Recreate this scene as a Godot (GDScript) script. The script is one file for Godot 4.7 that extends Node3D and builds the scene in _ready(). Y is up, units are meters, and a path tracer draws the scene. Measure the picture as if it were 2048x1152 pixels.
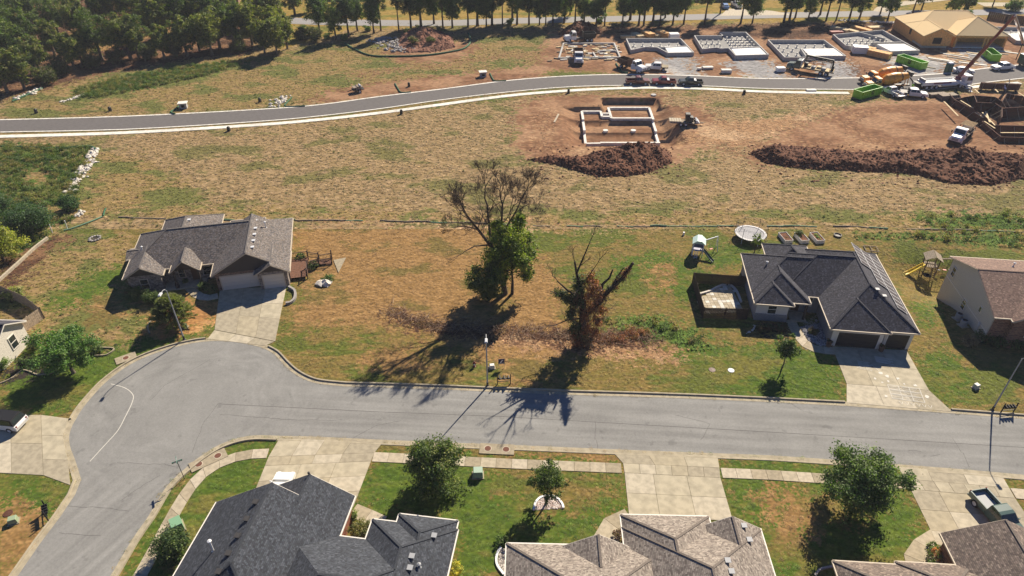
extends Node3D
# A street of family houses, a vacant lot with an old tree, and a building site beyond, seen from the air.
# Everything stands in metres on a level site: x runs east, z runs south, y is up.

var M := {}
var rng := RandomNumberGenerator.new()
var taken := {}
var noise_bump := FastNoiseLite.new()
var map_near: Image
var map_far: Image

class MB:
	var v := PackedVector3Array()
	var n := PackedVector3Array()
	var u := PackedVector2Array()
	var c := PackedColorArray()
	var tint := Color(1, 1, 1)
	func tri(a: Vector3, b: Vector3, d: Vector3) -> void:
		var k := (b - a).cross(d - a).normalized()
		v.append_array(PackedVector3Array([a, d, b]))
		n.append_array(PackedVector3Array([k, k, k]))
		u.append_array(PackedVector2Array([Vector2(a.x, a.z), Vector2(d.x, d.z), Vector2(b.x, b.z)]))
		c.append_array(PackedColorArray([tint, tint, tint]))
	func quad(a: Vector3, b: Vector3, d: Vector3, e: Vector3) -> void:
		tri(a, b, d)
		tri(a, d, e)
	func triuv(a: Vector3, b: Vector3, d: Vector3, ua: Vector2, ub: Vector2, ud: Vector2) -> void:
		var k := (b - a).cross(d - a).normalized()
		v.append_array(PackedVector3Array([a, d, b]))
		n.append_array(PackedVector3Array([k, k, k]))
		u.append_array(PackedVector2Array([ua, ud, ub]))
		c.append_array(PackedColorArray([tint, tint, tint]))
	func trin(a: Vector3, b: Vector3, d: Vector3, na: Vector3, nb: Vector3, nd: Vector3) -> void:
		v.append_array(PackedVector3Array([a, d, b]))
		n.append_array(PackedVector3Array([na, nd, nb]))
		u.append_array(PackedVector2Array([Vector2(a.x, a.z), Vector2(d.x, d.z), Vector2(b.x, b.z)]))
		c.append_array(PackedColorArray([tint, tint, tint]))
	func box(at: Vector3, s: Vector3, turn := 0.0, tilt := 0.0) -> void:
		boxb(at, s, Basis(Vector3.UP, turn) * Basis(Vector3(0, 0, 1), tilt))
	func boxb(at: Vector3, s: Vector3, b: Basis) -> void:
		var x := b.x * s.x * 0.5
		var y := b.y * s.y * 0.5
		var z := b.z * s.z * 0.5
		quad(at - x - y + z, at + x - y + z, at + x + y + z, at - x + y + z)
		quad(at + x - y - z, at - x - y - z, at - x + y - z, at + x + y - z)
		quad(at + x - y + z, at + x - y - z, at + x + y - z, at + x + y + z)
		quad(at - x - y - z, at - x - y + z, at - x + y + z, at - x + y - z)
		quad(at - x + y + z, at + x + y + z, at + x + y - z, at - x + y - z)
		quad(at - x - y - z, at + x - y - z, at + x - y + z, at - x - y + z)
	func bar(a: Vector3, b: Vector3, w: float, h: float) -> void:
		var d := b - a
		if d.length() < 0.0001:
			return
		var x := d.normalized()
		var up := Vector3.UP if absf(x.y) < 0.95 else Vector3(0, 0, 1)
		var z := x.cross(up).normalized()
		var y := z.cross(x).normalized()
		boxb((a + b) * 0.5, Vector3(d.length(), h, w), Basis(x, y, z))
	func tube(a: Vector3, b: Vector3, r0: float, r1: float, seg := 8, caps := true) -> void:
		var x := (b - a).normalized()
		var up := Vector3.UP if absf(x.y) < 0.95 else Vector3(0, 0, 1)
		var p := x.cross(up).normalized()
		var q := x.cross(p).normalized()
		for i in seg:
			var t0 := TAU * i / seg
			var t1 := TAU * (i + 1) / seg
			var d0 := p * cos(t0) + q * sin(t0)
			var d1 := p * cos(t1) + q * sin(t1)
			trin(a + d0 * r0, b + d1 * r1, b + d0 * r1, d0, d1, d0)
			trin(a + d0 * r0, a + d1 * r0, b + d1 * r1, d0, d1, d1)
			if caps:
				tri(b + d0 * r1, b + d1 * r1, b)
				tri(a + d1 * r0, a + d0 * r0, a)
	func lathe(o: Vector3, ax: Vector3, pts: Array, seg := 14) -> void:
		var x := ax.normalized()
		var up := Vector3.UP if absf(x.y) < 0.95 else Vector3(0, 0, 1)
		var p := x.cross(up).normalized()
		var q := x.cross(p).normalized()
		for k in pts.size() - 1:
			var s: Vector2 = pts[k]
			var e: Vector2 = pts[k + 1]
			var sl := e - s
			for i in seg:
				var t0 := TAU * i / seg
				var t1 := TAU * (i + 1) / seg
				var d0 := p * cos(t0) + q * sin(t0)
				var d1 := p * cos(t1) + q * sin(t1)
				var n0 := (d0 * sl.y - x * sl.x).normalized()
				var n1 := (d1 * sl.y - x * sl.x).normalized()
				var a := o + x * s.y + d0 * s.x
				var b := o + x * e.y + d0 * e.x
				var cc := o + x * e.y + d1 * e.x
				var dd := o + x * s.y + d1 * s.x
				trin(a, cc, b, n0, n1, n0)
				trin(a, dd, cc, n0, n1, n1)
	func flat(poly: PackedVector2Array, y: float) -> void:
		var ids := Geometry2D.triangulate_polygon(poly)
		for i in range(0, ids.size(), 3):
			var a := poly[ids[i]]
			var b := poly[ids[i + 1]]
			var d := poly[ids[i + 2]]
			if (b - a).cross(d - a) > 0.0:
				var t := b
				b = d
				d = t
			tri(Vector3(a.x, y, a.y), Vector3(b.x, y, b.y), Vector3(d.x, y, d.y))
	func plate(poly: PackedVector2Array, y0: float, y1: float) -> void:
		flat(poly, y1)
		var cw := not Geometry2D.is_polygon_clockwise(poly)
		for i in poly.size():
			var a := poly[i]
			var b := poly[(i + 1) % poly.size()]
			if cw:
				quad(Vector3(b.x, y0, b.y), Vector3(a.x, y0, a.y), Vector3(a.x, y1, a.y), Vector3(b.x, y1, b.y))
			else:
				quad(Vector3(a.x, y0, a.y), Vector3(b.x, y0, b.y), Vector3(b.x, y1, b.y), Vector3(a.x, y1, a.y))
	func prism(poly: PackedVector2Array, w0: float, w1: float, zc := 0.0) -> void:
		var lo := INF
		var hi := -INF
		for p in poly:
			lo = minf(lo, p.y)
			hi = maxf(hi, p.y)
		var hw := func(y: float) -> float: return lerpf(w0, w1, 0.0 if hi - lo < 0.001 else (y - lo) / (hi - lo))
		var ids := Geometry2D.triangulate_polygon(poly)
		for i in range(0, ids.size(), 3):
			var a := poly[ids[i]]
			var b := poly[ids[i + 1]]
			var d := poly[ids[i + 2]]
			if (b - a).cross(d - a) < 0.0:
				var t := b
				b = d
				d = t
			tri(Vector3(a.x, a.y, zc + hw.call(a.y)), Vector3(b.x, b.y, zc + hw.call(b.y)), Vector3(d.x, d.y, zc + hw.call(d.y)))
			tri(Vector3(a.x, a.y, zc - hw.call(a.y)), Vector3(d.x, d.y, zc - hw.call(d.y)), Vector3(b.x, b.y, zc - hw.call(b.y)))
		var cw := Geometry2D.is_polygon_clockwise(poly)
		for i in poly.size():
			var a := poly[i]
			var b := poly[(i + 1) % poly.size()]
			if cw:
				var t := a
				a = b
				b = t
			quad(Vector3(a.x, a.y, zc + hw.call(a.y)), Vector3(a.x, a.y, zc - hw.call(a.y)), Vector3(b.x, b.y, zc - hw.call(b.y)), Vector3(b.x, b.y, zc + hw.call(b.y)))
	func mesh(m: Material) -> ArrayMesh:
		var am := ArrayMesh.new()
		if v.is_empty():
			return am
		var a := []
		a.resize(Mesh.ARRAY_MAX)
		a[Mesh.ARRAY_VERTEX] = v
		a[Mesh.ARRAY_NORMAL] = n
		a[Mesh.ARRAY_TEX_UV] = u
		a[Mesh.ARRAY_COLOR] = c
		am.add_surface_from_arrays(Mesh.PRIMITIVE_TRIANGLES, a)
		am.surface_set_material(0, m)
		return am

func numbered(called: String) -> String:
	var k: int = taken.get(called, 0)
	taken[called] = k + 1
	return called if k == 0 else "%s_%03d" % [called, k]

func tag(o: Node3D, label: String, category := "", group := "", kind := "") -> Node3D:
	if label: o.set_meta("label", label)
	if category: o.set_meta("category", category)
	if group: o.set_meta("group", group)
	if kind: o.set_meta("kind", kind)
	return o

func thing(called: String, label: String, category: String, at := Vector3.ZERO, turn := 0.0, group := "") -> Node3D:
	var o := Node3D.new()
	o.name = numbered(called)
	add_child(o)
	o.position = at
	o.rotation.y = turn
	tag(o, label, category, group)
	return o

func part(called: String, b: MB, m: Material, parent: Node = null, at := Vector3.ZERO, turn := 0.0) -> MeshInstance3D:
	return part_mesh(called, b.mesh(m), parent, at, turn)

func part_mesh(called: String, me: Mesh, parent: Node = null, at := Vector3.ZERO, turn := 0.0) -> MeshInstance3D:
	var o := MeshInstance3D.new()
	o.mesh = me
	o.cast_shadow = GeometryInstance3D.SHADOW_CASTING_SETTING_ON
	if parent:
		o.name = called
		parent.add_child(o, true)
	else:
		o.name = numbered(called)
		add_child(o)
	o.position = at
	o.rotation.y = turn
	return o

func structure(called: String, label: String, b: MB, m: Material) -> MeshInstance3D:
	var o := part(called, b, m)
	tag(o, label, "", "", "structure")
	return o

func copy_of(o: Node3D, label: String, at: Vector3, turn: float, base_name := "") -> Node3D:
	var k := o.duplicate()
	var nm: String = base_name if base_name else String(o.name).rstrip("0123456789").trim_suffix("_")
	k.name = numbered(nm)
	add_child(k)
	k.position = at
	k.rotation.y = turn
	if label: k.set_meta("label", label)
	return k

func L(a: Array) -> PackedVector2Array:
	var o := PackedVector2Array()
	for i in range(0, a.size(), 2):
		o.append(Vector2(a[i], a[i + 1]))
	return o

func P(x: float, z: float) -> Vector3:
	return Vector3(x, 0, z)

func v3(p: Vector2, y := 0.0) -> Vector3:
	return Vector3(p.x, y, p.y)

func smooth(pts: PackedVector2Array, n := 6) -> PackedVector2Array:
	var out := PackedVector2Array()
	for i in pts.size() - 1:
		var p0 := pts[maxi(i - 1, 0)]
		var p3 := pts[mini(i + 2, pts.size() - 1)]
		for k in n:
			out.append(pts[i].cubic_interpolate(pts[i + 1], p0, p3, float(k) / n))
	out.append(pts[pts.size() - 1])
	return out

func offset_line(pts: PackedVector2Array, d: float) -> PackedVector2Array:
	var out := PackedVector2Array()
	for i in pts.size():
		var t := (pts[mini(i + 1, pts.size() - 1)] - pts[maxi(i - 1, 0)]).normalized()
		out.append(pts[i] + Vector2(t.y, -t.x) * d)
	return out

# ---- materials -------------------------------------------------------------------------------------------

func tone_tex(seed_: int, freq: float, lo: float, hi: float, oct := 4, size := 256, type := FastNoiseLite.TYPE_SIMPLEX_SMOOTH) -> ImageTexture:
	var f := FastNoiseLite.new()
	f.seed = seed_
	f.frequency = freq
	f.noise_type = type
	f.fractal_octaves = oct
	var im := f.get_seamless_image(size, size)
	im.convert(Image.FORMAT_L8)
	var d := im.get_data()
	for i in d.size():
		d[i] = clampi(int(255.0 * lerpf(lo, hi, d[i] / 255.0)), 0, 255)
	var o := Image.create_from_data(size, size, false, Image.FORMAT_L8, d)
	o.convert(Image.FORMAT_RGB8)
	return ImageTexture.create_from_image(o)

func mat(key: String, col: Color, rough := 0.9, tex: Texture2D = null, scale := 0.25, metal := 0.0) -> StandardMaterial3D:
	if M.has(key):
		return M[key]
	var m := StandardMaterial3D.new()
	m.albedo_color = col
	m.roughness = rough
	m.metallic = metal
	if tex:
		m.albedo_texture = tex
		m.uv1_triplanar = true
		m.uv1_world_triplanar = true
		m.uv1_scale = Vector3.ONE * scale
	m.cull_mode = BaseMaterial3D.CULL_DISABLED
	M[key] = m
	return m

func C8(r: float, g: float, b: float) -> Color:
	return Color(r / 255.0, g / 255.0, b / 255.0)


# ---- view, sky, sun --------------------------------------------------------------------------------------

func make_view() -> void:
	var cam := Camera3D.new()
	cam.name = "camera"
	cam.position = Vector3(0, 55, 0)
	cam.rotation_degrees = Vector3(-35.8, 0, 0)
	cam.fov = 45.76
	cam.near = 0.5
	cam.far = 4000.0
	add_child(cam)
	cam.current = true
	var e := Environment.new()
	e.background_mode = Environment.BG_SKY
	var sm := ProceduralSkyMaterial.new()
	sm.sky_top_color = Color(0.24, 0.42, 0.72)
	sm.sky_horizon_color = Color(0.66, 0.76, 0.88)
	sm.sky_curve = 0.12
	sm.ground_bottom_color = Color(0.3, 0.27, 0.22)
	sm.ground_horizon_color = Color(0.62, 0.66, 0.68)
	sm.sun_angle_max = 1.0
	sm.sky_energy_multiplier = 0.6
	var sky := Sky.new()
	sky.sky_material = sm
	e.sky = sky
	e.tonemap_mode = Environment.TONE_MAPPER_LINEAR
	e.tonemap_exposure = 1.8
	e.sdfgi_enabled = true
	e.ssao_enabled = true
	e.ssil_enabled = true
	e.fog_enabled = true
	e.fog_density = 0.00022
	e.fog_light_color = Color(0.86, 0.88, 0.92)
	var we := WorldEnvironment.new()
	we.name = "environment"
	we.environment = e
	add_child(we)
	var sun := DirectionalLight3D.new()
	sun.name = "sun"
	add_child(sun)
	var el := deg_to_rad(38.3)
	var az := deg_to_rad(31.0)
	var from := Vector3(sin(az) * cos(el), sin(el), -cos(az) * cos(el))
	sun.look_at_from_position(from * 300.0, Vector3.ZERO, Vector3.UP)
	sun.light_color = Color(1.0, 0.95, 0.87)
	sun.light_energy = 1.55
	sun.light_angular_distance = 0.55
	sun.shadow_enabled = true

# ---- materials -------------------------------------------------------------------------------------------

func shingle_tex(key: int, base: Array, spread: float) -> ImageTexture:
	var r := RandomNumberGenerator.new()
	r.seed = key
	var im := Image.create(512, 512, false, Image.FORMAT_RGB8)
	var rows := 44
	for y in rows:
		var y0 := int(512.0 * y / rows)
		var y1 := int(512.0 * (y + 1) / rows)
		var x := -r.randi_range(0, 20)
		while x < 512:
			var w := r.randi_range(8, 20)
			var b: Color = base[r.randi_range(0, base.size() - 1)]
			var k := 1.0 + r.randf_range(-spread, spread)
			var col := Color(b.r * k, b.g * k, b.b * k)
			im.fill_rect(Rect2i(x, y0, w, y1 - y0), col)
			im.fill_rect(Rect2i(x, y1 - 2, w, 2), col * 0.72)
			im.fill_rect(Rect2i(x, y0, 1, y1 - y0), col * 0.78)
			x += w
	return ImageTexture.create_from_image(im)

func shingle_mat(key: String, seed_: int, base: Array, spread: float) -> StandardMaterial3D:
	var m := StandardMaterial3D.new()
	m.albedo_texture = shingle_tex(seed_, base, spread)
	m.uv1_scale = Vector3(1.0 / 6.4, 1.0 / 6.4, 1.0)
	m.roughness = 0.95
	m.cull_mode = BaseMaterial3D.CULL_DISABLED
	M[key] = m
	return m

func brick_tex(seed_: int, base: Array, joint: Color, rows: int, bricks: int, spread: float) -> ImageTexture:
	var r := RandomNumberGenerator.new()
	r.seed = seed_
	var im := Image.create(256, 256, false, Image.FORMAT_RGB8)
	im.fill(joint)
	for y in rows:
		var y0 := int(256.0 * y / rows)
		var y1 := int(256.0 * (y + 1) / rows)
		for x in bricks + 1:
			var x0 := int(256.0 * (x - 0.5 * (y % 2)) / bricks)
			var x1 := int(256.0 * (x + 1 - 0.5 * (y % 2)) / bricks)
			var b: Color = base[r.randi_range(0, base.size() - 1)]
			var k := 1.0 + r.randf_range(-spread, spread)
			im.fill_rect(Rect2i(x0 + 1, y0 + 1, x1 - x0 - 1, y1 - y0 - 1), Color(b.r * k, b.g * k, b.b * k))
	return ImageTexture.create_from_image(im)

func stone_tex(seed_: int, base: Array, joint: Color) -> ImageTexture:
	var f := FastNoiseLite.new()
	f.seed = seed_
	f.noise_type = FastNoiseLite.TYPE_CELLULAR
	f.frequency = 0.055
	f.cellular_return_type = FastNoiseLite.RETURN_CELL_VALUE
	var a := f.get_seamless_image(256, 256).get_data()
	f.cellular_return_type = FastNoiseLite.RETURN_DISTANCE2_SUB
	var d := f.get_seamless_image(256, 256).get_data()
	var im := Image.create(256, 256, false, Image.FORMAT_RGB8)
	for i in 65536:
		var c: Color = base[int(a[i]) % base.size()]
		if d[i] < 36:
			c = joint
		im.set_pixel(i % 256, i / 256, c)
	return ImageTexture.create_from_image(im)

func street_map() -> ImageTexture:
	var w := 1200
	var h := 360
	var a := FastNoiseLite.new()
	a.seed = 8
	a.frequency = 1.0
	a.fractal_octaves = 3
	var gr := RandomNumberGenerator.new()
	gr.seed = 4
	var out := PackedByteArray()
	out.resize(w * h * 3)
	var dir := Vector2(0.9976, 0.0698)
	var j := 0
	for y in h:
		for x in w:
			var p := STREET_O + Vector2(x * STREET_S.x / w, y * STREET_S.y / h)
			var c := p - Vector2(-35.5, -53.8)
			var r := c.length()
			var along := p.dot(dir)
			var off := p.dot(Vector2(-dir.y, dir.x))
			var t := clampf((c.x - 7.0) / 10.0, 0.0, 1.0)
			var down := clampf((p.y + 47.0) / 6.0, 0.0, 1.0) * (1.0 - t)
			var ring := a.get_noise_2d(r * 0.9 + 1.6 * a.get_noise_2d(p.x * 0.1, p.y * 0.1 + 500.0), c.angle() * 2.2) * clampf(r / 7.0 - 0.2, 0.15, 1.0) * (0.7 + 0.8 * a.get_noise_2d(p.x * 0.12 + 700.0, p.y * 0.12))
			var lane := a.get_noise_2d(along * 0.06, off * 0.9 + 40.0)
			var side := a.get_noise_2d((p.x + p.y * 0.55) * 0.8, p.y * 0.06 + 90.0)
			var v := lerpf(lerpf(ring, lane, t), side, down) * 0.11
			v += 0.05 * a.get_noise_2d(p.x * 0.16, p.y * 0.16 + 200.0) + 0.09 * (gr.randf() - 0.5)
			if a.get_noise_2d(p.x * 0.5 + 300.0, p.y * 0.5) > 0.56:
				v -= 0.09
			var k := 1.0 + v
			out[j] = clampi(int(128.0 * k), 0, 255)
			out[j + 1] = clampi(int(127.0 * k), 0, 255)
			out[j + 2] = clampi(int(123.0 * k), 0, 255)
			j += 3
	return ImageTexture.create_from_image(Image.create_from_data(w, h, false, Image.FORMAT_RGB8, out))

const STREET_O := Vector2(-64, -68)
const STREET_S := Vector2(130, 40)

func make_materials() -> void:
	var grain := tone_tex(1, 0.09, 0.55, 1.2, 3)
	var blotch := tone_tex(2, 0.03, 0.86, 1.07, 5)
	var fine := tone_tex(3, 0.12, 0.78, 1.12, 2)
	var wood := tone_tex(4, 0.03, 0.7, 1.15, 5)
	M.tex_grain = grain
	M.tex_blotch = blotch
	M.tex_fine = fine
	mat("asphalt_far", C8(142, 139, 137), 0.93, tone_tex(5, 0.16, 0.86, 1.1, 4, 512), 0.1)
	M.asphalt_far.uv1_scale = Vector3(0.05, 0.1, 0.11)
	mat("asphalt_new", C8(98, 94, 92), 0.93, tone_tex(6, 0.08, 0.82, 1.12, 4, 512), 0.05)
	M.asphalt_new.uv1_scale = Vector3(0.02, 0.1, 0.1)
	mat("asphalt", Color(1, 1, 1), 0.93)
	M.asphalt.albedo_texture = street_map()
	M.asphalt.uv1_scale = Vector3(1.0 / STREET_S.x, 1.0 / STREET_S.y, 1)
	M.asphalt.uv1_offset = Vector3(-STREET_O.x / STREET_S.x, -STREET_O.y / STREET_S.y, 0)
	mat("crack", C8(74, 71, 68), 0.9)
	mat("chalk", C8(206, 202, 190), 0.95)
	for k in 4:
		mat("concrete_%d" % k, [C8(177, 167, 143), C8(169, 158, 133), C8(184, 174, 152), C8(162, 152, 130)][k], 0.92, blotch, 0.11 + 0.02 * k)
		mat("walk_%d" % k, [C8(178, 166, 142), C8(168, 155, 130), C8(186, 174, 152), C8(158, 146, 122)][k], 0.92, blotch, 0.19 + 0.02 * k)
	mat("kerb", C8(168, 157, 133), 0.92, blotch, 0.13)
	mat("new_concrete", C8(226, 222, 212), 0.9, blotch, 0.13)
	mat("fresh_slab", C8(238, 236, 230), 0.85, fine, 0.1)
	for k in 4:
		mat("fresh_%d" % k, C8(230 - 6 * k, 226 - 6 * k, 214 - 6 * k), 0.9, blotch, 0.1)
	mat("site_floor", C8(160, 158, 154), 0.95, grain, 0.2)
	mat("block_wall", C8(182, 180, 176), 0.92, blotch, 0.2)
	shingle_mat("roof_black", 11, [C8(66, 66, 74), C8(52, 52, 60), C8(78, 78, 86), C8(60, 58, 64)], 0.16)
	shingle_mat("roof_grey", 12, [C8(112, 105, 100), C8(88, 84, 84), C8(104, 94, 86), C8(124, 117, 112)], 0.14)
	shingle_mat("roof_slate", 13, [C8(58, 62, 69), C8(72, 76, 83), C8(50, 53, 60), C8(64, 68, 75)], 0.16)
	shingle_mat("roof_tan", 14, [C8(136, 126, 116), C8(152, 142, 131), C8(114, 104, 96), C8(144, 134, 123)], 0.12)
	shingle_mat("roof_brown", 15, [C8(124, 100, 88), C8(108, 86, 76), C8(138, 114, 100), C8(116, 94, 84)], 0.14)
	shingle_mat("roof_mid", 16, [C8(118, 104, 94), C8(102, 90, 82), C8(134, 120, 108), C8(110, 98, 90)], 0.14)
	mat("cap_black", C8(68, 68, 76), 0.95, grain, 0.5)
	mat("cap_grey", C8(118, 112, 108), 0.95, grain, 0.5)
	mat("cap_slate", C8(62, 66, 73), 0.95, grain, 0.5)
	mat("cap_tan", C8(122, 112, 103), 0.95, grain, 0.5)
	mat("cap_brown", C8(118, 96, 85), 0.95, grain, 0.5)
	mat("trim_white", C8(224, 218, 206), 0.7)
	mat("trim_tan", C8(196, 182, 160), 0.7)
	mat("trim_dark", C8(62, 54, 50), 0.7)
	mat("brick_grey", Color(1, 1, 1), 0.92, brick_tex(21, [C8(140, 128, 118), C8(112, 100, 94), C8(160, 150, 140), C8(90, 80, 76)], C8(168, 160, 150), 16, 5, 0.1), 0.8)
	mat("brick_red", Color(1, 1, 1), 0.92, brick_tex(22, [C8(142, 84, 62), C8(122, 70, 54), C8(158, 100, 74)], C8(170, 150, 130), 16, 5, 0.1), 0.8)
	mat("brick_brown", Color(1, 1, 1), 0.92, brick_tex(23, [C8(128, 92, 74), C8(104, 76, 62), C8(146, 112, 92)], C8(160, 145, 130), 16, 5, 0.1), 0.8)
	mat("brick_dark", Color(1, 1, 1), 0.92, brick_tex(24, [C8(120, 92, 76), C8(98, 72, 60), C8(150, 128, 108), C8(84, 64, 56)], C8(150, 138, 125), 16, 5, 0.1), 0.8)
	mat("stone_white", Color(1, 1, 1), 0.92, stone_tex(31, [C8(226, 220, 206), C8(232, 226, 214), C8(206, 198, 182), C8(216, 208, 194)], C8(120, 110, 96)), 0.45)
	mat("stone_grey", Color(1, 1, 1), 0.92, stone_tex(32, [C8(150, 150, 150), C8(128, 128, 130), C8(170, 168, 164), C8(112, 112, 114)], C8(92, 90, 88)), 0.5)
	var sid := Image.create(64, 256, false, Image.FORMAT_RGB8)
	sid.fill(Color(1, 1, 1))
	for k in 12:
		sid.fill_rect(Rect2i(0, int(k * 256.0 / 12.0), 64, 3), Color(0.7, 0.7, 0.7))
	var sidt := ImageTexture.create_from_image(sid)
	mat("siding_cream", C8(206, 200, 186), 0.75, sidt, 0.5)
	mat("siding_grey", C8(150, 150, 152), 0.75, sidt, 0.5)
	mat("panel_white", C8(216, 212, 204), 0.75)
	mat("glass", C8(40, 50, 52), 0.06)
	M.glass.metallic_specular = 0.7
	mat("garage_cream", C8(206, 198, 186), 0.6)
	mat("garage_dark", C8(38, 35, 38), 0.5)
	mat("door_brown", C8(84, 52, 36), 0.6)
	mat("metal_dark", C8(50, 48, 48), 0.6)
	mat("metal_grey", C8(150, 152, 154), 0.6)
	mat("metal_pale", C8(200, 202, 204), 0.55)
	mat("white_paint", C8(232, 232, 230), 0.35)
	mat("black", C8(24, 24, 25), 0.6)
	mat("rubber", C8(32, 31, 31), 0.9)
	mat("wood_dark", C8(78, 58, 46), 0.85, wood, 0.4)
	mat("wood_deck", C8(112, 76, 56), 0.85, wood, 0.4)
	mat("wood_grey", C8(150, 136, 118), 0.88, wood, 0.4)
	mat("wood_pale", C8(214, 190, 146), 0.85, wood, 0.3)
	mat("wood_fence", C8(196, 176, 150), 0.88, wood, 0.3)
	mat("wood_stain", C8(62, 44, 36), 0.85, wood, 0.4)
	mat("plywood", C8(222, 172, 110), 0.85, tone_tex(7, 0.03, 0.78, 1.15, 4), 0.25)
	mat("osb", C8(240, 208, 152), 0.88, tone_tex(8, 0.08, 0.72, 1.2, 3), 0.3)
	mat("soil", C8(116, 72, 46), 0.97, tone_tex(9, 0.05, 0.5, 1.25, 5), 0.16)
	mat("soil_red", C8(132, 88, 66), 0.97, tone_tex(10, 0.05, 0.6, 1.25, 5), 0.12)
	mat("bark", C8(98, 82, 68), 0.95, grain, 0.7)
	mat("bark_grey", C8(126, 112, 98), 0.95, grain, 0.7)
	mat("bark_dark", C8(66, 54, 45), 0.95, grain, 0.7)
	mat("rock_white", C8(214, 206, 192), 0.92, blotch, 0.6)
	mat("rock_grey", C8(162, 156, 150), 0.92, blotch, 0.6)
	mat("mulch_dark", C8(66, 58, 54), 0.97, grain, 0.5)
	mat("silt_sock", C8(44, 104, 66), 0.8, grain, 0.6)
	mat("silt_fabric", C8(120, 164, 130), 0.8, grain, 0.6)
	for k in ["leaf"]:
		var lm := StandardMaterial3D.new()
		lm.vertex_color_use_as_albedo = true
		lm.roughness = 0.65
		lm.backlight_enabled = true
		lm.backlight = Color(0.85, 0.95, 0.4)
		lm.cull_mode = BaseMaterial3D.CULL_DISABLED
		M[k] = lm
	var gm := StandardMaterial3D.new()
	gm.vertex_color_use_as_albedo = true
	gm.roughness = 0.9
	gm.backlight_enabled = true
	gm.backlight = Color(0.4, 0.4, 0.3)
	gm.cull_mode = BaseMaterial3D.CULL_DISABLED
	M["blade"] = gm

# ---- the ground ------------------------------------------------------------------------------------------

func H(x: float, z: float) -> float:
	var y := 0.0
	if x > 46.0 and x < 74.0 and z < -62.0 and z > -96.0:
		var dx := (x - 61.0) / 6.5
		var dz := (z + 78.5) / 5.5
		y -= 2.6 * exp(-(dx * dx + dz * dz))
	if x > 9.0 and x < 35.5 and z > -149.5 and z < -122.5:
		var d := 0.0
		if z > -144.2:
			d = 1.2 if z < -138.3 else 1.9 if z < -133.4 else 2.5 if z < -128.6 else 1.6
			if z > -126.4:
				d = 1.6 * clampf((-123.0 - z) / 3.4, 0.0, 1.0)
			d *= clampf((x - 10.6) / 3.0, 0.0, 1.0) * clampf((34.4 - x) / 2.6, 0.0, 1.0)
		elif z > -148.6 and x > 20.2 and x < 32.2:
			d = 1.2
		y -= d
	if x > 96.0 and x < 128.0 and z > -148.0 and z < -124.5:
		var edge := minf(minf(x - 96.0, 128.0 - x), minf(z + 148.0, -124.5 - z))
		y -= 1.2 * clampf(edge / 1.2, 0.0, 1.0)
	if z < -90.0 and y == 0.0:
		y += 0.035 * noise_bump.get_noise_2d(x * 3.0, z * 3.0)
	return y

func fill_poly(im: Image, poly: PackedVector2Array, o: Vector2, ppm: Vector2, id: int) -> void:
	var pts := PackedVector2Array()
	var lo := 1e9
	var hi := -1e9
	for p in poly:
		var q := (p - o) * ppm
		pts.append(q)
		lo = minf(lo, q.y)
		hi = maxf(hi, q.y)
	for y in range(maxi(0, int(lo)), mini(im.get_height() - 1, int(hi)) + 1):
		var xs: Array[float] = []
		for i in pts.size():
			var a := pts[i]
			var b := pts[(i + 1) % pts.size()]
			var yc := y + 0.5
			if (a.y <= yc) != (b.y <= yc):
				xs.append(a.x + (b.x - a.x) * (yc - a.y) / (b.y - a.y))
		xs.sort()
		for k in range(0, xs.size() - 1, 2):
			var x0 := clampi(int(xs[k]), 0, im.get_width())
			var x1 := clampi(int(xs[k + 1]), 0, im.get_width())
			if x1 > x0:
				im.fill_rect(Rect2i(x0, y, x1 - x0, 1), Color8(id, id, id))

const KINDS := [
	[[152, 129, 97], [128, 108, 74], [104, 100, 58], 0.62],  # 0 mown dry meadow
	[[148, 117, 76], [128, 100, 62], [106, 94, 52], 0.62],   # 1 dry gold lawn
	[[70, 90, 32], [88, 102, 40], [110, 103, 52], 0.66],     # 2 green lawn
	[[126, 106, 62], [106, 97, 50], [86, 96, 40], 0.58],     # 3 half dry lawn
	[[136, 103, 78], [110, 79, 58], [152, 120, 92], 0.54],  # 4 bare red-brown earth
	[[152, 150, 148], [130, 128, 127], [170, 166, 160], 0.6],# 5 gravel
	[[94, 67, 50], [76, 56, 44], [128, 98, 72], 0.55],       # 6 brown brush and litter
	[[82, 104, 42], [68, 90, 38], [112, 114, 60], 0.6],      # 7 lush weeds
	[[58, 50, 46], [46, 41, 39], [72, 62, 56], 0.6],         # 8 dark mulch
	[[162, 131, 98], [142, 109, 78], [174, 146, 114], 0.6], # 9 straw and cut stems
	[[164, 122, 78], [140, 102, 64], [178, 140, 94], 0.6],   # 10 bark chips
	[[152, 126, 70], [128, 110, 54], [102, 104, 48], 0.62],  # 11 far yellow lawn
	[[144, 120, 84], [120, 106, 62], [94, 99, 52], 0.56],    # 12 thin rough slope
]

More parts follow.
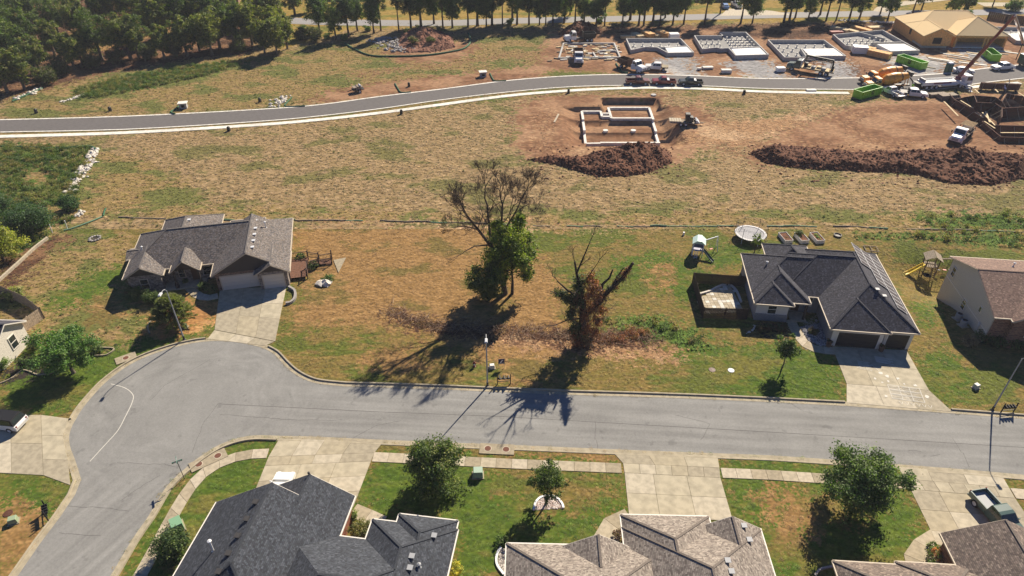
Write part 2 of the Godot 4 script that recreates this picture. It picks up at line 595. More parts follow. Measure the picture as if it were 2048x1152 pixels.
func make_map(o: Vector2, size: Vector2, w: int, h: int, base: int, zones: Array, seed_: int, wobble: float) -> Image:
	var ppm := Vector2(w / size.x, h / size.y)
	var zi := Image.create(w, h, false, Image.FORMAT_L8)
	zi.fill(Color8(base, base, base))
	for z in zones:
		fill_poly(zi, z[1], o, ppm, z[0])
	var zd := zi.get_data()
	var f := FastNoiseLite.new()
	f.noise_type = FastNoiseLite.TYPE_SIMPLEX_SMOOTH
	var bytes := func(sd: int, metres: float, oct: int, long: float) -> PackedByteArray:
		f.seed = sd
		f.frequency = 1.0 / (metres * ppm.x)
		f.fractal_octaves = oct
		var q := f.get_image(int(w / long), h, false, false, true)
		if long > 1.0:
			q.resize(w, h, Image.INTERPOLATE_BILINEAR)
		return q.get_data()
	var nx: PackedByteArray = bytes.call(seed_ + 1, 2.4, 3, 1.0)
	var ny: PackedByteArray = bytes.call(seed_ + 2, 2.0, 3, 1.0)
	var big: PackedByteArray = bytes.call(seed_ + 3, 9.0, 4, 1.8)
	var mid: PackedByteArray = bytes.call(seed_ + 4, 1.1, 3, 2.2)
	var tiny: PackedByteArray = bytes.call(seed_ + 5, 0.34, 2, 1.3)
	var pal := PackedFloat32Array()
	var thr := PackedFloat32Array()
	for k in KINDS:
		for j in 3:
			for q in 3:
				pal.append(k[j][q])
		thr.append(k[3] * 255.0)
	var grit := PackedFloat32Array()
	var gr := RandomNumberGenerator.new()
	gr.seed = seed_
	for q in 8191:
		grit.append(clampf(gr.randfn(), -2.2, 2.2) * 0.9 * ppm.x)
	var out := PackedByteArray()
	out.resize(w * h * 3)
	var i := 0
	var j := 0
	for y in h:
		for x in w:
			var sx := clampi(x + int((nx[i] - 128) * wobble + grit[i % 8191]), 0, w - 1)
			var sy := clampi(y + int((ny[i] - 128) * wobble + grit[(i * 7 + 13) % 8191] * 0.7), 0, h - 1)
			var k := zd[sy * w + sx]
			var p := k * 9
			var t := clampf((mid[i] - 70) / 115.0, 0.0, 1.0)
			var g := clampf((big[i] * 0.75 + mid[i] * 0.25 - thr[k]) / 26.0 + 0.5, 0.0, 1.0) * 0.85
			var s := (0.72 + 0.56 * tiny[i] / 255.0) * (1.0 - g)
			var s2 := (0.72 + 0.56 * tiny[i] / 255.0) * g
			out[j] = mini(255, int((pal[p] + (pal[p + 3] - pal[p]) * t) * s + pal[p + 6] * s2))
			out[j + 1] = mini(255, int((pal[p + 1] + (pal[p + 4] - pal[p + 1]) * t) * s + pal[p + 7] * s2))
			out[j + 2] = mini(255, int((pal[p + 2] + (pal[p + 5] - pal[p + 2]) * t) * s + pal[p + 8] * s2))
			i += 1
			j += 3
	if seed_ == 40:
		kind_near = zd
	else:
		kind_far = zd
	return Image.create_from_data(w, h, false, Image.FORMAT_RGB8, out)

const NEAR_O := Vector2(-84, -92)
const NEAR_S := Vector2(168, 66)
const FAR_O := Vector2(-182, -250)
const FAR_S := Vector2(364, 158)

func make_ground() -> void:
	noise_bump.seed = 5
	noise_bump.frequency = 0.1
	var near_zones := [
		[12, L([-82.82,-96.45, -58.14,-95.48, -9.86,-94.21, 80.70,-92.97, 79.05,-90.25, 37.08,-91.44, -9.77,-92.97, -65.47,-94.05, -74.79,-83.25])],
		[1, L([-34.68,-93.27, -7.38,-92.50, 0.47,-90.99, 6.72,-78.17, 7.10,-63.29, 4.37,-57.01, -22.32,-58.17, -25.96,-61.02, -28.64,-64.23, -29.18,-73.50])],
		[3, L([-29.14,-64.23, -24.60,-68.15, -16.91,-68.15, -7.65,-64.23, -1.43,-60.58, -1.38,-56.77, -23.35,-57.59])],
		[1, L([-17.37,-63.29, -12.59,-64.23, -9.86,-61.47, -10.82,-59.27, -17.95,-59.71])],
		[3, L([5.93,-91.74, 79.05,-90.25, 71.70,-78.17, 58.72,-75.79, 53.42,-69.18, 49.37,-83.25, 35.93,-87.36, 30.53,-78.17, 23.03,-69.18, 17.04,-64.23, 6.54,-64.23, 6.72,-78.17])],
		[2, L([14.32,-83.25, 22.84,-85.96, 26.88,-80.66, 27.17,-75.79, 23.04,-72.39, 19.33,-78.17, 14.42,-78.17])],
		[2, L([31.40,-87.36, 37.86,-88.79, 34.77,-83.25, 29.74,-80.66, 27.46,-83.25])],
		[1, L([19.22,-81.94, 23.81,-83.25, 21.90,-76.97, 19.42,-74.63])],
		[2, L([13.34,-59.71, 21.78,-63.29, 29.39,-64.23, 34.32,-64.23, 38.47,-63.76, 38.94,-58.00, 37.34,-54.00, 14.39,-54.93])],
		[3, L([13.34,-59.71, 18.39,-61.47, 23.48,-60.14, 23.34,-54.77, 13.85,-55.09, 8.83,-55.56, 9.05,-58.00])],
		[3, L([48.83,-64.23, 55.08,-66.16, 59.43,-58.00, 55.71,-51.89, 48.48,-52.63, 48.43,-61.47])],
		[2, L([48.87,-62.37, 53.59,-63.29, 54.32,-58.00, 50.98,-54.00, 48.75,-54.00, 48.77,-59.71])],
		[2, L([54.20,-73.50, 58.14,-74.63, 53.69,-67.15, 51.79,-67.15])],
		[9, L([-1.51,-65.96, 10.87,-64.23, 17.04,-64.23, 21.68,-62.83, 18.31,-61.02, 10.05,-62.19, -1.47,-63.76])],
		[6, L([-17.44,-71.52, -12.61,-69.70, -8.57,-67.95, -2.81,-67.65, 6.73,-67.15, 11.09,-66.35, 15.05,-67.65, 19.69,-65.18, 13.86,-63.57, 6.54,-64.23, -4.02,-65.96, -10.33,-66.35, -15.06,-68.67])],
		[7, L([12.16,-69.18, 18.64,-70.02, 24.07,-66.65, 24.73,-62.83, 21.74,-63.11, 19.60,-64.70, 12.44,-67.15])],
		[7, L([52.48,-90.99, 79.77,-91.44, 76.60,-86.23, 70.64,-87.36, 63.19,-89.08, 52.48,-89.08])],
		[12, L([-68.86,-73.50, -71.29,-88.79, -58.98,-90.25, -53.50,-78.17, -44.69,-64.23, -48.44,-53.61, -55.84,-52.11])],
		[12, L([-67.47,-90.25, -58.98,-90.25, -55.95,-83.25, -58.91,-80.66, -64.70,-78.17])],
		[2, L([-62.08,-74.63, -61.20,-78.17, -59.10,-78.17, -59.52,-72.39, -61.06,-69.18])],
		[2, L([-59.63,-80.66, -55.21,-81.94, -53.57,-77.57, -58.95,-71.30, -60.26,-76.38])],
		[1, L([-57.43,-73.50, -53.51,-75.21, -50.38,-69.18, -53.57,-67.15])],
		[2, L([-60.73,-60.14, -59.51,-64.23, -52.10,-64.23, -47.16,-64.23, -46.20,-60.14, -48.01,-53.84, -51.61,-52.34, -56.30,-52.86])],
		[2, L([-47.78,-64.23, -45.11,-65.18, -41.56,-65.67, -37.52,-66.65, -37.49,-65.67, -40.52,-64.61, -44.30,-61.92, -45.90,-60.14])],
		[10, L([-46.64,-68.15, -46.98,-71.84, -43.48,-73.95, -39.21,-73.73, -38.16,-69.18, -39.42,-66.65, -43.56,-65.96, -45.61,-66.35])],
		[8, L([-60.73,-60.14, -58.03,-61.65, -54.98,-61.02, -53.73,-59.27, -56.33,-58.68, -58.27,-58.00, -58.82,-57.01])],
		[8, L([-50.93,-63.11, -50.24,-63.57, -48.70,-63.29, -49.23,-62.37, -50.22,-62.28])],
		[2, L([-51.50,-44.97, -46.84,-44.47, -43.09,-42.83, -42.53,-42.23, -42.50,-39.45, -46.02,-40.68, -49.13,-41.07])],
		[1, L([-49.30,-41.36, -46.15,-40.90, -42.62,-39.67, -42.64,-36.75, -42.98,-33.10, -44.27,-33.10])],
		[2, L([-34.98,-33.10, -34.13,-39.67, -30.78,-47.55, -28.63,-48.91, -24.57,-49.46, -23.06,-41.36, -29.14,-33.10])],
		[2, L([-15.27,-39.67, -14.10,-47.55, -1.23,-46.57, 11.45,-45.60, 11.24,-38.85, -1.04,-33.10, -6.23,-33.10, -5.81,-39.12])],
		[3, L([-3.23,-45.28, 0.81,-45.60, 10.57,-44.65, 9.92,-41.36, 6.93,-40.23, 3.09,-39.12, -0.68,-42.23])],
		[1, L([0.83,-47.89, 10.65,-47.35, 11.23,-45.85, 0.82,-46.57])],
		[2, L([20.88,-46.89, 39.26,-45.47, 39.08,-41.94, 38.96,-37.84, 34.85,-33.10, 20.58,-33.10, 20.55,-39.67])],
		[1, L([25.04,-43.61, 27.51,-43.61, 28.70,-41.36, 28.45,-38.05, 25.72,-35.49, 23.42,-35.99, 24.02,-40.23])],
		[3, L([27.74,-42.83, 32.90,-42.23, 33.29,-38.58, 28.45,-38.05, 27.73,-41.36])],
		[1, L([48.72,-44.34, 50.93,-44.04, 50.08,-42.65, 48.82,-42.83])],
		[2, L([48.61,-41.65, 49.88,-41.36, 48.50,-39.12])],
		[5, L([36.83,-67.95, 40.49,-69.18, 39.39,-64.23, 37.65,-64.04, 36.63,-65.18])],
		[8, L([31.14,-68.15, 35.79,-68.67, 34.71,-66.35, 31.25,-66.35])],
		[7, L([-79.05,-90.25, -71.33,-90.25, -70.41,-83.25, -70.30,-78.17, -70.97,-76.97])],
		[6, L([-74.79,-83.25, -69.78,-90.25, -67.47,-90.25, -68.92,-80.66, -68.19,-74.63, -68.86,-73.50])],
	]
	var far_zones := [
		[11, L([-106.91,-239.73, 170.00,-239.73, 153.13,-212.01, 76.56,-212.01, 2.37,-209.26, -46.90,-203.95, -61.88,-184.78, -78.75,-203.95])],
		[6, L([-170.00,-239.73, -106.91,-239.73, -72.96,-203.95, -68.54,-180.45, -87.40,-172.28, -100.05,-164.69, -107.44,-147.90, -112.28,-144.86])],
		[1, L([-127.96,-203.95, -115.52,-214.81, -101.92,-226.69, -93.22,-203.95, -105.30,-189.29, -110.39,-180.45, -116.00,-176.29])],
		[11, L([-70.39,-239.73, -43.83,-239.73, -40.83,-220.62, -58.06,-214.81])],
		[12, L([-114.12,-147.90, -100.05,-164.69, -80.84,-178.35, -61.28,-182.60, -44.98,-193.97, -17.57,-198.86, 9.55,-203.95, 6.80,-164.69, -16.65,-154.93, -55.25,-141.93, -107.08,-136.33])],
		[7, L([-100.72,-154.27, -92.77,-164.69, -78.58,-172.28, -64.92,-177.11, -73.34,-164.69, -81.36,-157.62, -89.97,-151.03, -96.29,-147.90])],
		[3, L([-103.11,-129.79, -53.38,-135.78, -15.27,-147.90, 14.58,-156.60, 43.81,-156.94, 79.17,-154.27, 78.24,-151.99, 43.21,-154.27, 14.31,-152.96, -14.97,-144.27, -52.41,-132.61, -101.45,-127.07])],
		[4, L([-43.88,-152.64, -31.22,-159.34, -15.06,-164.69, 7.05,-172.28, 6.70,-161.80, -15.84,-154.93, -29.54,-150.08, -42.24,-145.46])],
		[4, L([-35.21,-184.78, -19.40,-187.01, -11.78,-196.39, -8.54,-184.78, -15.76,-174.26, -28.47,-174.26])],
		[4, L([0.65,-143.38, 7.45,-150.39, 34.79,-151.67, 41.90,-147.90, 42.46,-136.33, 38.45,-123.73, 29.48,-114.88, 24.10,-112.81, 3.34,-116.57, 0.58,-123.73])],
		[0, L([34.79,-151.67, 42.25,-149.45, 39.81,-143.38, 33.44,-144.27])],
		[4, L([45.56,-121.42, 53.73,-129.04, 76.94,-146.37, 99.26,-151.03, 118.38,-152.64, 94.49,-113.84, 43.71,-114.88])],
		[9, L([29.92,-124.91, 46.21,-123.73, 53.97,-129.79, 74.72,-146.37, 56.49,-137.69, 42.13,-134.98])],
		[4, L([5.59,-164.69, 10.95,-202.91, 55.37,-208.18, 107.85,-210.35, 160.22,-220.62, 130.96,-173.07, 106.37,-164.69, 82.39,-162.16, 61.29,-161.80, 30.36,-164.69])],
		[6, L([10.95,-202.91, 25.81,-207.11, 55.61,-209.26, 79.63,-210.35, 116.30,-212.56, 114.28,-208.18, 78.26,-206.05, 39.95,-203.95, 23.63,-199.86])],
		[6, L([65.12,-206.05, 92.86,-206.05, 88.35,-197.86, 74.41,-193.97, 66.04,-198.86])],
		[3, L([6.78,-163.96, 10.63,-168.41, 19.22,-167.66, 26.32,-165.42, 30.36,-164.69, 15.10,-163.60])],
		[5, L([37.35,-177.11, 47.69,-179.61, 46.86,-163.60, 38.30,-164.32])],
		[5, L([52.58,-173.07, 57.23,-176.29, 67.11,-177.11, 66.27,-168.41, 68.00,-161.80, 56.98,-161.80, 56.38,-168.41])],
		[5, L([78.75,-175.47, 86.04,-177.11, 85.81,-168.41, 83.71,-162.16, 73.87,-162.16])],
		[5, L([97.20,-179.61, 107.40,-181.31, 110.32,-172.28, 103.94,-164.69, 93.01,-164.69])],
		[5, L([115.99,-188.37, 125.82,-186.56, 125.71,-177.11, 116.79,-170.33, 111.35,-174.26])],
		[9, L([114.16,-184.78, 117.99,-187.01, 117.88,-172.28, 112.43,-169.18])],
		[7, L([-99.70,-124.20, -80.76,-122.34, -74.31,-105.08, -69.85,-94.84, -74.41,-90.25, -78.16,-88.79])],
		[12, L([-88.52,-114.88, -81.72,-110.80, -80.33,-105.08, -85.95,-108.84])],
		[12, L([-82.82,-96.45, -58.14,-95.48, -9.86,-94.21, 80.70,-92.97, 82.82,-96.45, 38.96,-98.09, -10.09,-97.26, -59.99,-99.77, -70.79,-101.50])],
		[12, L([-80.31,-121.42, -67.40,-117.00, -50.66,-101.50, -59.26,-98.09, -72.47,-101.50])],
		[7, L([64.38,-96.45, 84.29,-97.26, 79.97,-90.25, 68.24,-91.44, 65.25,-93.27])],
	]
	for k in [[L([42.67,-146.37, 42.26,-137.69, 38.03,-130.55, 34.08,-126.10, 29.79,-124.20]), 9], [L([42.04,-151.03, 39.84,-136.33, 35.58,-128.54]), 4], [L([30.25,-121.42, 41.24,-123.26, 53.42,-128.05, 74.51,-140.49, 92.06,-147.90]), 4], [L([29.99,-120.07, 41.79,-121.65, 54.92,-126.58, 75.81,-138.52, 94.16,-145.46]), 4], [L([47.74,-122.34, 65.44,-123.26, 81.40,-124.20]), 9], [L([3.35,-117.00, 10.06,-120.07, 19.83,-122.34, 29.62,-123.26]), 9], [L([2.45,-119.18, 11.13,-121.88, 22.78,-122.80]), 4], [L([5.84,-121.42, 5.17,-131.06, 7.72,-143.38]), 9], [L([7.75,-121.42, 7.48,-130.55, 9.47,-141.35]), 9], [L([9.21,-121.88, 8.80,-128.54, 10.12,-137.69]), 4], [L([60.23,-136.33, 66.35,-130.55, 76.43,-126.10]), 4], [L([78.96,-143.38, 69.62,-133.65, 70.02,-124.91]), 9], [L([-39.34,-164.69, -20.73,-173.07, 2.10,-181.31, 10.14,-184.78]), 4], [L([-39.98,-161.80, -21.67,-169.94, 2.07,-177.94, 9.94,-180.45]), 4], [L([35.03,-121.42, 38.83,-117.43, 50.10,-123.73]), 9], [L([-34.33,-150.39, -42.80,-147.90, -48.84,-145.46]), 4], [L([5.95,-92.05, 37.21,-91.90, 78.79,-90.84]), 3], [L([-33.65,-93.90, -9.80,-93.27, 21.60,-92.05]), 9], [L([44.80,-191.61, 45.66,-164.69]), 9], [L([64.87,-180.45, 67.51,-164.69]), 9], [L([88.08,-179.61, 85.73,-164.69]), 6], [L([84.50,-177.11, 83.24,-163.96]), 6]]:
		var ln := smooth(k[0], 4)
		for d in [-0.95, 0.95]:
			var a := offset_line(ln, d - 0.24)
			var b := offset_line(ln, d + 0.24)
			b.reverse()
			a.append_array(b)
			far_zones.append([k[1], a])
			near_zones.append([k[1], a])
	map_near = make_map(NEAR_O, NEAR_S, 1280, 512, 3, near_zones, 40, 0.14)
	map_far = make_map(FAR_O, FAR_S, 1216, 528, 0, far_zones, 60, 0.09)
	var am := ArrayMesh.new()
	for which in 2:
		var o: Vector2 = [NEAR_O, FAR_O][which]
		var s: Vector2 = [NEAR_S, FAR_S][which]
		var nx: int = [210, 455][which]
		var nz: int = [82, 197][which]
		var vs := PackedVector3Array()
		var ns := PackedVector3Array()
		var us := PackedVector2Array()
		var ids := PackedInt32Array()
		for j in nz + 1:
			for i in nx + 1:
				var fx := float(i) / nx
				var fz := float(j) / nz
				var x := o.x + s.x * fx
				var z := o.y + s.y * fz
				vs.append(Vector3(x, H(x, z), z))
				ns.append(Vector3(H(x - 0.4, z) - H(x + 0.4, z), 0.8, H(x, z - 0.4) - H(x, z + 0.4)).normalized())
				us.append(Vector2(fx, fz))
		for j in nz:
			for i in nx:
				var a := j * (nx + 1) + i
				ids.append_array(PackedInt32Array([a, a + 1, a + nx + 1, a + 1, a + nx + 2, a + nx + 1]))
		var arr := []
		arr.resize(Mesh.ARRAY_MAX)
		arr[Mesh.ARRAY_VERTEX] = vs
		arr[Mesh.ARRAY_NORMAL] = ns
		arr[Mesh.ARRAY_TEX_UV] = us
		arr[Mesh.ARRAY_INDEX] = ids
		am.add_surface_from_arrays(Mesh.PRIMITIVE_TRIANGLES, arr)
		var m := StandardMaterial3D.new()
		m.albedo_texture = ImageTexture.create_from_image([map_near, map_far][which])
		m.roughness = 0.98
		m.metallic_specular = 0.2
		m.cull_mode = BaseMaterial3D.CULL_DISABLED
		am.surface_set_material(which, m)
	var mb := MB.new()
	var x0 := FAR_O.x
	var x1 := FAR_O.x + FAR_S.x
	var z0 := FAR_O.y
	var z1 := FAR_O.y + FAR_S.y
	var zn := NEAR_O.y + NEAR_S.y
	for r in [[-2500.0, x0, -2500.0, 2500.0], [x1, 2500.0, -2500.0, 2500.0], [x0, x1, -2500.0, z0], [x0, NEAR_O.x, z1, zn], [NEAR_O.x + NEAR_S.x, x1, z1, zn], [x0, x1, zn, 2500.0]]:
		mb.quad(Vector3(r[0], 0, r[3]), Vector3(r[1], 0, r[3]), Vector3(r[1], 0, r[2]), Vector3(r[0], 0, r[2]))
	var arr2 := mb.mesh(null).surface_get_arrays(0)
	am.add_surface_from_arrays(Mesh.PRIMITIVE_TRIANGLES, arr2)
	am.surface_set_material(2, mat("land", C8(118, 102, 56), 0.98, M.tex_blotch, 0.02))
	var g := part_mesh("ground", am)
	tag(g, "dry lawns, mown meadow and bare red earth of the whole site", "", "", "structure")

func ground_color(x: float, z: float) -> Color:
	var near := z > NEAR_O.y and x > NEAR_O.x and x < NEAR_O.x + NEAR_S.x and z < NEAR_O.y + NEAR_S.y
	var im := map_near if near else map_far
	var o := NEAR_O if near else FAR_O
	var s := NEAR_S if near else FAR_S
	var px := clampi(int((x - o.x) / s.x * im.get_width()), 0, im.get_width() - 1)
	var py := clampi(int((z - o.y) / s.y * im.get_height()), 0, im.get_height() - 1)
	return im.get_pixel(px, py)


# ---- roads and pavements ---------------------------------------------------------------------------------

var paved: Array[PackedVector2Array] = []

func slabs(parent: Node3D, a: Vector2, b: Vector2, c: Vector2, d: Vector2, us: Array, vs: Array, y: float, set_: String, gap := 0.03) -> void:
	for j in vs.size() - 1:
		for i in us.size() - 1:
			var at := func(u: float, v: float) -> Vector2: return a.lerp(b, u).lerp(d.lerp(c, u), v)
			var p00: Vector2 = at.call(us[i], vs[j])
			var p10: Vector2 = at.call(us[i + 1], vs[j])
			var p11: Vector2 = at.call(us[i + 1], vs[j + 1])
			var p01: Vector2 = at.call(us[i], vs[j + 1])
			var q := PackedVector2Array([p00, p10, p11, p01])
			var in_: Array = Geometry2D.offset_polygon(q, -gap * 0.5, Geometry2D.JOIN_MITER)
			if in_.is_empty():
				continue
			var mb := MB.new()
			mb.plate(in_[0], 0.0, y + rng.randf_range(-0.006, 0.006))
			part("slab", mb, M["%s_%d" % [set_, rng.randi_range(0, 3)]], parent)
	paved.append(PackedVector2Array([a, b, c, d]))

func share(n: int) -> Array:
	var o := []
	for i in n + 1:
		o.append(float(i) / n)
	return o

func walk(parent: Node3D, line: PackedVector2Array, w: float, step: float, y: float, set_: String) -> void:
	var l := offset_line(line, w * 0.5)
	var r := offset_line(line, -w * 0.5)
	var ctr := Curve2D.new()
	var cl := Curve2D.new()
	var cr := Curve2D.new()
	for i in line.size():
		ctr.add_point(line[i])
		cl.add_point(l[i])
		cr.add_point(r[i])
	var n := maxi(1, int(round(ctr.get_baked_length() / step)))
	for i in n:
		var f0 := float(i) / n
		var f1 := float(i + 1) / n
		slabs(parent, cl.sample_baked(f0 * cl.get_baked_length()), cl.sample_baked(f1 * cl.get_baked_length()), cr.sample_baked(f1 * cr.get_baked_length()), cr.sample_baked(f0 * cr.get_baked_length()), [0.0, 1.0], [0.0, 1.0], y, set_)

func kerb(line: PackedVector2Array, label: String, tall := 0.18) -> void:
	var prof := [Vector2(-0.02, 0.0), Vector2(-0.02, 0.028), Vector2(0.45, 0.022), Vector2(0.49, tall), Vector2(0.66, tall + 0.004), Vector2(0.70, 0.0)]
	var mb := MB.new()
	var rails := []
	for p in prof:
		rails.append([offset_line(line, -p.x), p.y])
	for k in prof.size() - 1:
		for i in line.size() - 1:
			var a: PackedVector2Array = rails[k][0]
			var b: PackedVector2Array = rails[k + 1][0]
			mb.quad(v3(a[i + 1], rails[k][1]), v3(a[i], rails[k][1]), v3(b[i], rails[k + 1][1]), v3(b[i + 1], rails[k + 1][1]))
	structure("kerb", label, mb, M.kerb)

func strip(mb: MB, line: PackedVector2Array, w: float, y: float) -> void:
	var a := offset_line(line, w * 0.5)
	var b := offset_line(line, -w * 0.5)
	for i in line.size() - 1:
		mb.quad(v3(b[i], y), v3(b[i + 1], y), v3(a[i + 1], y), v3(a[i], y))

func wavy(a: Vector2, b: Vector2, amp: float, step := 0.8) -> PackedVector2Array:
	var n := maxi(2, int(a.distance_to(b) / step))
	var out := PackedVector2Array()
	var side := (b - a).normalized().orthogonal()
	var s := 0.0
	for i in n + 1:
		s = s * 0.7 + rng.randf_range(-amp, amp)
		out.append(a.lerp(b, float(i) / n) + side * s)
	return out

func make_roads() -> void:
	var north := L([60.33,-51.31, 55.71,-51.89, 48.41,-52.71, 37.17,-53.84, 28.64,-54.46, 21.08,-54.93, 14.10,-55.28, 7.07,-55.56, -2.96,-56.12, -7.82,-56.44, -15.01,-56.77, -19.17,-56.93])
	var bulge := L([-19.17,-56.93, -22.13,-57.34, -23.91,-58.00, -25.67,-59.19, -27.27,-60.75, -28.82,-62.46, -30.28,-63.48])
	var top := L([-30.28,-63.48, -31.55,-64.04, -34.05,-64.70, -36.50,-64.99, -38.15,-64.89])
	var round1 := L([-38.15,-64.89, -39.74,-64.51, -42.10,-63.48, -44.45,-61.83, -45.92,-60.05, -46.96,-57.67, -47.36,-55.56, -47.55,-53.39, -47.44,-51.89])
	var mouth := L([-47.44,-51.89, -47.34,-50.88, -46.92,-49.46, -46.02,-47.96, -44.58,-46.18, -42.75,-43.79])
	var west := L([-42.75,-43.79, -42.41,-42.00, -42.50,-39.45, -42.80,-36.80, -42.97,-33.61, -43.19,-30.63])
	var east := L([-35.25,-30.63, -34.87,-33.52, -34.60,-37.06, -34.22,-39.34, -34.11,-40.73, -33.94,-42.65, -33.50,-43.97, -32.94,-45.09, -32.00,-46.63, -30.63,-48.16, -28.96,-49.11, -27.14,-49.53, -24.73,-49.46])
	var south := L([-24.73,-49.46, -20.46,-49.32, -13.79,-48.91, -6.39,-48.50, -0.63,-48.23, 10.37,-47.62, 15.51,-47.35, 26.31,-46.83, 32.28,-46.31, 39.14,-45.66, 45.86,-44.97, 51.12,-44.34, 55.38,-43.85])
	var sb := smooth(bulge)
	var st := smooth(top)
	var sr := smooth(round1)
	var sm_ := smooth(mouth)
	var se := smooth(east, 4)
	var poly := PackedVector2Array()
	for l in [north, sb, st, sr, sm_, west]:
		for i in l.size() - 1:
			poly.append(l[i])
	poly.append(west[west.size() - 1])
	for l in [se, south]:
		for i in l.size() - 1:
			poly.append(l[i])
	poly.append(south[south.size() - 1])
	paved.append(poly)
	var mb := MB.new()
	mb.flat(poly, 0.014)
	var road := structure("road", "worn grey asphalt street with a turning circle at its end", mb, M.asphalt)
	var joints := [[L([-32.78,-54.15, -28.00,-53.84, -14.53,-52.93, -1.31,-52.26, 9.52,-51.38, 25.41,-50.16, 40.84,-48.91, 53.86,-47.82]), 0.045]]
	for k in joints:
		mb = MB.new()
		strip(mb, k[0], k[1], 0.019)
		part("joint", mb, M.crack, road)
	for k in [L([-32.78,-54.15, -33.35,-51.75, -32.99,-47.22]), L([-31.98,-52.48, -25.24,-51.89, -18.14,-51.75]), L([-40.12,-45.92, -35.21,-45.73, -34.02,-45.28]), L([-41.67,-37.73, -37.74,-37.42]), L([-42.74,-40.79, -40.45,-40.51, -36.27,-40.23]), L([17.85,-52.48, 21.34,-51.02, 19.79,-48.91]), L([46.51,-49.18, 46.52,-47.22, 46.13,-45.28]), L([40.93,-47.42, 41.77,-47.55, 42.30,-47.35]), L([42.93,-46.76, 44.09,-47.02]), L([-40.63,-54.77, -39.93,-57.18, -36.30,-61.47]), L([31.07,-54.38, 32.29,-53.08, 33.02,-52.63]), L([-17.05,-48.91, -14.23,-51.02, -12.15,-51.60]), L([9.00,-51.60, 8.84,-48.91, 8.82,-47.69]), L([-37.51,-41.36, -36.16,-43.25, -35.14,-44.34])]:
		mb = MB.new()
		for i in k.size() - 1:
			strip(mb, wavy(k[i], k[i + 1], 0.08, 0.5), 0.03, 0.019)
		part("crack", mb, M.crack, road)
	mb = MB.new()
	strip(mb, smooth(L([-46.23,-57.34, -44.31,-56.68, -42.89,-55.56, -42.44,-54.30, -42.21,-52.11, -42.11,-50.16, -42.51,-48.23, -42.99,-46.05])), 0.07, 0.021)
	part("chalk_line", mb, M.chalk, road)
	kerb(north.slice(0, 3), "kerb beside the tall lamp east of the chalked driveway")
	kerb(north.slice(2, 4), "flush gutter at the mouth of the chalked driveway", 0.03)
	kerb(north.slice(3), "long concrete kerb along the vacant lot and the green lawn")
	kerb(sb, "kerb curving from the vacant lot to the driveway of the grey house")
	kerb(st, "flush concrete gutter at the driveway of the grey-roofed brick house", 0.03)
	kerb(sr, "kerb round the turning circle below the maple lawn")
	kerb(sm_, "flush gutter at the mouth of the driveway with the white car", 0.03)
	kerb(west, "kerb of the side street along the patchy dry lawn")
	kerb(se, "kerb curving round the street corner by the name sign")
	kerb(south, "long low kerb along the driveways and the street trees", 0.05)

	var dA := tag(Node3D.new(), "pale concrete driveway of the grey-roofed brick house", "", "", "structure")
	dA.name = "driveway"
	add_child(dA)
	taken["driveway"] = 1
	var q := L([-40.15,-76.02, -31.16,-76.61, -30.14,-71.08, -29.67,-64.80, -30.44,-64.04, -33.95,-64.99, -38.01,-65.38, -37.76,-67.15])
	slabs(dA, q[0], q[1], q[3] + Vector2(0.25, -0.1), q[7], [0.0, 0.36, 0.68, 1.0], [0.0, 0.34, 0.62, 1.0], 0.05, "concrete")
	slabs(dA, q[7] + Vector2(0, 0.05), q[3] + Vector2(0.2, -0.05), q[4], q[6], [0.0, 0.36, 0.68, 1.0], [0.0, 1.0], 0.046, "concrete")
	var dB := driveway("concrete driveway covered in chalk drawings below the black garage doors")
	q = L([39.40,-63.95, 48.22,-63.20, 47.55,-56.28, 38.56,-57.34, 37.35,-54.30, 48.47,-52.93])
	slabs(dB, q[0], q[1], q[2], q[3], [0.0, 0.33, 0.66, 1.0], [0.0, 0.5, 1.0], 0.05, "concrete")
	slabs(dB, q[3], q[2], q[5], q[4], [0.0, 0.36, 0.68, 1.0], [0.0, 1.0], 0.048, "concrete")
	chalk_art(dB)
	var dG := driveway("broad stained concrete driveway where the white car is parked")
	q = L([-58.17,-52.34, -51.58,-52.48, -47.63,-52.04, -46.92,-49.46, -44.58,-46.18, -42.91,-43.91, -43.20,-42.77, -46.74,-44.28, -53.35,-44.72])
	slabs(dG, q[0], q[1], q[7], q[8], [0.0, 0.5, 1.0], [0.0, 0.5, 1.0], 0.05, "concrete")
	slabs(dG, q[1], q[2] + Vector2(-0.6, 0.1), q[3] + Vector2(-0.65, 0), q[1].lerp(q[7], 0.36), [0.0, 1.0], [0.0, 1.0], 0.047, "concrete")
	slabs(dG, q[1].lerp(q[7], 0.36), q[3] + Vector2(-0.65, 0), q[4] + Vector2(-0.7, 0), q[1].lerp(q[7], 0.75), [0.0, 1.0], [0.0, 1.0], 0.051, "concrete")
	slabs(dG, q[1].lerp(q[7], 0.75), q[4] + Vector2(-0.7, 0), q[6] + Vector2(-0.2, -0.3), q[7], [0.0, 1.0], [0.0, 1.0], 0.045, "concrete")
	var dD := driveway("wide tan concrete driveway beside the slate-roofed house")
	q = L([-24.53,-49.11, -13.32,-48.57, -14.19,-47.16, -14.36,-46.05, -15.11,-40.56, -24.97,-46.63, -24.99,-45.47, -25.17,-39.67])
	slabs(dD, q[0], q[1] + Vector2(-0.2, 0), q[2], q[5], [0.0, 0.22, 0.44, 0.7, 1.0], [0.0, 1.0], 0.05, "concrete")
	slabs(dD, q[5], q[2], q[3], q[6], [0.0, 0.22, 0.44, 0.7, 1.0], [0.0, 1.0], 0.055, "concrete")
	slabs(dD, q[6], q[3], q[4], q[7], [0.0, 0.34, 0.67, 1.0], share(3), 0.05, "concrete")
	var dE := driveway("tan concrete driveway beside the low tan-roofed house")
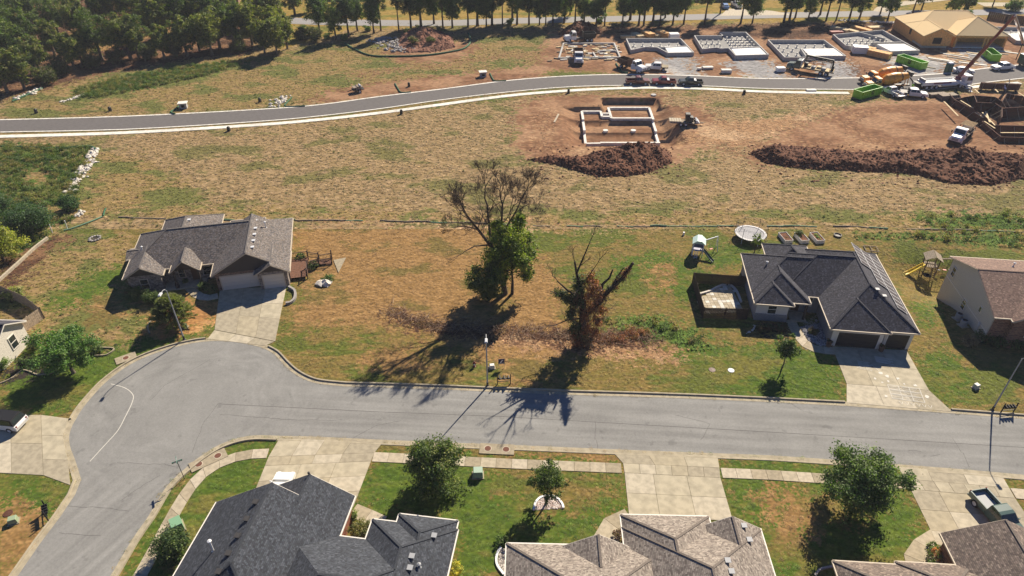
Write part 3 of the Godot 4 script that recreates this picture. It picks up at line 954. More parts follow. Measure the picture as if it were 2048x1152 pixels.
	q = L([10.43,-47.22, 21.11,-46.76, 20.93,-45.22, 11.27,-45.79, 11.26,-44.59, 20.72,-43.97, 20.66,-39.02, 11.01,-39.51])
	slabs(dE, q[0], q[1], q[2], q[3], [0.0, 0.33, 0.67, 1.0], [0.0, 1.0], 0.05, "concrete")
	slabs(dE, q[3], q[2], q[5], q[4], share(6), [0.0, 1.0], 0.055, "concrete")
	slabs(dE, q[4], q[5], q[6], q[7], [0.0, 0.3, 0.65, 1.0], [0.0, 0.48, 1.0], 0.05, "concrete")
	var dF := driveway("tan concrete driveway where the green pickup is parked")
	q = L([39.05,-45.34, 48.85,-44.22, 48.69,-42.77, 38.81,-43.85, 38.95,-42.59, 48.54,-41.53, 48.37,-35.99, 38.53,-36.80])
	slabs(dF, q[0], q[1], q[2], q[3], [0.0, 0.28, 0.62, 1.0], [0.0, 1.0], 0.05, "concrete")
	slabs(dF, q[3], q[2], q[5], q[4], share(7), [0.0, 1.0], 0.055, "concrete")
	slabs(dF, q[4], q[5], q[6], q[7], [0.0, 0.27, 0.6, 1.0], [0.0, 0.4, 0.8, 1.0], 0.05, "concrete")

	var s1 := sidewalk("curving sidewalk round the street corner up to the wide driveway")
	walk(s1, smooth(L([-32.43,-31.95, -32.31,-33.52, -32.11,-36.55, -31.91,-40.00, -31.63,-42.35, -31.08,-44.16, -30.26,-45.34, -28.83,-46.37, -26.97,-46.96, -25.16,-47.09]), 4), 1.25, 1.6, 0.06, "walk")
	var s2 := sidewalk("straight sidewalk behind the street trees between two driveways")
	walk(s2, L([-14.25,-46.63, 0.00,-45.73, 11.04,-45.16]), 1.25, 1.55, 0.06, "walk")
	var s3 := sidewalk("straight sidewalk behind the round maple near the green pickup")
	walk(s3, L([20.98,-44.59, 25.56,-44.34, 31.36,-43.85, 38.82,-43.25]), 1.25, 1.55, 0.06, "walk")
	var s4 := sidewalk("short end of sidewalk beyond the green pickup's driveway")
	walk(s4, L([48.69,-42.12, 52.51,-41.71]), 1.25, 1.55, 0.06, "walk")

	var pA := path("curved concrete path from the driveway to the covered porch")
	walk(pA, smooth(L([-39.85,-74.41, -41.11,-73.95, -42.43,-74.41, -43.75,-75.56, -44.59,-76.50]), 4), 1.3, 1.2, 0.05, "walk")
	var pB := path("concrete path from the chalked driveway past the rock bed to the porch")
	walk(pB, smooth(L([39.33,-63.11, 37.68,-63.29, 36.30,-64.23, 35.98,-66.95, 35.96,-69.18]), 4), 1.35, 1.2, 0.05, "walk")
	var pD := path("concrete path along the handrail of the slate-roofed house")
	walk(pD, L([-15.10,-40.23, -13.61,-39.56, -12.08,-38.80]), 1.5, 1.4, 0.05, "walk")
	var pE := path("angled concrete path at the tan-roofed house")
	walk(pE, L([11.17,-39.34, 9.33,-38.48, 8.52,-37.42, 8.47,-35.00]), 2.2, 1.8, 0.05, "walk")
	var pF := path("angled concrete path to the brick wall of the brown house")
	walk(pF, L([39.10,-37.21, 36.96,-36.09, 35.99,-35.49, 35.37,-33.10]), 2.0, 1.8, 0.05, "walk")

	drain(P(-46.51, -61.74), -0.62, "concrete storm drain top on the kerb of the turning circle", 1)
	drain(P(-30.96, -46.18), -0.62, "long storm drain top with two rusty lids at the corner", 2)
	drain(P(-1.56, -47.62), 0.06, "dark storm drain top with two lids under the dead tree's shadow", 2)
	lid(P(23.62, -59.71), 0.32, "small brown sewer lid in the lawn", M.door_brown)
	lid(P(25.84, -59.62), 0.3, "pale round clean-out cover in the green lawn", M.metal_pale)
	lid(P(-47.62, -39.84), 0.33, "rusty round lid in the dry lawn", M.door_brown)

	var up := smooth(L([-112.83,-135.52, -106.92,-136.06, -81.70,-137.97, -55.20,-141.78, -42.36,-144.57, -29.49,-149.76, -15.81,-154.60, 0.00,-160.56, 15.11,-163.78, 30.36,-164.69, 45.29,-163.60, 61.24,-161.62, 82.39,-162.16, 93.56,-163.23, 106.94,-165.79, 117.39,-169.18, 128.96,-172.28, 141.38,-175.47]), 4)
	var lo := smooth(L([-108.66,-129.04, -103.26,-130.04, -78.69,-131.44, -53.29,-135.52, -40.98,-138.52, -28.41,-142.80, -15.29,-148.20, 0.00,-153.29, 14.58,-156.60, 29.28,-157.45, 43.85,-157.11, 59.30,-155.26, 79.30,-154.60, 92.88,-154.27, 102.39,-155.93, 110.49,-159.00, 123.02,-162.52, 134.78,-165.42]), 4)
	var rp := up.duplicate()
	for i in range(lo.size() - 1, -1, -1):
		rp.append(lo[i])
	paved.append(rp)
	mb = MB.new()
	for i in up.size() - 1:
		mb.quad(v3(lo[i], 0.05), v3(lo[i + 1], 0.05), v3(up[i + 1], 0.05), v3(up[i], 0.05))
	structure("road", "new dark asphalt road curving through the building site", mb, M.asphalt_new)
	mb = MB.new()
	strip(mb, offset_line(up, 0.25), 0.5, 0.085)
	structure("kerb", "pale new kerb on the far side of the site road", mb, M.new_concrete)
	mb = MB.new()
	strip(mb, offset_line(lo, -0.2), 0.4, 0.085)
	structure("kerb", "pale new kerb on the meadow side of the site road", mb, M.new_concrete)
	var nw := smooth(L([-107.39,-127.07, -101.82,-127.68, -77.82,-129.54, -52.69,-133.52, -40.47,-136.33, -28.00,-140.21, -15.05,-145.16, 0.00,-150.71, 14.38,-153.94, 29.01,-155.60, 43.40,-155.10, 58.60,-152.96, 76.82,-152.15]), 4)
	var sw := sidewalk("long white new sidewalk along the site road and the meadow")
	walk(sw, nw, 1.45, 4.0, 0.09, "fresh")
	var sw2 := sidewalk("short white piece of new sidewalk behind the pump truck")
	walk(sw2, L([104.89,-155.60, 112.46,-157.28, 119.93,-159.00]), 1.45, 4.0, 0.09, "fresh")

	mb = MB.new()
	strip(mb, smooth(L([-70.16,-214.81, -57.55,-212.56, -39.09,-211.45, -20.42,-211.18, 0.00,-213.68, 38.06,-216.53, 79.00,-220.02, 118.66,-222.41, 146.58,-223.62, 176.63,-226.69]), 4), 6.5, 0.05)
	structure("road", "pale street running behind the row of trees", mb, M.asphalt_far)
	paved.append(L([-69.23,-211.45, 0.00,-210.90, 78.12,-217.10, 174.59,-223.62, 178.71,-229.84, 79.91,-223.01, 0.00,-216.53, -71.11,-218.26]))
	mb = MB.new()
	strip(mb, smooth(L([115.41,-224.23, 119.46,-229.84, 126.35,-234.37, 136.46,-238.37, 146.87,-242.50])), 4.0, 0.055)
	structure("driveway", "pale driveway bending off the street behind the trees", mb, M.walk_0)
	mb = MB.new()
	strip(mb, L([152.04,-233.71, 166.33,-233.71, 181.71,-234.37]), 5.0, 0.055)
	structure("road", "pale strip of a farther street beyond the yellow lawns", mb, M.walk_0)
	mb = MB.new()
	mb.flat(L([64.05,-219.43, 68.53,-227.94, 75.69,-227.94, 82.07,-225.45, 87.54,-220.62]), 0.057)
	structure("driveway", "pale far driveway with two parked cars", mb, M.walk_2)

func driveway(label: String) -> Node3D:
	var o := Node3D.new()
	o.name = numbered("driveway")
	add_child(o)
	return tag(o, label, "", "", "structure")

func sidewalk(label: String) -> Node3D:
	var o := Node3D.new()
	o.name = numbered("sidewalk")
	add_child(o)
	return tag(o, label, "", "", "structure")

func path(label: String) -> Node3D:
	var o := Node3D.new()
	o.name = numbered("path")
	add_child(o)
	return tag(o, label, "", "", "structure")

func drain(at: Vector3, turn: float, label: String, lids: int) -> void:
	var t := thing("storm_drain", label, "storm drain", at, -turn)
	var w := 2.3 if lids == 1 else 3.6
	var mb := MB.new()
	mb.box(Vector3(0, 0.045, 0), Vector3(w, 0.11, 1.35))
	part("slab", mb, M.walk_3, t)
	for k in lids:
		mb = MB.new()
		mb.lathe(Vector3((k - 0.5 * (lids - 1)) * 1.9, 0.0, 0), Vector3.UP, [Vector2(0.42, 0.0), Vector2(0.42, 0.106), Vector2(0.0, 0.108)], 18)
		part("ring", mb, M.walk_2, t)
		mb = MB.new()
		mb.lathe(Vector3((k - 0.5 * (lids - 1)) * 1.9, 0.0, 0), Vector3.UP, [Vector2(0.33, 0.0), Vector2(0.33, 0.112), Vector2(0.0, 0.116)], 18)
		part("lid", mb, mat("rust", C8(120, 76, 58), 0.9, M.tex_grain, 0.8), t)

func lid(at: Vector3, r: float, label: String, m: Material) -> void:
	var mb := MB.new()
	mb.lathe(Vector3.ZERO, Vector3.UP, [Vector2(r * 1.3, 0.0), Vector2(r * 1.25, 0.05), Vector2(r, 0.06), Vector2(r, 0.05), Vector2(0.0, 0.07)], 16)
	tag(part("sewer_lid", mb, m, null, at), label, "lid")

func chalk_art(parent: Node3D) -> void:
	var o := L([45.39,-59.02])
	var ex := (Vector2(47.10, -58.68) - o[0]).normalized()
	var ez := Vector2(-ex.y, ex.x)
	var at := func(p: Vector2) -> Vector2: return Vector2(43.21, -57.18) + ex * p.x + ez * p.y
	var line := func(mb: MB, pts: Array, w: float) -> void:
		var l := PackedVector2Array()
		for p in pts:
			l.append(at.call(p))
		strip(mb, l, w, 0.066)
	var mb := MB.new()
	for k in 4:
		line.call(mb, [Vector2(0, k * 0.75), Vector2(3.4, k * 0.75)], 0.07)
		line.call(mb, [Vector2(k * 1.13, 0), Vector2(k * 1.13, 2.25)], 0.07)
	for k in 9:
		line.call(mb, [Vector2(0.1, 0.2 + k * 0.24), Vector2(1.2 + 0.22 * (k % 4), 0.22 + k * 0.24)], 0.05)
		line.call(mb, [Vector2(1.5, 0.15 + k * 0.24), Vector2(3.1 - 0.2 * (k % 3), 0.17 + k * 0.24)], 0.045)
	for k in 6:
		line.call(mb, [Vector2(0.6 + k * 0.6, 2.6), Vector2(0.8 + k * 0.6, 3.05), Vector2(1.0 + k * 0.6, 2.6)], 0.06)
	var g := part("chalk_drawing", mb, M.chalk, parent)
	g.set_meta("label", "white chalk grid with scribbled rows")
	mb = MB.new()
	for b in [[-0.6, 2.0, 0.34], [-0.5, -0.3, 0.25], [-1.2, -0.8, 0.3], [0.2, -0.6, 0.28], [1.9, -0.5, 0.24], [3.1, -0.5, 0.36], [3.9, 1.2, 0.42], [-0.3, -1.9, 0.52], [0.3, -1.5, 0.4], [1.4, -1.3, 0.4]]:
		var pl := PackedVector2Array()
		for k in 9:
			pl.append(at.call(Vector2(b[0], b[1]) + Vector2.from_angle(TAU * k / 9) * b[2] * rng.randf_range(0.3, 0.7)))
		mb.flat(pl, 0.066)
	part("chalk_blots", mb, M.chalk, parent)
	mb = MB.new()
	for k in 7:
		line.call(mb, [Vector2(-2.6, -3.6 + k * 0.22), Vector2(-1.2 - 0.2 * (k % 2), -3.5 + k * 0.22)], 0.06)
		line.call(mb, [Vector2(-0.4, -4.9 + k * 0.16), Vector2(1.6 - 0.3 * (k % 3), -4.7 + k * 0.16)], 0.07)
	line.call(mb, [Vector2(-2.9, -2.4), Vector2(-1.0, -3.2), Vector2(-0.4, -2.2)], 0.07)
	part("chalk_scribble", mb, M.chalk, parent)


# ---- houses ----------------------------------------------------------------------------------------------

class House:
	var roof := MB.new()
	var cap := MB.new()
	var trim := MB.new()
	var walls := {}
	var root: Node3D
	var k := 0
	func wall(m: String) -> MB:
		if not walls.has(m):
			walls[m] = MB.new()
		return walls[m]

func rface(mb: MB, pts: Array, e0: Vector3, e1: Vector3) -> void:
	var uax := (e1 - e0).normalized()
	var nn: Vector3 = ((pts[1] as Vector3) - pts[0]).cross((pts[2] as Vector3) - pts[0]).normalized()
	var vax := nn.cross(uax).normalized()
	var uv := func(p: Vector3) -> Vector2: return Vector2((p - e0).dot(uax), -(p - e0).dot(vax))
	for i in range(1, pts.size() - 1):
		mb.triuv(pts[0], pts[i], pts[i + 1], uv.call(pts[0]), uv.call(pts[i]), uv.call(pts[i + 1]))

func block(h: House, x0: float, x1: float, z0: float, z1: float, eave: float, pitch: float, axis: String, ends: String, wallm := "", base := 0.0, gablem := "", inset := 0.42, capped := "r01") -> void:
	h.k += 1
	var dy := 0.007 * h.k
	eave += dy
	var ax := axis == "x"
	var a0 := x0 if ax else z0
	var a1 := x1 if ax else z1
	var b0 := z0 if ax else x0
	var b1 := z1 if ax else x1
	var pt := func(a: float, b: float, y: float) -> Vector3: return Vector3(a, y, b) if ax else Vector3(b, y, a)
	var half := (b1 - b0) * 0.5
	var bm := (b0 + b1) * 0.5
	var top := eave + half * pitch
	var r0 := a0 + (half if ends[0] == "h" else 0.0)
	var r1 := a1 - (half if ends[1] == "h" else 0.0)
	if r0 > r1:
		r0 = (a0 + a1) * 0.5
		r1 = r0
	var A0: Vector3 = pt.call(a0, b0, eave)
	var A1: Vector3 = pt.call(a1, b0, eave)
	var B0: Vector3 = pt.call(a0, b1, eave)
	var B1: Vector3 = pt.call(a1, b1, eave)
	var R0: Vector3 = pt.call(r0, bm, top)
	var R1: Vector3 = pt.call(r1, bm, top)
	var faces := [[[A0, A1, R1, R0], A0, A1], [[B1, B0, R0, R1], B1, B0]]
	if ends[0] == "h": faces.append([[B0, A0, R0], B0, A0])
	if ends[1] == "h": faces.append([[A1, B1, R1], A1, B1])
	var drop := Vector3(0, -0.17, 0)
	for f in faces:
		var pts: Array = f[0]
		var nn: Vector3 = ((pts[1] as Vector3) - pts[0]).cross((pts[2] as Vector3) - pts[0])
		if nn.y < 0.0:
			pts = pts.duplicate()
			pts.reverse()
		rface(h.roof, pts, f[1], f[2])
		for i in range(1, pts.size() - 1):
			h.trim.tri((pts[0] as Vector3) + drop, (pts[i + 1] as Vector3) + drop, (pts[i] as Vector3) + drop)
	var edges := [[A0, A1], [B0, B1]]
	if ends[0] == "h": edges.append([A0, B0])
	else: edges.append_array([[A0, R0], [R0, B0]])
	if ends[1] == "h": edges.append([A1, B1])
	else: edges.append_array([[A1, R1], [R1, B1]])
	var ctr: Vector3 = pt.call((a0 + a1) * 0.5, bm, eave)
	for e in edges:
		var p: Vector3 = e[0]
		var q: Vector3 = e[1]
		var flat_ := Vector3(q.x - p.x, 0, q.z - p.z)
		var out := Vector3(flat_.z, 0, -flat_.x).normalized()
		if out.dot((p + q) * 0.5 - ctr) < 0.0: out = -out
		var level: bool = absf(p.y - q.y) < 0.01
		var w := 0.10 if level else 0.05
		h.trim.bar(p + out * (w * 0.5 + 0.002 + 0.001 * h.k) + drop * (0.5 if level else 0.7), q + out * (w * 0.5 + 0.002 + 0.001 * h.k) + drop * (0.5 if level else 0.7), w, 0.165 if level else 0.13)
	var caps := []
	if R0.distance_to(R1) > 0.1 and "r" in capped: caps.append([R0, R1])
	if ends[0] == "h" and "0" in capped: caps.append_array([[A0, R0], [B0, R0]])
	if ends[1] == "h" and "1" in capped: caps.append_array([[A1, R1], [B1, R1]])
	for e in caps:
		h.cap.bar((e[0] as Vector3) + Vector3(0, 0.012, 0), (e[1] as Vector3) + Vector3(0, 0.006, 0), 0.2, 0.035)
	var foot := PackedVector2Array()
	for q in [Vector3(x0 + 0.5, 0, z0 + 0.5), Vector3(x1 - 0.5, 0, z0 + 0.5), Vector3(x1 - 0.5, 0, z1 - 0.5), Vector3(x0 + 0.5, 0, z1 - 0.5)]:
		var p: Vector3 = h.root.transform * q
		foot.append(Vector2(p.x, p.z))
	paved.append(foot)
	if wallm == "":
		return
	var w := h.wall(wallm)
	var ins := inset + 0.006 * h.k
	var c0: float = a0 + (ins if ends[0] == "h" else 0.32)
	var c1: float = a1 - (ins if ends[1] == "h" else 0.32)
	var d0 := b0 + ins
	var d1 := b1 - ins
	var yt := eave + 0.04
	var lo: Vector3 = pt.call(minf(c0, c1), d0, base)
	var hi: Vector3 = pt.call(maxf(c0, c1), d1, yt)
	w.box((lo + hi) * 0.5, (hi - lo).abs())
	for e in 2:
		if ends[e] == "g":
			var c := c0 if e == 0 else c1
			var tp: float = eave + (half) * pitch - 0.2
			var g := MB.new()
			var ta: Vector3 = pt.call(c, d0, yt)
			var tb: Vector3 = pt.call(c, d1, yt)
			var tc: Vector3 = pt.call(c, bm, tp)
			var back: Vector3 = pt.call(0.2 if e == 0 else -0.2, 0.0, 0.0) - pt.call(0.0, 0.0, 0.0)
			g.tri(ta, tb, tc)
			g.tri(ta + back, tc + back, tb + back)
			part("gable", g, M[gablem if gablem else wallm], h.root)

func finish(h: House, roofm: String, capm: String, trimm: String) -> void:
	for m in h.walls:
		part("wall", h.walls[m], M[m], h.root)
	var rf := part("roof", h.roof, M[roofm], h.root)
	part("ridge_cap", h.cap, M[capm], rf)
	part("gutter", h.trim, M[trimm], rf)

func window(h: House, at: Vector3, face: float, w: float, ht: float, frame := "trim_white", split := true) -> void:
	var b := Basis(Vector3.UP, face)
	var mb := MB.new()
	var t := 0.08
	for s in [-1, 1]:
		mb.boxb(at + b * Vector3(s * (w * 0.5 - t * 0.5), 0, 0.035), Vector3(t, ht, 0.09), b)
		mb.boxb(at + b * Vector3(0, s * (ht * 0.5 - t * 0.5), 0.033), Vector3(w - 2 * t, t, 0.086), b)
	if split:
		mb.boxb(at + b * Vector3(0, 0, 0.033), Vector3(w - 2 * t, 0.06, 0.08), b)
	var o := part("window", mb, M[frame], h.root)
	mb = MB.new()
	mb.boxb(at + b * Vector3(0, 0, 0.012), Vector3(w - t, ht - t, 0.03), b)
	part("pane", mb, M.glass, o)

func garage_door(h: House, at: Vector3, face: float, w: float, ht: float, m: String, frame: String) -> void:
	var b := Basis(Vector3.UP, face)
	var mb := MB.new()
	for s in [-1, 1]:
		mb.boxb(at + b * Vector3(s * (w * 0.5 + 0.07), ht * 0.5, 0.03), Vector3(0.14, ht, 0.12), b)
	mb.boxb(at + b * Vector3(0, ht + 0.08, 0.03), Vector3(w + 0.28, 0.16, 0.12), b)
	var o := part("garage_door", mb, M[frame], h.root)
	for k in 4:
		mb = MB.new()
		var y := ht * (k + 0.5) / 4.0
		mb.boxb(at + b * Vector3(0, y, 0.018), Vector3(w, ht / 4.0 - 0.02, 0.04), b)
		var n := int(round(w / 0.6))
		for i in n:
			mb.boxb(at + b * Vector3(-w * 0.5 + (i + 0.5) * w / n, y, 0.042), Vector3(w / n - 0.12, ht / 4.0 - 0.16, 0.014), b)
		part("panel", mb, M[m], o)

func door(h: House, at: Vector3, face: float, m := "door_brown") -> void:
	var b := Basis(Vector3.UP, face)
	var mb := MB.new()
	mb.boxb(at + b * Vector3(0, 1.03, 0.025), Vector3(0.95, 2.06, 0.06), b)
	var o := part("door", mb, M[m], h.root)
	mb = MB.new()
	mb.boxb(at + b * Vector3(0.36, 1.0, 0.08), Vector3(0.05, 0.12, 0.06), b)
	part("handle", mb, M.metal_grey, o)

func roof_vent(h: House, at: Vector3, turn: float, m := "metal_grey") -> void:
	var mb := MB.new()
	mb.box(at + Vector3(0, 0.12, 0), Vector3(0.34, 0.16, 0.34), turn)
	mb.box(at + Vector3(0, 0.21, 0), Vector3(0.46, 0.04, 0.46), turn)
	part("roof_vent", mb, M[m], h.root)

func vent_pipe(h: House, at: Vector3, ht := 0.5, m := "metal_pale") -> void:
	var mb := MB.new()
	mb.tube(at + Vector3(0, -0.1, 0), at + Vector3(0, ht, 0), 0.07, 0.07, 10)
	mb.lathe(at + Vector3(0, ht - 0.02, 0), Vector3.UP, [Vector2(0.07, 0.0), Vector2(0.17, 0.04), Vector2(0.17, 0.12), Vector2(0.02, 0.2)], 10)
	mb.lathe(at + Vector3(0, -0.12, 0), Vector3.UP, [Vector2(0.24, 0.0), Vector2(0.1, 0.22)], 10)
	part("vent_pipe", mb, M[m], h.root)

func new_house(called: String, label: String, at: Vector3, deg: float) -> House:
	var h := House.new()
	h.root = thing(called, label, "house", at, -deg_to_rad(deg))
	return h

func house_a() -> void:
	var h := new_house("brick_house", "grey brick house with grey shingle roof, three gables and pale garage doors", Vector3(-39.85, 0, -75.59), -12.5)
	block(h, -12.1, 9.5, -13.5, -2.95, 2.7, 0.6, "x", "hh", "brick_grey", 0.0, "", 0.42, "r0")
	block(h, -0.65, 9.5, -10.5, 0.32, 2.7, 0.6, "z", "gg", "brick_dark", 0.0, "trim_dark")
	block(h, 4.95, 9.62, -4.0, 1.25, 2.66, 0.6, "z", "gg", "brick_grey", 0.0, "trim_dark")
	block(h, -12.05, -7.0, -7.0, -1.42, 2.7, 0.6, "z", "gg", "brick_grey", 0.0, "trim_dark")
	block(h, -12.7, -8.0, -9.35, -6.45, 2.68, 0.42, "x", "gg", "brick_grey")
	block(h, -9.3, -0.9, -17.0, -8.0, 2.7, 0.6, "z", "hg", "siding_grey")
	block(h, 0.4, 5.4, -14.6, -9.0, 2.68, 0.5, "z", "hg", "siding_grey", 0.0, "", 0.42, "")
	block(h, -6.1, -2.25, -5.0, -1.4, 2.88, 0.84, "z", "gg")
	var g := MB.new()
	g.tri(Vector3(-5.7, 2.95, -1.75), Vector3(-2.65, 2.95, -1.75), Vector3(-4.17, 4.2, -1.75))
	part("gable", g, M.trim_dark, h.root)
	var mb := MB.new()
	mb.box(Vector3(-4.9, 0.11, -2.5), Vector3(5.6, 0.22, 2.0))
	part("porch", mb, M.walk_0, h.root)
	for x in [-5.75, -2.6]:
		mb = MB.new()
		mb.box(Vector3(x, 1.55, -1.75), Vector3(0.24, 2.7, 0.24))
		mb.box(Vector3(x, 0.55, -1.75), Vector3(0.42, 0.7, 0.42))
		part("post", mb, M.trim_dark, h.root)
	door(h, Vector3(-3.5, 0.22, -3.32), 0.0)
	window(h, Vector3(-5.2, 1.5, -3.34), 0.0, 0.9, 1.5, "trim_tan")
	window(h, Vector3(-9.65, 1.45, -1.72), 0.0, 1.1, 1.6, "trim_tan")
	window(h, Vector3(-1.7, 1.5, -3.34), 0.0, 1.5, 1.5, "trim_tan")
	garage_door(h, Vector3(2.75, 0.06, 0.0), 0.0, 4.7, 2.15, "garage_cream", "trim_tan")
	garage_door(h, Vector3(7.3, 0.06, 0.93), 0.0, 2.65, 2.15, "garage_cream", "trim_tan")
	for x in [0.12, 5.4]:
		mb = MB.new()
		mb.box(Vector3(x, 1.85, 0.08 + (0.0 if x < 1 else 0.0)), Vector3(0.14, 0.3, 0.14))
		part("wall_lamp", mb, M.black, h.root)
	for z in [-1.5, -3.2, -4.9, -6.6]:
		roof_vent(h, Vector3(5.15, 2.7 + (9.5 - 5.15) * 0.6, z), 0.0, "metal_pale")
	roof_vent(h, Vector3(4.95, 5.15, -9.2), 0.0, "metal_pale")
	roof_vent(h, Vector3(7.0, 3.6, -11.3), 0.0, "metal_pale")
	roof_vent(h, Vector3(-4.6, 4.9, -11.9), 0.0, "metal_pale")
	vent_pipe(h, Vector3(6.3, 4.55, -8.0), 0.9)
	vent_pipe(h, Vector3(-10.4, 3.7, -7.2), 0.35)
	finish(h, "roof_grey", "cap_grey", "trim_tan")
	var t := thing("wooden_deck", "dark brown timber deck with railings and steps beside the grey house", "deck", h.root.position + h.root.basis * Vector3(9.0, 0, 0), h.root.rotation.y)
	for k in 12:
		mb = MB.new()
		mb.box(Vector3(1.35, 0.45, -0.55 - k * 0.42), Vector3(2.5, 0.05, 0.39))
		part("board", mb, M.wood_deck, t)
	for p in [[0.25, -0.4], [2.55, -0.4], [2.55, -2.6], [0.25, -5.4], [2.55, -5.4], [4.1, -4.6], [5.9, -3.4], [5.9, -4.8], [4.1, -3.3]]:
		mb = MB.new()
		mb.box(Vector3(p[0], 0.75, p[1]), Vector3(0.14, 1.5, 0.14))
		mb.box(Vector3(p[0], 1.52, p[1]), Vector3(0.19, 0.06, 0.19))
		part("post", mb, M.wood_dark, t)
	for e in [[2.55, -0.4, 2.55, -2.6, 1.4], [0.25, -5.4, 2.55, -5.4, 1.4], [2.55, -5.4, 4.1, -4.6, 1.3], [4.1, -4.6, 5.9, -4.8, 1.0], [2.55, -2.6, 4.1, -3.3, 1.3], [4.1, -3.3, 5.9, -3.4, 1.0]]:
		mb = MB.new()
		var a := Vector3(e[0], e[4], e[1])
		var b := Vector3(e[2], e[4], e[3])
		mb.bar(a, b, 0.12, 0.06)
		mb.bar(a + Vector3(0, -0.75, 0), b + Vector3(0, -0.75, 0), 0.06, 0.06)
		for k in 9:
			var q := a.lerp(b, (k + 0.5) / 9.0)
			mb.box(q + Vector3(0, -0.38, 0), Vector3(0.035, 0.72, 0.035))
		part("railing", mb, M.wood_dark, t)
	for k in 4:
		mb = MB.new()
		mb.box(Vector3(3.2 + k * 0.75, 0.42 - k * 0.1, -3.95), Vector3(0.78, 0.06, 1.2), -0.0)
		part("step", mb, M.wood_deck, t)

func house_b() -> void:
	var h := new_house("stone_house", "house with charcoal hip roof, solar panels and black garage doors", Vector3(39.15, 0, -63.83), 7.2)
	var p := 0.62
	block(h, -0.67, 9.7, -18.17, -0.38, 2.8, p, "z", "hh", "stone_grey", 0.0, "", 0.5)
	block(h, -0.67, 6.33, -3.95, 0.03, 2.8, p, "z", "gh", "stone_grey", 0.0, "", 0.5)
	block(h, -5.6, 4.5, -16.84, -6.46, 2.8, p, "x", "hg", "siding_grey")
	block(h, -9.0, -0.95, -15.86, -6.46, 2.8, p, "x", "hg", "siding_grey")
	block(h, -8.97, -1.93, -10.05, -4.81, 2.8, p, "z", "gh")
	block(h, -8.96, -4.1, -7.32, -4.05, 2.8, p, "z", "gh", "siding_grey")
	block(h, -5.66, 0.5, -18.9, -12.0, 2.8, p, "z", "hh", "siding_grey")
	var mb := MB.new()
	mb.box(Vector3(2.85, 1.42, -0.40), Vector3(5.9, 2.8, 0.16))
	part("wall", mb, M.panel_white, h.root)
	mb = MB.new()
	mb.box(Vector3(7.7, 1.42, -0.78), Vector3(3.2, 2.8, 0.16))
	part("wall", mb, M.panel_white, h.root)
	garage_door(h, Vector3(2.9, 0.06, -0.31), 0.0, 4.75, 2.2, "garage_dark", "panel_white")
	garage_door(h, Vector3(7.65, 0.06, -0.69), 0.0, 2.45, 2.2, "garage_dark", "panel_white")
	mb = MB.new()
	mb.box(Vector3(-6.52, 1.95, -4.50), Vector3(3.95, 1.75, 0.06))
	for k in 8:
		mb.box(Vector3(-8.45 + k * 0.55, 1.95, -4.46), Vector3(0.06, 1.75, 0.04))
	part("wall", mb, M.panel_white, h.root)
	mb = MB.new()
	mb.box(Vector3(-6.52, 0.55, -4.42), Vector3(4.05, 1.05, 0.2))
	part("wall", mb, M.stone_grey, h.root)
	window(h, Vector3(-6.55, 1.85, -4.45), 0.0, 1.15, 1.5, "trim_white")
	window(h, Vector3(-1.45, 1.7, -6.9), 0.0, 0.9, 1.4, "trim_white")
	mb = MB.new()
	mb.box(Vector3(-2.9, 0.09, -5.6), Vector3(2.0, 0.18, 2.0))
	part("porch", mb, M.walk_0, h.root)
	mb = MB.new()
	mb.box(Vector3(-2.25, 1.45, -5.05), Vector3(0.26, 2.6, 0.26))
	part("post", mb, M.trim_dark, h.root)
	door(h, Vector3(-3.0, 0.18, -6.85), 0.0)
	vent_pipe(h, Vector3(-6.6, 4.1, -11.2), 0.5)
	for v in [[5.3, -5.0], [6.1, -4.4]]:
		roof_vent(h, Vector3(v[0], 2.8 + (9.7 - v[0]) * p, v[1]), 0.0, "metal_grey")
	finish(h, "roof_black", "cap_black", "trim_tan")
	var sl := Vector3(1, -p, 0).normalized()
	var nn := Vector3(p, 1, 0).normalized()
	var bs := Basis(sl, nn, sl.cross(nn))
	for c in 3:
		var zs := -15.6 + (0.7 if c == 0 else 0.0)
		var count: int = [5, 8, 12][c]
		for k in count:
			var x := 5.55 + c * 1.42
			var z := -15.0 + k * 1.02 + (0.0 if c < 2 else -0.2)
			var at := Vector3(x, 2.8 + (9.7 - x) * p + 0.16, z)
			var b2 := MB.new()
			b2.boxb(at, Vector3(1.62, 0.04, 0.99), bs)
			var pn := part("solar_panel", b2, mat("solar_frame", C8(214, 214, 212), 0.6), h.root)
			b2 = MB.new()
			b2.boxb(at + nn * 0.012, Vector3(1.5, 0.03, 0.86), bs)
			part("cells", b2, mat("solar_cells", C8(84, 78, 80), 0.35), pn)
	planter(h.root.transform * Vector3(-0.25, 0, -0.1), "tall brown planter left of the wide black garage door".replace("left of", "by the rock bed and"))
	planter(h.root.transform * Vector3(5.9, 0, 0.0), "tall brown planter between the two black garage doors")

func planter(at: Vector3, label: String) -> void:
	var t := thing("planter", label, "planter", at)
	var mb := MB.new()
	mb.lathe(Vector3.ZERO, Vector3.UP, [Vector2(0.0, 0.0), Vector2(0.26, 0.0), Vector2(0.36, 0.85), Vector2(0.3, 0.85), Vector2(0.28, 0.75), Vector2(0.0, 0.75)], 12)
	part("pot", mb, mat("pot", C8(92, 70, 58), 0.7), t)
	part("plant", leaf_ball(Vector3(0, 0.95, 0), Vector3(0.38, 0.3, 0.38), 90, 0.12, [Color(0.05, 0.075, 0.03), Color(0.1, 0.06, 0.04)], 3), M.leaf, t)

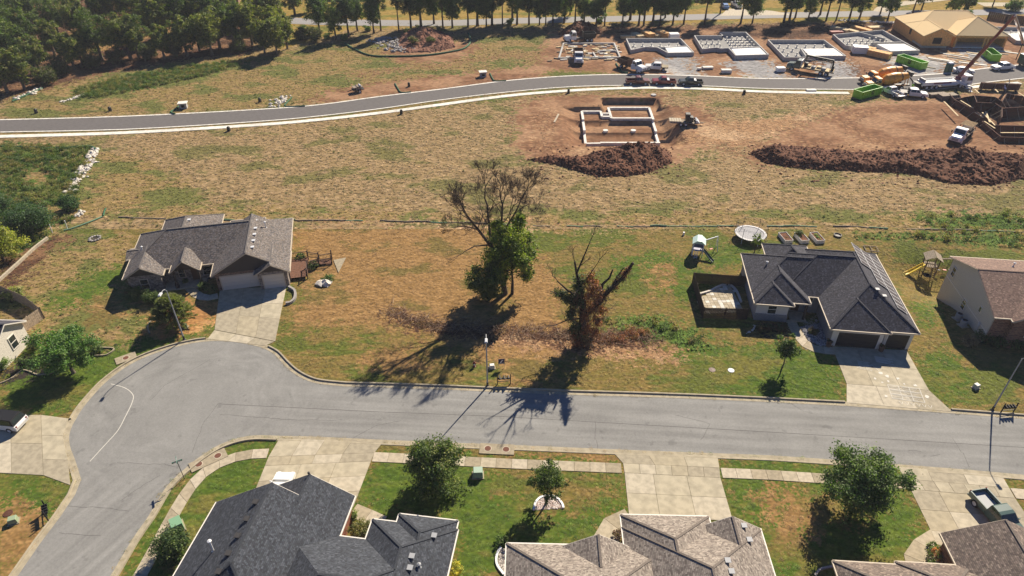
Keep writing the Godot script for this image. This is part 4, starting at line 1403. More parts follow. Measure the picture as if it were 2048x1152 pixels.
func house_c() -> void:
	var h := new_house("two_storey_house", "cream-sided house with brown shingle roof and brick front", Vector3(59.65, 0, -66.62), 7.0)
	block(h, -1.5, 12.5, -11.0, 2.5, 4.25, 0.36, "x", "gg", "siding_cream", -3.0, "siding_cream", 0.5)
	block(h, 0.4, 9.0, -4.0, 3.1, 4.22, 0.5, "z", "gg", "brick_brown", -0.2, "brick_brown")
	var mb := MB.new()
	mb.box(Vector3(5.6, 2.05, 2.06), Vector3(13.2, 4.3, 0.2))
	part("wall", mb, M.brick_brown, h.root)
	window(h, Vector3(3.1, 2.6, 2.86), 0.0, 1.1, 1.5, "trim_white")
	window(h, Vector3(4.25, 2.6, 2.86), 0.0, 1.1, 1.5, "trim_white")
	window(h, Vector3(-1.18, 1.1, -4.3), -PI / 2, 1.0, 1.5, "trim_white")
	window(h, Vector3(-1.18, 2.9, -0.9), -PI / 2, 0.6, 0.9, "trim_white", false)
	window(h, Vector3(-1.18, 2.9, -9.2), -PI / 2, 1.0, 1.4, "trim_white")
	mb = MB.new()
	mb.box(Vector3(-1.19, 1.55, -4.2), Vector3(0.05, 0.12, 12.4))
	part("trim_band", mb, M.trim_white, h.root)
	vent_pipe(h, Vector3(4.2, 5.7, -7.0), 0.5)
	vent_pipe(h, Vector3(7.5, 6.2, -4.2), 0.9)
	vent_pipe(h, Vector3(7.9, 6.0, -5.6), 0.4)
	finish(h, "roof_brown", "cap_brown", "trim_tan")
	for k in 2:
		var at := h.root.transform * Vector3(-2.1, 0, -2.7 + k * 1.5)
		at.y = H(at.x, at.z)
		var t := thing("air_conditioner", "round grey air conditioner unit against cream siding", "air conditioner", at, 0.2, "air conditioners beside the cream house")
		mb = MB.new()
		mb.lathe(Vector3.ZERO, Vector3.UP, [Vector2(0.0, 0.0), Vector2(0.42, 0.0), Vector2(0.42, 0.85), Vector2(0.36, 0.92), Vector2(0.3, 0.92)], 16)
		part("cabinet", mb, M.metal_grey, t)
		mb = MB.new()
		mb.lathe(Vector3.ZERO, Vector3.UP, [Vector2(0.34, 0.86), Vector2(0.0, 0.86)], 16)
		for q in 3:
			mb.box(Vector3(0, 0.93, 0), Vector3(0.68, 0.02, 0.03), q * PI / 3.0)
		part("fan_grille", mb, M.black, t)
		mb = MB.new()
		mb.box(Vector3(0, 0.02, 0), Vector3(1.05, 0.1, 1.05))
		part("pad", mb, M.walk_0, t)
	mb = MB.new()
	mb.box(Vector3(0, 0.5, 0), Vector3(0.12, 0.5, 0.3))
	mb.tube(Vector3(0, 0.3, 0), Vector3(0, -0.9, 0.05), 0.03, 0.03, 6)
	part("meter", mb, M.metal_pale, h.root, Vector3(-1.3, 1.0, 0.3))

func house_d() -> void:
	var h := new_house("slate_roof_house", "house seen from behind with dark slate-grey shingle roof and red brick", Vector3(-15.11, 0, -40.56), 7.8)
	var p := 0.62
	block(h, -11.5, 0.8, 3.1, 17.0, 2.8, p, "z", "gh", "brick_red")
	block(h, -7.0, 0.8, 0.75, 3.7, 2.8, p, "z", "gg", "brick_red")
	block(h, -4.0, 10.85, 5.0, 16.3, 2.8, p, "x", "hh", "brick_red", 0.0, "", 0.42, "r")
	h.cap.bar(Vector3(5.2, 6.33, 10.65), Vector3(7.0, 5.22, 8.85), 0.2, 0.035)
	block(h, 3.15, 10.86, 2.95, 8.8, 2.8, p, "z", "hg", "brick_red")
	block(h, 5.36, 10.7, 2.1, 9.0, 2.8, p, "z", "hh", "brick_red")
	garage_door(h, Vector3(-3.2, 0.06, 1.05), PI, 4.8, 2.2, "garage_cream", "trim_white")
	window(h, Vector3(8.0, 1.5, 2.5), PI, 1.2, 1.5)
	for z in [5.0, 6.7, 8.3, 9.9, 11.5]:
		roof_vent(h, Vector3(-6.1, 2.8 + (11.5 - 6.1) * p, z), 0.0, "metal_dark")
	for v in [[9.2, 4.6], [8.0, 7.2], [8.1, 8.2]]:
		roof_vent(h, Vector3(v[0], 2.8 + (10.85 - v[0]) * p + 0.02, v[1]), 0.0, "metal_grey")
	vent_pipe(h, Vector3(8.7, 4.1, 7.7), 0.35, "metal_grey")
	vent_pipe(h, Vector3(-8.2, 4.8, 9.0), 1.3, "white_paint")
	var mb := MB.new()
	mb.lathe(Vector3(-3.16, 5.15, 0.8), Vector3.UP, [Vector2(0.03, 0.0), Vector2(0.03, 0.15), Vector2(0.12, 0.22), Vector2(0.12, 0.34), Vector2(0.0, 0.42)], 8)
	part("finial", mb, M.metal_dark, h.root)
	finish(h, "roof_slate", "cap_slate", "trim_white")
	var t := thing("handrail", "dark metal handrail beside the entry path of the red brick house", "handrail", h.root.transform * Vector3(1.4, 0, 2.2), h.root.rotation.y)
	mb = MB.new()
	mb.bar(Vector3(0, 0.95, 0), Vector3(1.9, 0.95, 0.5), 0.05, 0.05)
	part("rail", mb, M.metal_dark, t)
	for x in [0.0, 0.95, 1.9]:
		mb = MB.new()
		mb.box(Vector3(x, 0.48, x * 0.263), Vector3(0.05, 0.96, 0.05))
		part("post", mb, M.metal_dark, t)

func house_e() -> void:
	var h := new_house("tan_roof_house", "house seen from behind with tan shingle roof of many hips", Vector3(11.08, 0, -40.0), 1.5)
	block(h, -11.4, 2.5, 5.5, 15.5, 2.8, 0.58, "x", "hh", "brick_brown")
	block(h, -6.9, -0.45, 5.75, 8.8, 2.8, 0.6, "z", "gg", "brick_brown")
	block(h, -1.3, 6.53, 2.35, 7.58, 2.8, 0.6, "z", "hg", "brick_brown")
	block(h, -1.3, 10.8, 3.6, 17.0, 2.8, 0.6, "z", "hh", "brick_brown")
	block(h, 5.4, 10.8, 3.45, 6.3, 2.8, 0.6, "z", "gg", "brick_brown")
	garage_door(h, Vector3(2.6, 0.06, 2.77), PI, 4.8, 2.2, "garage_cream", "trim_white")
	for v in [[9.0, 4.1], [9.15, 5.4], [6.3, 8.5], [6.4, 9.4], [6.5, 10.3]]:
		roof_vent(h, Vector3(v[0], 2.84 + (10.8 - v[0]) * 0.6, v[1]), 0.0, "metal_grey")
	finish(h, "roof_tan", "cap_tan", "trim_white")

func house_f() -> void:
	var h := new_house("brown_brick_house", "brown brick house with brown shingle gable beside the green pickup", Vector3(38.64, 0, -37.84), 4.0)
	block(h, -1.1, 8.0, 2.1, 14.0, 2.8, 0.52, "z", "gg", "brick_brown")
	block(h, -11.3, 2.0, 5.5, 15.0, 2.8, 0.58, "x", "hh", "brick_brown")
	block(h, -6.1, 0.0, 5.2, 11.0, 2.78, 0.55, "z", "hh", "brick_brown")
	finish(h, "roof_mid", "cap_tan", "trim_tan")

func house_g() -> void:
	var h := new_house("white_stone_house", "white stone gable of a house with grey roof beside a fence", Vector3(-59.9, 0, -62.3), 64.0)
	block(h, -3.0, 3.0, -9.0, 0.4, 3.0, 0.62, "z", "gg", "stone_white", 0.0, "stone_white", 0.35)
	h.root.rotation.y = deg_to_rad(88.0)
	window(h, Vector3(0.3, 1.9, 0.08), 0.0, 1.15, 1.8)
	finish(h, "roof_black", "cap_black", "trim_white")

func make_houses() -> void:
	house_a()
	house_b()
	house_c()
	house_d()
	house_e()
	house_f()
	house_g()


# ---- plants ----------------------------------------------------------------------------------------------

func leaf_ball(at: Vector3, r: Vector3, n: int, size: float, cols: Array, seed_: int, clump := 0.28, shell := 0.55) -> MB:
	var g := RandomNumberGenerator.new()
	g.seed = seed_
	var nz := FastNoiseLite.new()
	nz.seed = seed_
	nz.frequency = 0.9
	var mb := MB.new()
	var per := 22
	var clumps := maxi(1, int(n * 1.9 / per))
	var v := PackedVector3Array()
	var nn := PackedVector3Array()
	var cc := PackedColorArray()
	var uu := PackedVector2Array()
	for k in clumps:
		var d := Vector3(g.randfn(), g.randfn(), g.randfn()).normalized()
		var wob := 0.82 + 0.5 * nz.get_noise_3d(d.x * 2.0, d.y * 2.0, d.z * 2.0)
		var rad := pow(g.randf(), shell) * wob
		var c := at + Vector3(d.x * r.x, d.y * r.y, d.z * r.z) * rad
		var base: Color = cols[g.randi_range(0, cols.size() - 1)]
		var tone := g.randf_range(0.7, 1.35)
		var cr := clump * g.randf_range(0.7, 1.3) * maxf(r.x, r.y) 
		for q in per:
			var o := Vector3(g.randfn(), g.randfn() * 0.75, g.randfn()) * cr * 0.5
			var p := c + o
			var nrm := (Vector3(g.randfn(), g.randfn() + 0.9, g.randfn()) + d * 0.5).normalized()
			var ax := nrm.cross(Vector3(g.randfn(), g.randfn(), g.randfn())).normalized()
			var ay := nrm.cross(ax)
			var s := size * g.randf_range(0.4, 0.85)
			var w := 1.8 * tone * g.randf_range(0.8, 1.2)
			var col := Color(base.r * w, base.g * w, base.b * w)
			var a := p - ax * s
			var b := p - ay * s * 0.55 + nrm * s * 0.15
			var e := p + ax * s
			var f := p + ay * s * 0.55 + nrm * s * 0.15
			v.append_array(PackedVector3Array([a, e, b, a, f, e]))
			nn.append_array(PackedVector3Array([nrm, nrm, nrm, nrm, nrm, nrm]))
			cc.append_array(PackedColorArray([col, col, col, col, col, col]))
			uu.append_array(PackedVector2Array([Vector2.ZERO, Vector2.ZERO, Vector2.ZERO, Vector2.ZERO, Vector2.ZERO, Vector2.ZERO]))
	mb.v = v
	mb.n = nn
	mb.c = cc
	mb.u = uu
	return mb

func join(mb: MB, o: MB) -> void:
	mb.v.append_array(o.v)
	mb.n.append_array(o.n)
	mb.c.append_array(o.c)
	mb.u.append_array(o.u)

func limb(mb: MB, pts: Array, r0: float, r1: float, seg := 7) -> void:
	for i in pts.size() - 1:
		var a := lerpf(r0, r1, float(i) / (pts.size() - 1))
		var b := lerpf(r0, r1, float(i + 1) / (pts.size() - 1))
		mb.tube(pts[i], pts[i + 1], a, b, seg, i == pts.size() - 2)

func leafy_tree(label: String, at: Vector3, hc: float, R: Vector3, leaves: int, size: float, cols: Array, seed_: int, group := "", bark := "bark", called := "leafy_tree", clear := 0.0, stout := 1.0) -> Node3D:
	var g := RandomNumberGenerator.new()
	g.seed = seed_
	var t := thing(called, label, "tree", at, 0.0, group)
	var trunk := MB.new()
	var tr := maxf(0.07, R.x * 0.05) * stout
	var fork := maxf(hc - R.y * 0.75, hc * 0.25) + clear
	limb(trunk, [Vector3(0, -0.1, 0), Vector3(g.randf_range(-0.08, 0.08), fork * 0.5, g.randf_range(-0.08, 0.08)), Vector3(0, fork, 0), Vector3(0.1, hc + R.y * 0.3, 0)], tr * 1.35, tr * 0.35)
	var crown := MB.new()
	var lobes := 15
	join(crown, leaf_ball(Vector3(0, hc, 0), R * 0.8, int(leaves * 0.4), size, cols, seed_, 0.2, 0.4))
	for k in lobes:
		var y := 1.0 - 2.0 * (k + 0.5) / lobes
		var a := k * 2.39996 + g.randf()
		var rr := sqrt(1.0 - y * y)
		var d := Vector3(cos(a) * rr * R.x, y * R.y, sin(a) * rr * R.z) * g.randf_range(0.5, 0.98)
		var s := g.randf_range(0.24, 0.46)
		join(crown, leaf_ball(Vector3(0, hc, 0) + d, Vector3(R.x, R.y * 0.85, R.z) * s, int(leaves * 0.6 / lobes), size, cols, seed_ + k + 1, 0.34, 0.5))
		var tip := Vector3(0, hc, 0) + d * 0.9
		limb(trunk, [Vector3(0, fork + (tip.y - fork) * 0.15, 0), Vector3(tip.x * 0.45, lerpf(fork, tip.y, 0.62), tip.z * 0.45), tip], tr * 0.45, tr * 0.1, 5)
	part("trunk", trunk, M[bark], t)
	part("crown", crown, M.leaf, t)
	return t

func shrub(label: String, at: Vector3, R: Vector3, leaves: int, size: float, cols: Array, seed_: int, group := "", called := "shrub") -> Node3D:
	var t := thing(called, label, "shrub", at, 0.0, group)
	var crown := leaf_ball(Vector3(0, R.y * 0.8, 0), R, leaves / 2, size, cols, seed_, 0.25, 0.45)
	for k in 5:
		var a := k * 1.3 + seed_
		join(crown, leaf_ball(Vector3(cos(a) * R.x * 0.55, R.y * (0.55 + 0.3 * (k % 3)), sin(a) * R.z * 0.55), R * 0.5, leaves / 10, size, cols, seed_ + k, 0.3, 0.5))
	part("foliage", crown, M.leaf, t)
	var mb := MB.new()
	for k in 4:
		var a := k * 1.57
		limb(mb, [Vector3(cos(a) * 0.05, -0.05, sin(a) * 0.05), Vector3(cos(a) * R.x * 0.5, R.y * 0.9, sin(a) * R.z * 0.5)], 0.05, 0.02, 5)
	part("stem", mb, M.bark_dark, t)
	return t

func twigs(mb: MB, g: RandomNumberGenerator, p: Vector3, d: Vector3, l: float, r: float, depth: int) -> void:
	var q := p + d * l
	var mid := p + d * l * 0.5 + Vector3(g.randfn(), g.randfn(), g.randfn()) * l * 0.05
	var seg := 7 if r > 0.08 else 5 if r > 0.03 else 3
	mb.tube(p, mid, r, r * 0.85, seg, false)
	mb.tube(mid, q, r * 0.85, r * 0.68, seg, depth == 0)
	if depth == 0:
		return
	var n := 3 if depth < 4 else 2 + int(g.randf() < 0.45)
	for k in n:
		var side := d.cross(Vector3(g.randfn(), g.randfn(), g.randfn())).normalized()
		var e := (d + side * g.randf_range(0.32, 0.75) + Vector3(0, 0.16, 0)).normalized()
		twigs(mb, g, q if k < 2 else mid, e, l * g.randf_range(0.6, 0.84), maxf(0.014, r * g.randf_range(0.5, 0.68)), depth - 1)

func bare_tree() -> void:
	var t := thing("bare_tree", "tall leafless tree rising behind the green tree", "tree", P(-0.95, -74.98))
	var g := RandomNumberGenerator.new()
	g.seed = 12
	var mb := MB.new()
	limb(mb, [Vector3(0, -0.1, 0), Vector3(-0.4, 3.2, 0), Vector3(-1.0, 6.4, 0.1)], 0.42, 0.3, 9)
	part("trunk", mb, M.bark, t)
	mb = MB.new()
	var fork := Vector3(-1.0, 6.4, 0.1)
	limb(mb, [fork, Vector3(-2.6, 9.2, 0.4), Vector3(-4.2, 11.8, 0.6)], 0.26, 0.15)
	limb(mb, [Vector3(-0.8, 5.4, 0.1), Vector3(-0.5, 9.0, -0.3), Vector3(-0.3, 12.4, -0.6)], 0.24, 0.13)
	limb(mb, [Vector3(-0.6, 8.8, -0.3), Vector3(0.6, 11.0, -0.2), Vector3(1.5, 13.0, 0.2)], 0.16, 0.1)
	limb(mb, [Vector3(-1.6, 7.4, 0.2), Vector3(-2.0, 10.2, -0.8), Vector3(-2.2, 13.0, -1.3)], 0.18, 0.11)
	limb(mb, [Vector3(-1.9, 8.0, 0.3), Vector3(-3.8, 8.4, 1.2), Vector3(-5.0, 8.0, 1.8)], 0.12, 0.05)
	for e in [[Vector3(-4.2, 11.8, 0.6), Vector3(-0.5, 1, 0.1), 0.14], [Vector3(-0.3, 12.4, -0.6), Vector3(-0.1, 1, -0.1), 0.13], [Vector3(1.5, 13.0, 0.2), Vector3(0.35, 1, 0.1), 0.1], [Vector3(-2.2, 13.0, -1.3), Vector3(-0.15, 1, -0.3), 0.11], [Vector3(-3.4, 10.4, 0.5), Vector3(-0.9, 0.6, 0.5), 0.09], [Vector3(0.6, 11.0, -0.2), Vector3(0.9, 0.8, 0.3), 0.08]]:
		twigs(mb, g, e[0], (e[1] as Vector3).normalized(), 1.7, e[2], 7)
	for e in [[Vector3(-2.6, 9.2, 0.4), Vector3(-0.2, 1, 0.6)], [Vector3(-3.4, 10.6, 0.5), Vector3(0.4, 1, -0.2)], [Vector3(-0.5, 9.0, -0.3), Vector3(-0.6, 1, 0.2)], [Vector3(-0.4, 10.8, -0.4), Vector3(0.6, 1, 0.4)], [Vector3(-2.0, 10.2, -0.8), Vector3(-0.7, 0.9, -0.4)], [Vector3(-2.1, 11.6, -1.0), Vector3(0.5, 1, 0.3)], [Vector3(0.6, 11.0, -0.2), Vector3(0.1, 1, -0.5)], [Vector3(1.0, 12.0, 0.0), Vector3(0.9, 0.8, -0.2)], [Vector3(-3.9, 11.3, 0.6), Vector3(-1, 0.8, -0.2)], [Vector3(-0.3, 12.0, -0.5), Vector3(-0.7, 1, -0.5)]]:
		twigs(mb, g, e[0], (e[1] as Vector3).normalized(), 1.9, 0.07, 6)
	twigs(mb, g, Vector3(-5.0, 8.0, 1.8), Vector3(-0.8, -0.4, 0.3).normalized(), 1.1, 0.05, 3)
	part("branches", mb, M.bark, t)

func vine_tree() -> void:
	var t := thing("dead_tree", "dead tree wrapped in brown and dark green vines", "tree", P(8.40, -64.23))
	var g := RandomNumberGenerator.new()
	g.seed = 33
	var mb := MB.new()
	limb(mb, [Vector3(0, -0.2, 0), Vector3(0.1, 3.0, 0), Vector3(0.0, 6.2, 0), Vector3(-0.5, 9.0, 0)], 0.55, 0.28, 9)
	part("trunk", mb, M.bark_dark, t)
	mb = MB.new()
	limb(mb, [Vector3(0.1, 4.5, 0), Vector3(1.6, 6.6, 0.2), Vector3(2.9, 8.6, 0.3), Vector3(4.2, 10.2, 0.2), Vector3(5.3, 12.2, 0.0)], 0.36, 0.16)
	limb(mb, [Vector3(1.9, 7.0, 0.2), Vector3(2.1, 9.0, -0.3), Vector3(2.9, 9.7, -0.6), Vector3(3.2, 10.8, -0.7)], 0.2, 0.09)
	limb(mb, [Vector3(3.0, 8.7, 0.3), Vector3(3.7, 10.0, -0.3), Vector3(4.4, 11.2, -0.5)], 0.15, 0.05)
	limb(mb, [Vector3(-0.4, 8.4, 0), Vector3(-1.0, 10.6, -0.2), Vector3(-1.3, 12.2, -0.2)], 0.2, 0.11)
	limb(mb, [Vector3(-1.0, 10.6, -0.2), Vector3(-0.4, 12.4, -0.4), Vector3(0.2, 14.2, -0.6)], 0.13, 0.06)
	limb(mb, [Vector3(-0.5, 9.0, 0), Vector3(0.6, 10.4, -0.4), Vector3(1.4, 11.8, -0.6)], 0.1, 0.03)
	limb(mb, [Vector3(-0.2, 7.0, 0), Vector3(-2.0, 8.6, 0.3), Vector3(-3.2, 10.0, 0.5)], 0.17, 0.07)
	limb(mb, [Vector3(-0.2, 6.4, 0), Vector3(-2.4, 7.8, 0.4), Vector3(-4.0, 8.8, 0.8)], 0.12, 0.04)
	limb(mb, [Vector3(-0.1, 4.2, 0), Vector3(-1.8, 4.4, 0.6), Vector3(-3.2, 4.0, 1.0)], 0.12, 0.04)
	for e in [[Vector3(-1.3, 12.2, -0.2), Vector3(-0.3, 1, 0)], [Vector3(0.2, 14.2, -0.6), Vector3(0.3, 1, 0)], [Vector3(1.4, 11.8, -0.6), Vector3(0.5, 1, 0)], [Vector3(-3.2, 10.0, 0.5), Vector3(-0.6, 0.7, 0)], [Vector3(-3.2, 4.0, 1.0), Vector3(-1, 0.1, 0.3)], [Vector3(-0.6, 11.6, -0.3), Vector3(0.6, 0.8, 0.2)]]:
		twigs(mb, g, e[0], (e[1] as Vector3).normalized(), 0.9, 0.05, 3)
	part("limbs", mb, M.bark_dark, t)
	mb = MB.new()
	for k in 800:
		var y := g.randf_range(0.2, 9.2)
		var w := 0.9 + 1.5 * sin(clampf(y / 9.2, 0, 1) * PI * 0.85)
		var a := g.randf() * TAU
		var p := Vector3(cos(a) * w * g.randf_range(0.3, 1.1) + 0.5, y, sin(a) * w * g.randf_range(0.3, 1.0))
		var d := Vector3(g.randfn() * 0.4, -1.0 + g.randfn() * 0.5, g.randfn() * 0.4).normalized()
		var l := g.randf_range(0.5, 1.6)
		mb.tube(p, p + d * l + Vector3(g.randfn(), 0, g.randfn()) * 0.15, 0.024, 0.012, 3, false)
	for k in 240:
		var f := g.randf()
		var p := Vector3(0.3, 4.8, 0).lerp(Vector3(5.2, 12.0, 0), f) + Vector3(g.randfn(), g.randfn(), g.randfn()) * 0.25
		mb.tube(p, p + Vector3(g.randfn() * 0.3, -g.randf_range(0.4, 1.4), g.randfn() * 0.3), 0.018, 0.01, 3, false)
	part("dry_vines", mb, mat("vine_dry", C8(118, 80, 60), 0.95), t)
	var mb2 := MB.new()
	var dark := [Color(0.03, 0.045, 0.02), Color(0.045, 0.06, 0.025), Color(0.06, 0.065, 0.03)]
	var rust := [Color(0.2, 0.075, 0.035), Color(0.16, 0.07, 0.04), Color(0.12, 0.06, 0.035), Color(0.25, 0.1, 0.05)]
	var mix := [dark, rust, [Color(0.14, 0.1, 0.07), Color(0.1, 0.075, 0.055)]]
	var ivy := [MB.new(), MB.new(), MB.new()]
	for k in 40:
		var y := 0.6 + 9.6 * k / 40.0
		var a := k * 2.39996
		var w := 0.35 + 1.25 * sin(clampf(y / 9.6, 0, 1) * PI * 0.9) * g.randf_range(0.5, 1.15)
		var c := Vector3(cos(a) * w * 1.25 + 0.25, y, sin(a) * w)
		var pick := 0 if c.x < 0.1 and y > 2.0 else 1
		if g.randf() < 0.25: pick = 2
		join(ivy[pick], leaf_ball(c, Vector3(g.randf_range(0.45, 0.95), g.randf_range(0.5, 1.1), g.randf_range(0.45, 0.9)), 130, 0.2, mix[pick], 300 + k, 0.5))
		if k % 2:
			twigs(mb2, g, c, Vector3(cos(a), g.randf_range(-0.3, 0.6), sin(a)).normalized(), 0.8, 0.04, 2)
	for k in 12:
		join(ivy[1 if k % 3 else 0], leaf_ball(Vector3(0.8, 5.2, 0.1).lerp(Vector3(5.2, 11.8, 0.1), k / 12.0), Vector3(0.5, 0.6, 0.45), 90, 0.18, rust if k % 3 else dark, 360 + k, 0.5))
	for k in 6:
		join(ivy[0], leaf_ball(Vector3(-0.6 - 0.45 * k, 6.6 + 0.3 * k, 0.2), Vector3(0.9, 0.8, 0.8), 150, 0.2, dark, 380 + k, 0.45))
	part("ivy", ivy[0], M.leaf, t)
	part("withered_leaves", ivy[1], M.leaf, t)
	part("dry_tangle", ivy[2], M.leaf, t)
	part("twigs", mb2, M.bark_grey, t)

func pine() -> void:
	var t := thing("pine_tree", "broad bushy pine in a bed of bark by the lamp", "tree", P(-43.13, -68.36))
	var g := RandomNumberGenerator.new()
	g.seed = 5
	var trunk := MB.new()
	limb(trunk, [Vector3(0, -0.1, 0), Vector3(0, 2.0, 0), Vector3(0, 4.6, 0)], 0.16, 0.04)
	var mb := MB.new()
	for k in 420:
		var f := pow(g.randf(), 0.8)
		var y := lerpf(0.5, 4.9, f)
		var R := 3.0 * pow(1.0 - f, 0.55) + 0.2
		var a := g.randf() * TAU
		var d := Vector3(cos(a), 0.25 + 0.35 * f, sin(a)).normalized()
		var p := Vector3(0, y * 0.85, 0)
		var e := p + Vector3(d.x * R, d.y * R * 0.6, d.z * R) * g.randf_range(0.65, 1.05)
		trunk.tube(p, e, 0.03, 0.01, 3, false)
		var tone := g.randf_range(0.65, 1.3)
		for q in 46:
			var b := p.lerp(e, 0.45 + 0.55 * pow(g.randf(), 0.6))
			var nd := (d + Vector3(g.randfn(), g.randfn() + 0.3, g.randfn()) * 0.75).normalized()
			var w := nd.cross(Vector3(g.randfn(), g.randfn(), g.randfn())).normalized() * 0.05
			var l := g.randf_range(0.25, 0.5)
			var c := Color(0.17, 0.21, 0.055).lerp(Color(0.27, 0.27, 0.08), g.randf()) * tone
			mb.tint = Color(c.r, c.g, c.b)
			var up := w.cross(nd)
			if up.y < 0.0:
				w = -w
				up = -up
			up = (up.normalized() + Vector3(0, 1.2, 0)).normalized()
			mb.trin(b - w, b + w, b + nd * l, up, up, up)
	part("trunk", trunk, M.bark, t)
	part("crown", mb, M.leaf, t)

func brush_pile() -> void:
	var t := thing("brush_row", "row of dead brush and cut branches across the vacant lot", "brush")
	var g := RandomNumberGenerator.new()
	g.seed = 61
	var line := Curve2D.new()
	for p in L([-16.72,-71.08, -12.55,-69.18, -8.54,-67.65, -4.06,-67.15, 1.64,-66.75, 6.65,-65.96, 10.99,-65.38, 14.87,-66.35, 18.41,-64.99]):
		line.add_point(p)
	var mb := MB.new()
	var mb2 := MB.new()
	for k in 1500:
		var f := g.randf()
		var p := line.sample_baked(f * line.get_baked_length()) + Vector2(g.randfn() * 0.4, g.randfn() * 0.8)
		var a := g.randf() * TAU
		var l := g.randf_range(0.3, 1.6)
		var b := v3(p, g.randf_range(0.02, 0.3))
		var e := b + Vector3(cos(a) * l, g.randf_range(-0.1, 0.35), sin(a) * l)
		e.y = maxf(e.y, 0.02)
		(mb if k % 3 else mb2).tube(b, e, g.randf_range(0.012, 0.035), 0.01, 3, false)
	part("twigs", mb, mat("twig_brown", C8(104, 76, 60), 0.95), t).set_meta("kind", "stuff")
	part("pale_twigs", mb2, mat("twig_pale", C8(176, 152, 128), 0.95), t).set_meta("kind", "stuff")
	var lv := leaf_ball(v3(Vector2(15.50, -66.35), 0.25), Vector3(2.6, 0.6, 1.3), 1100, 0.12, [Color(0.22, 0.08, 0.04), Color(0.16, 0.07, 0.04), Color(0.28, 0.12, 0.06)], 62, 0.12)
	join(lv, leaf_ball(v3(Vector2(12.52, -65.18), 0.15), Vector3(3.2, 0.35, 1.0), 700, 0.12, [Color(0.22, 0.08, 0.04), Color(0.16, 0.07, 0.04)], 63, 0.12))
	join(lv, leaf_ball(v3(Vector2(-10.51, -68.15), 0.15), Vector3(4.0, 0.25, 1.0), 500, 0.1, [Color(0.12, 0.06, 0.04), Color(0.16, 0.1, 0.06)], 64, 0.1))
	part("dead_leaves", lv, M.leaf, t).set_meta("kind", "stuff")

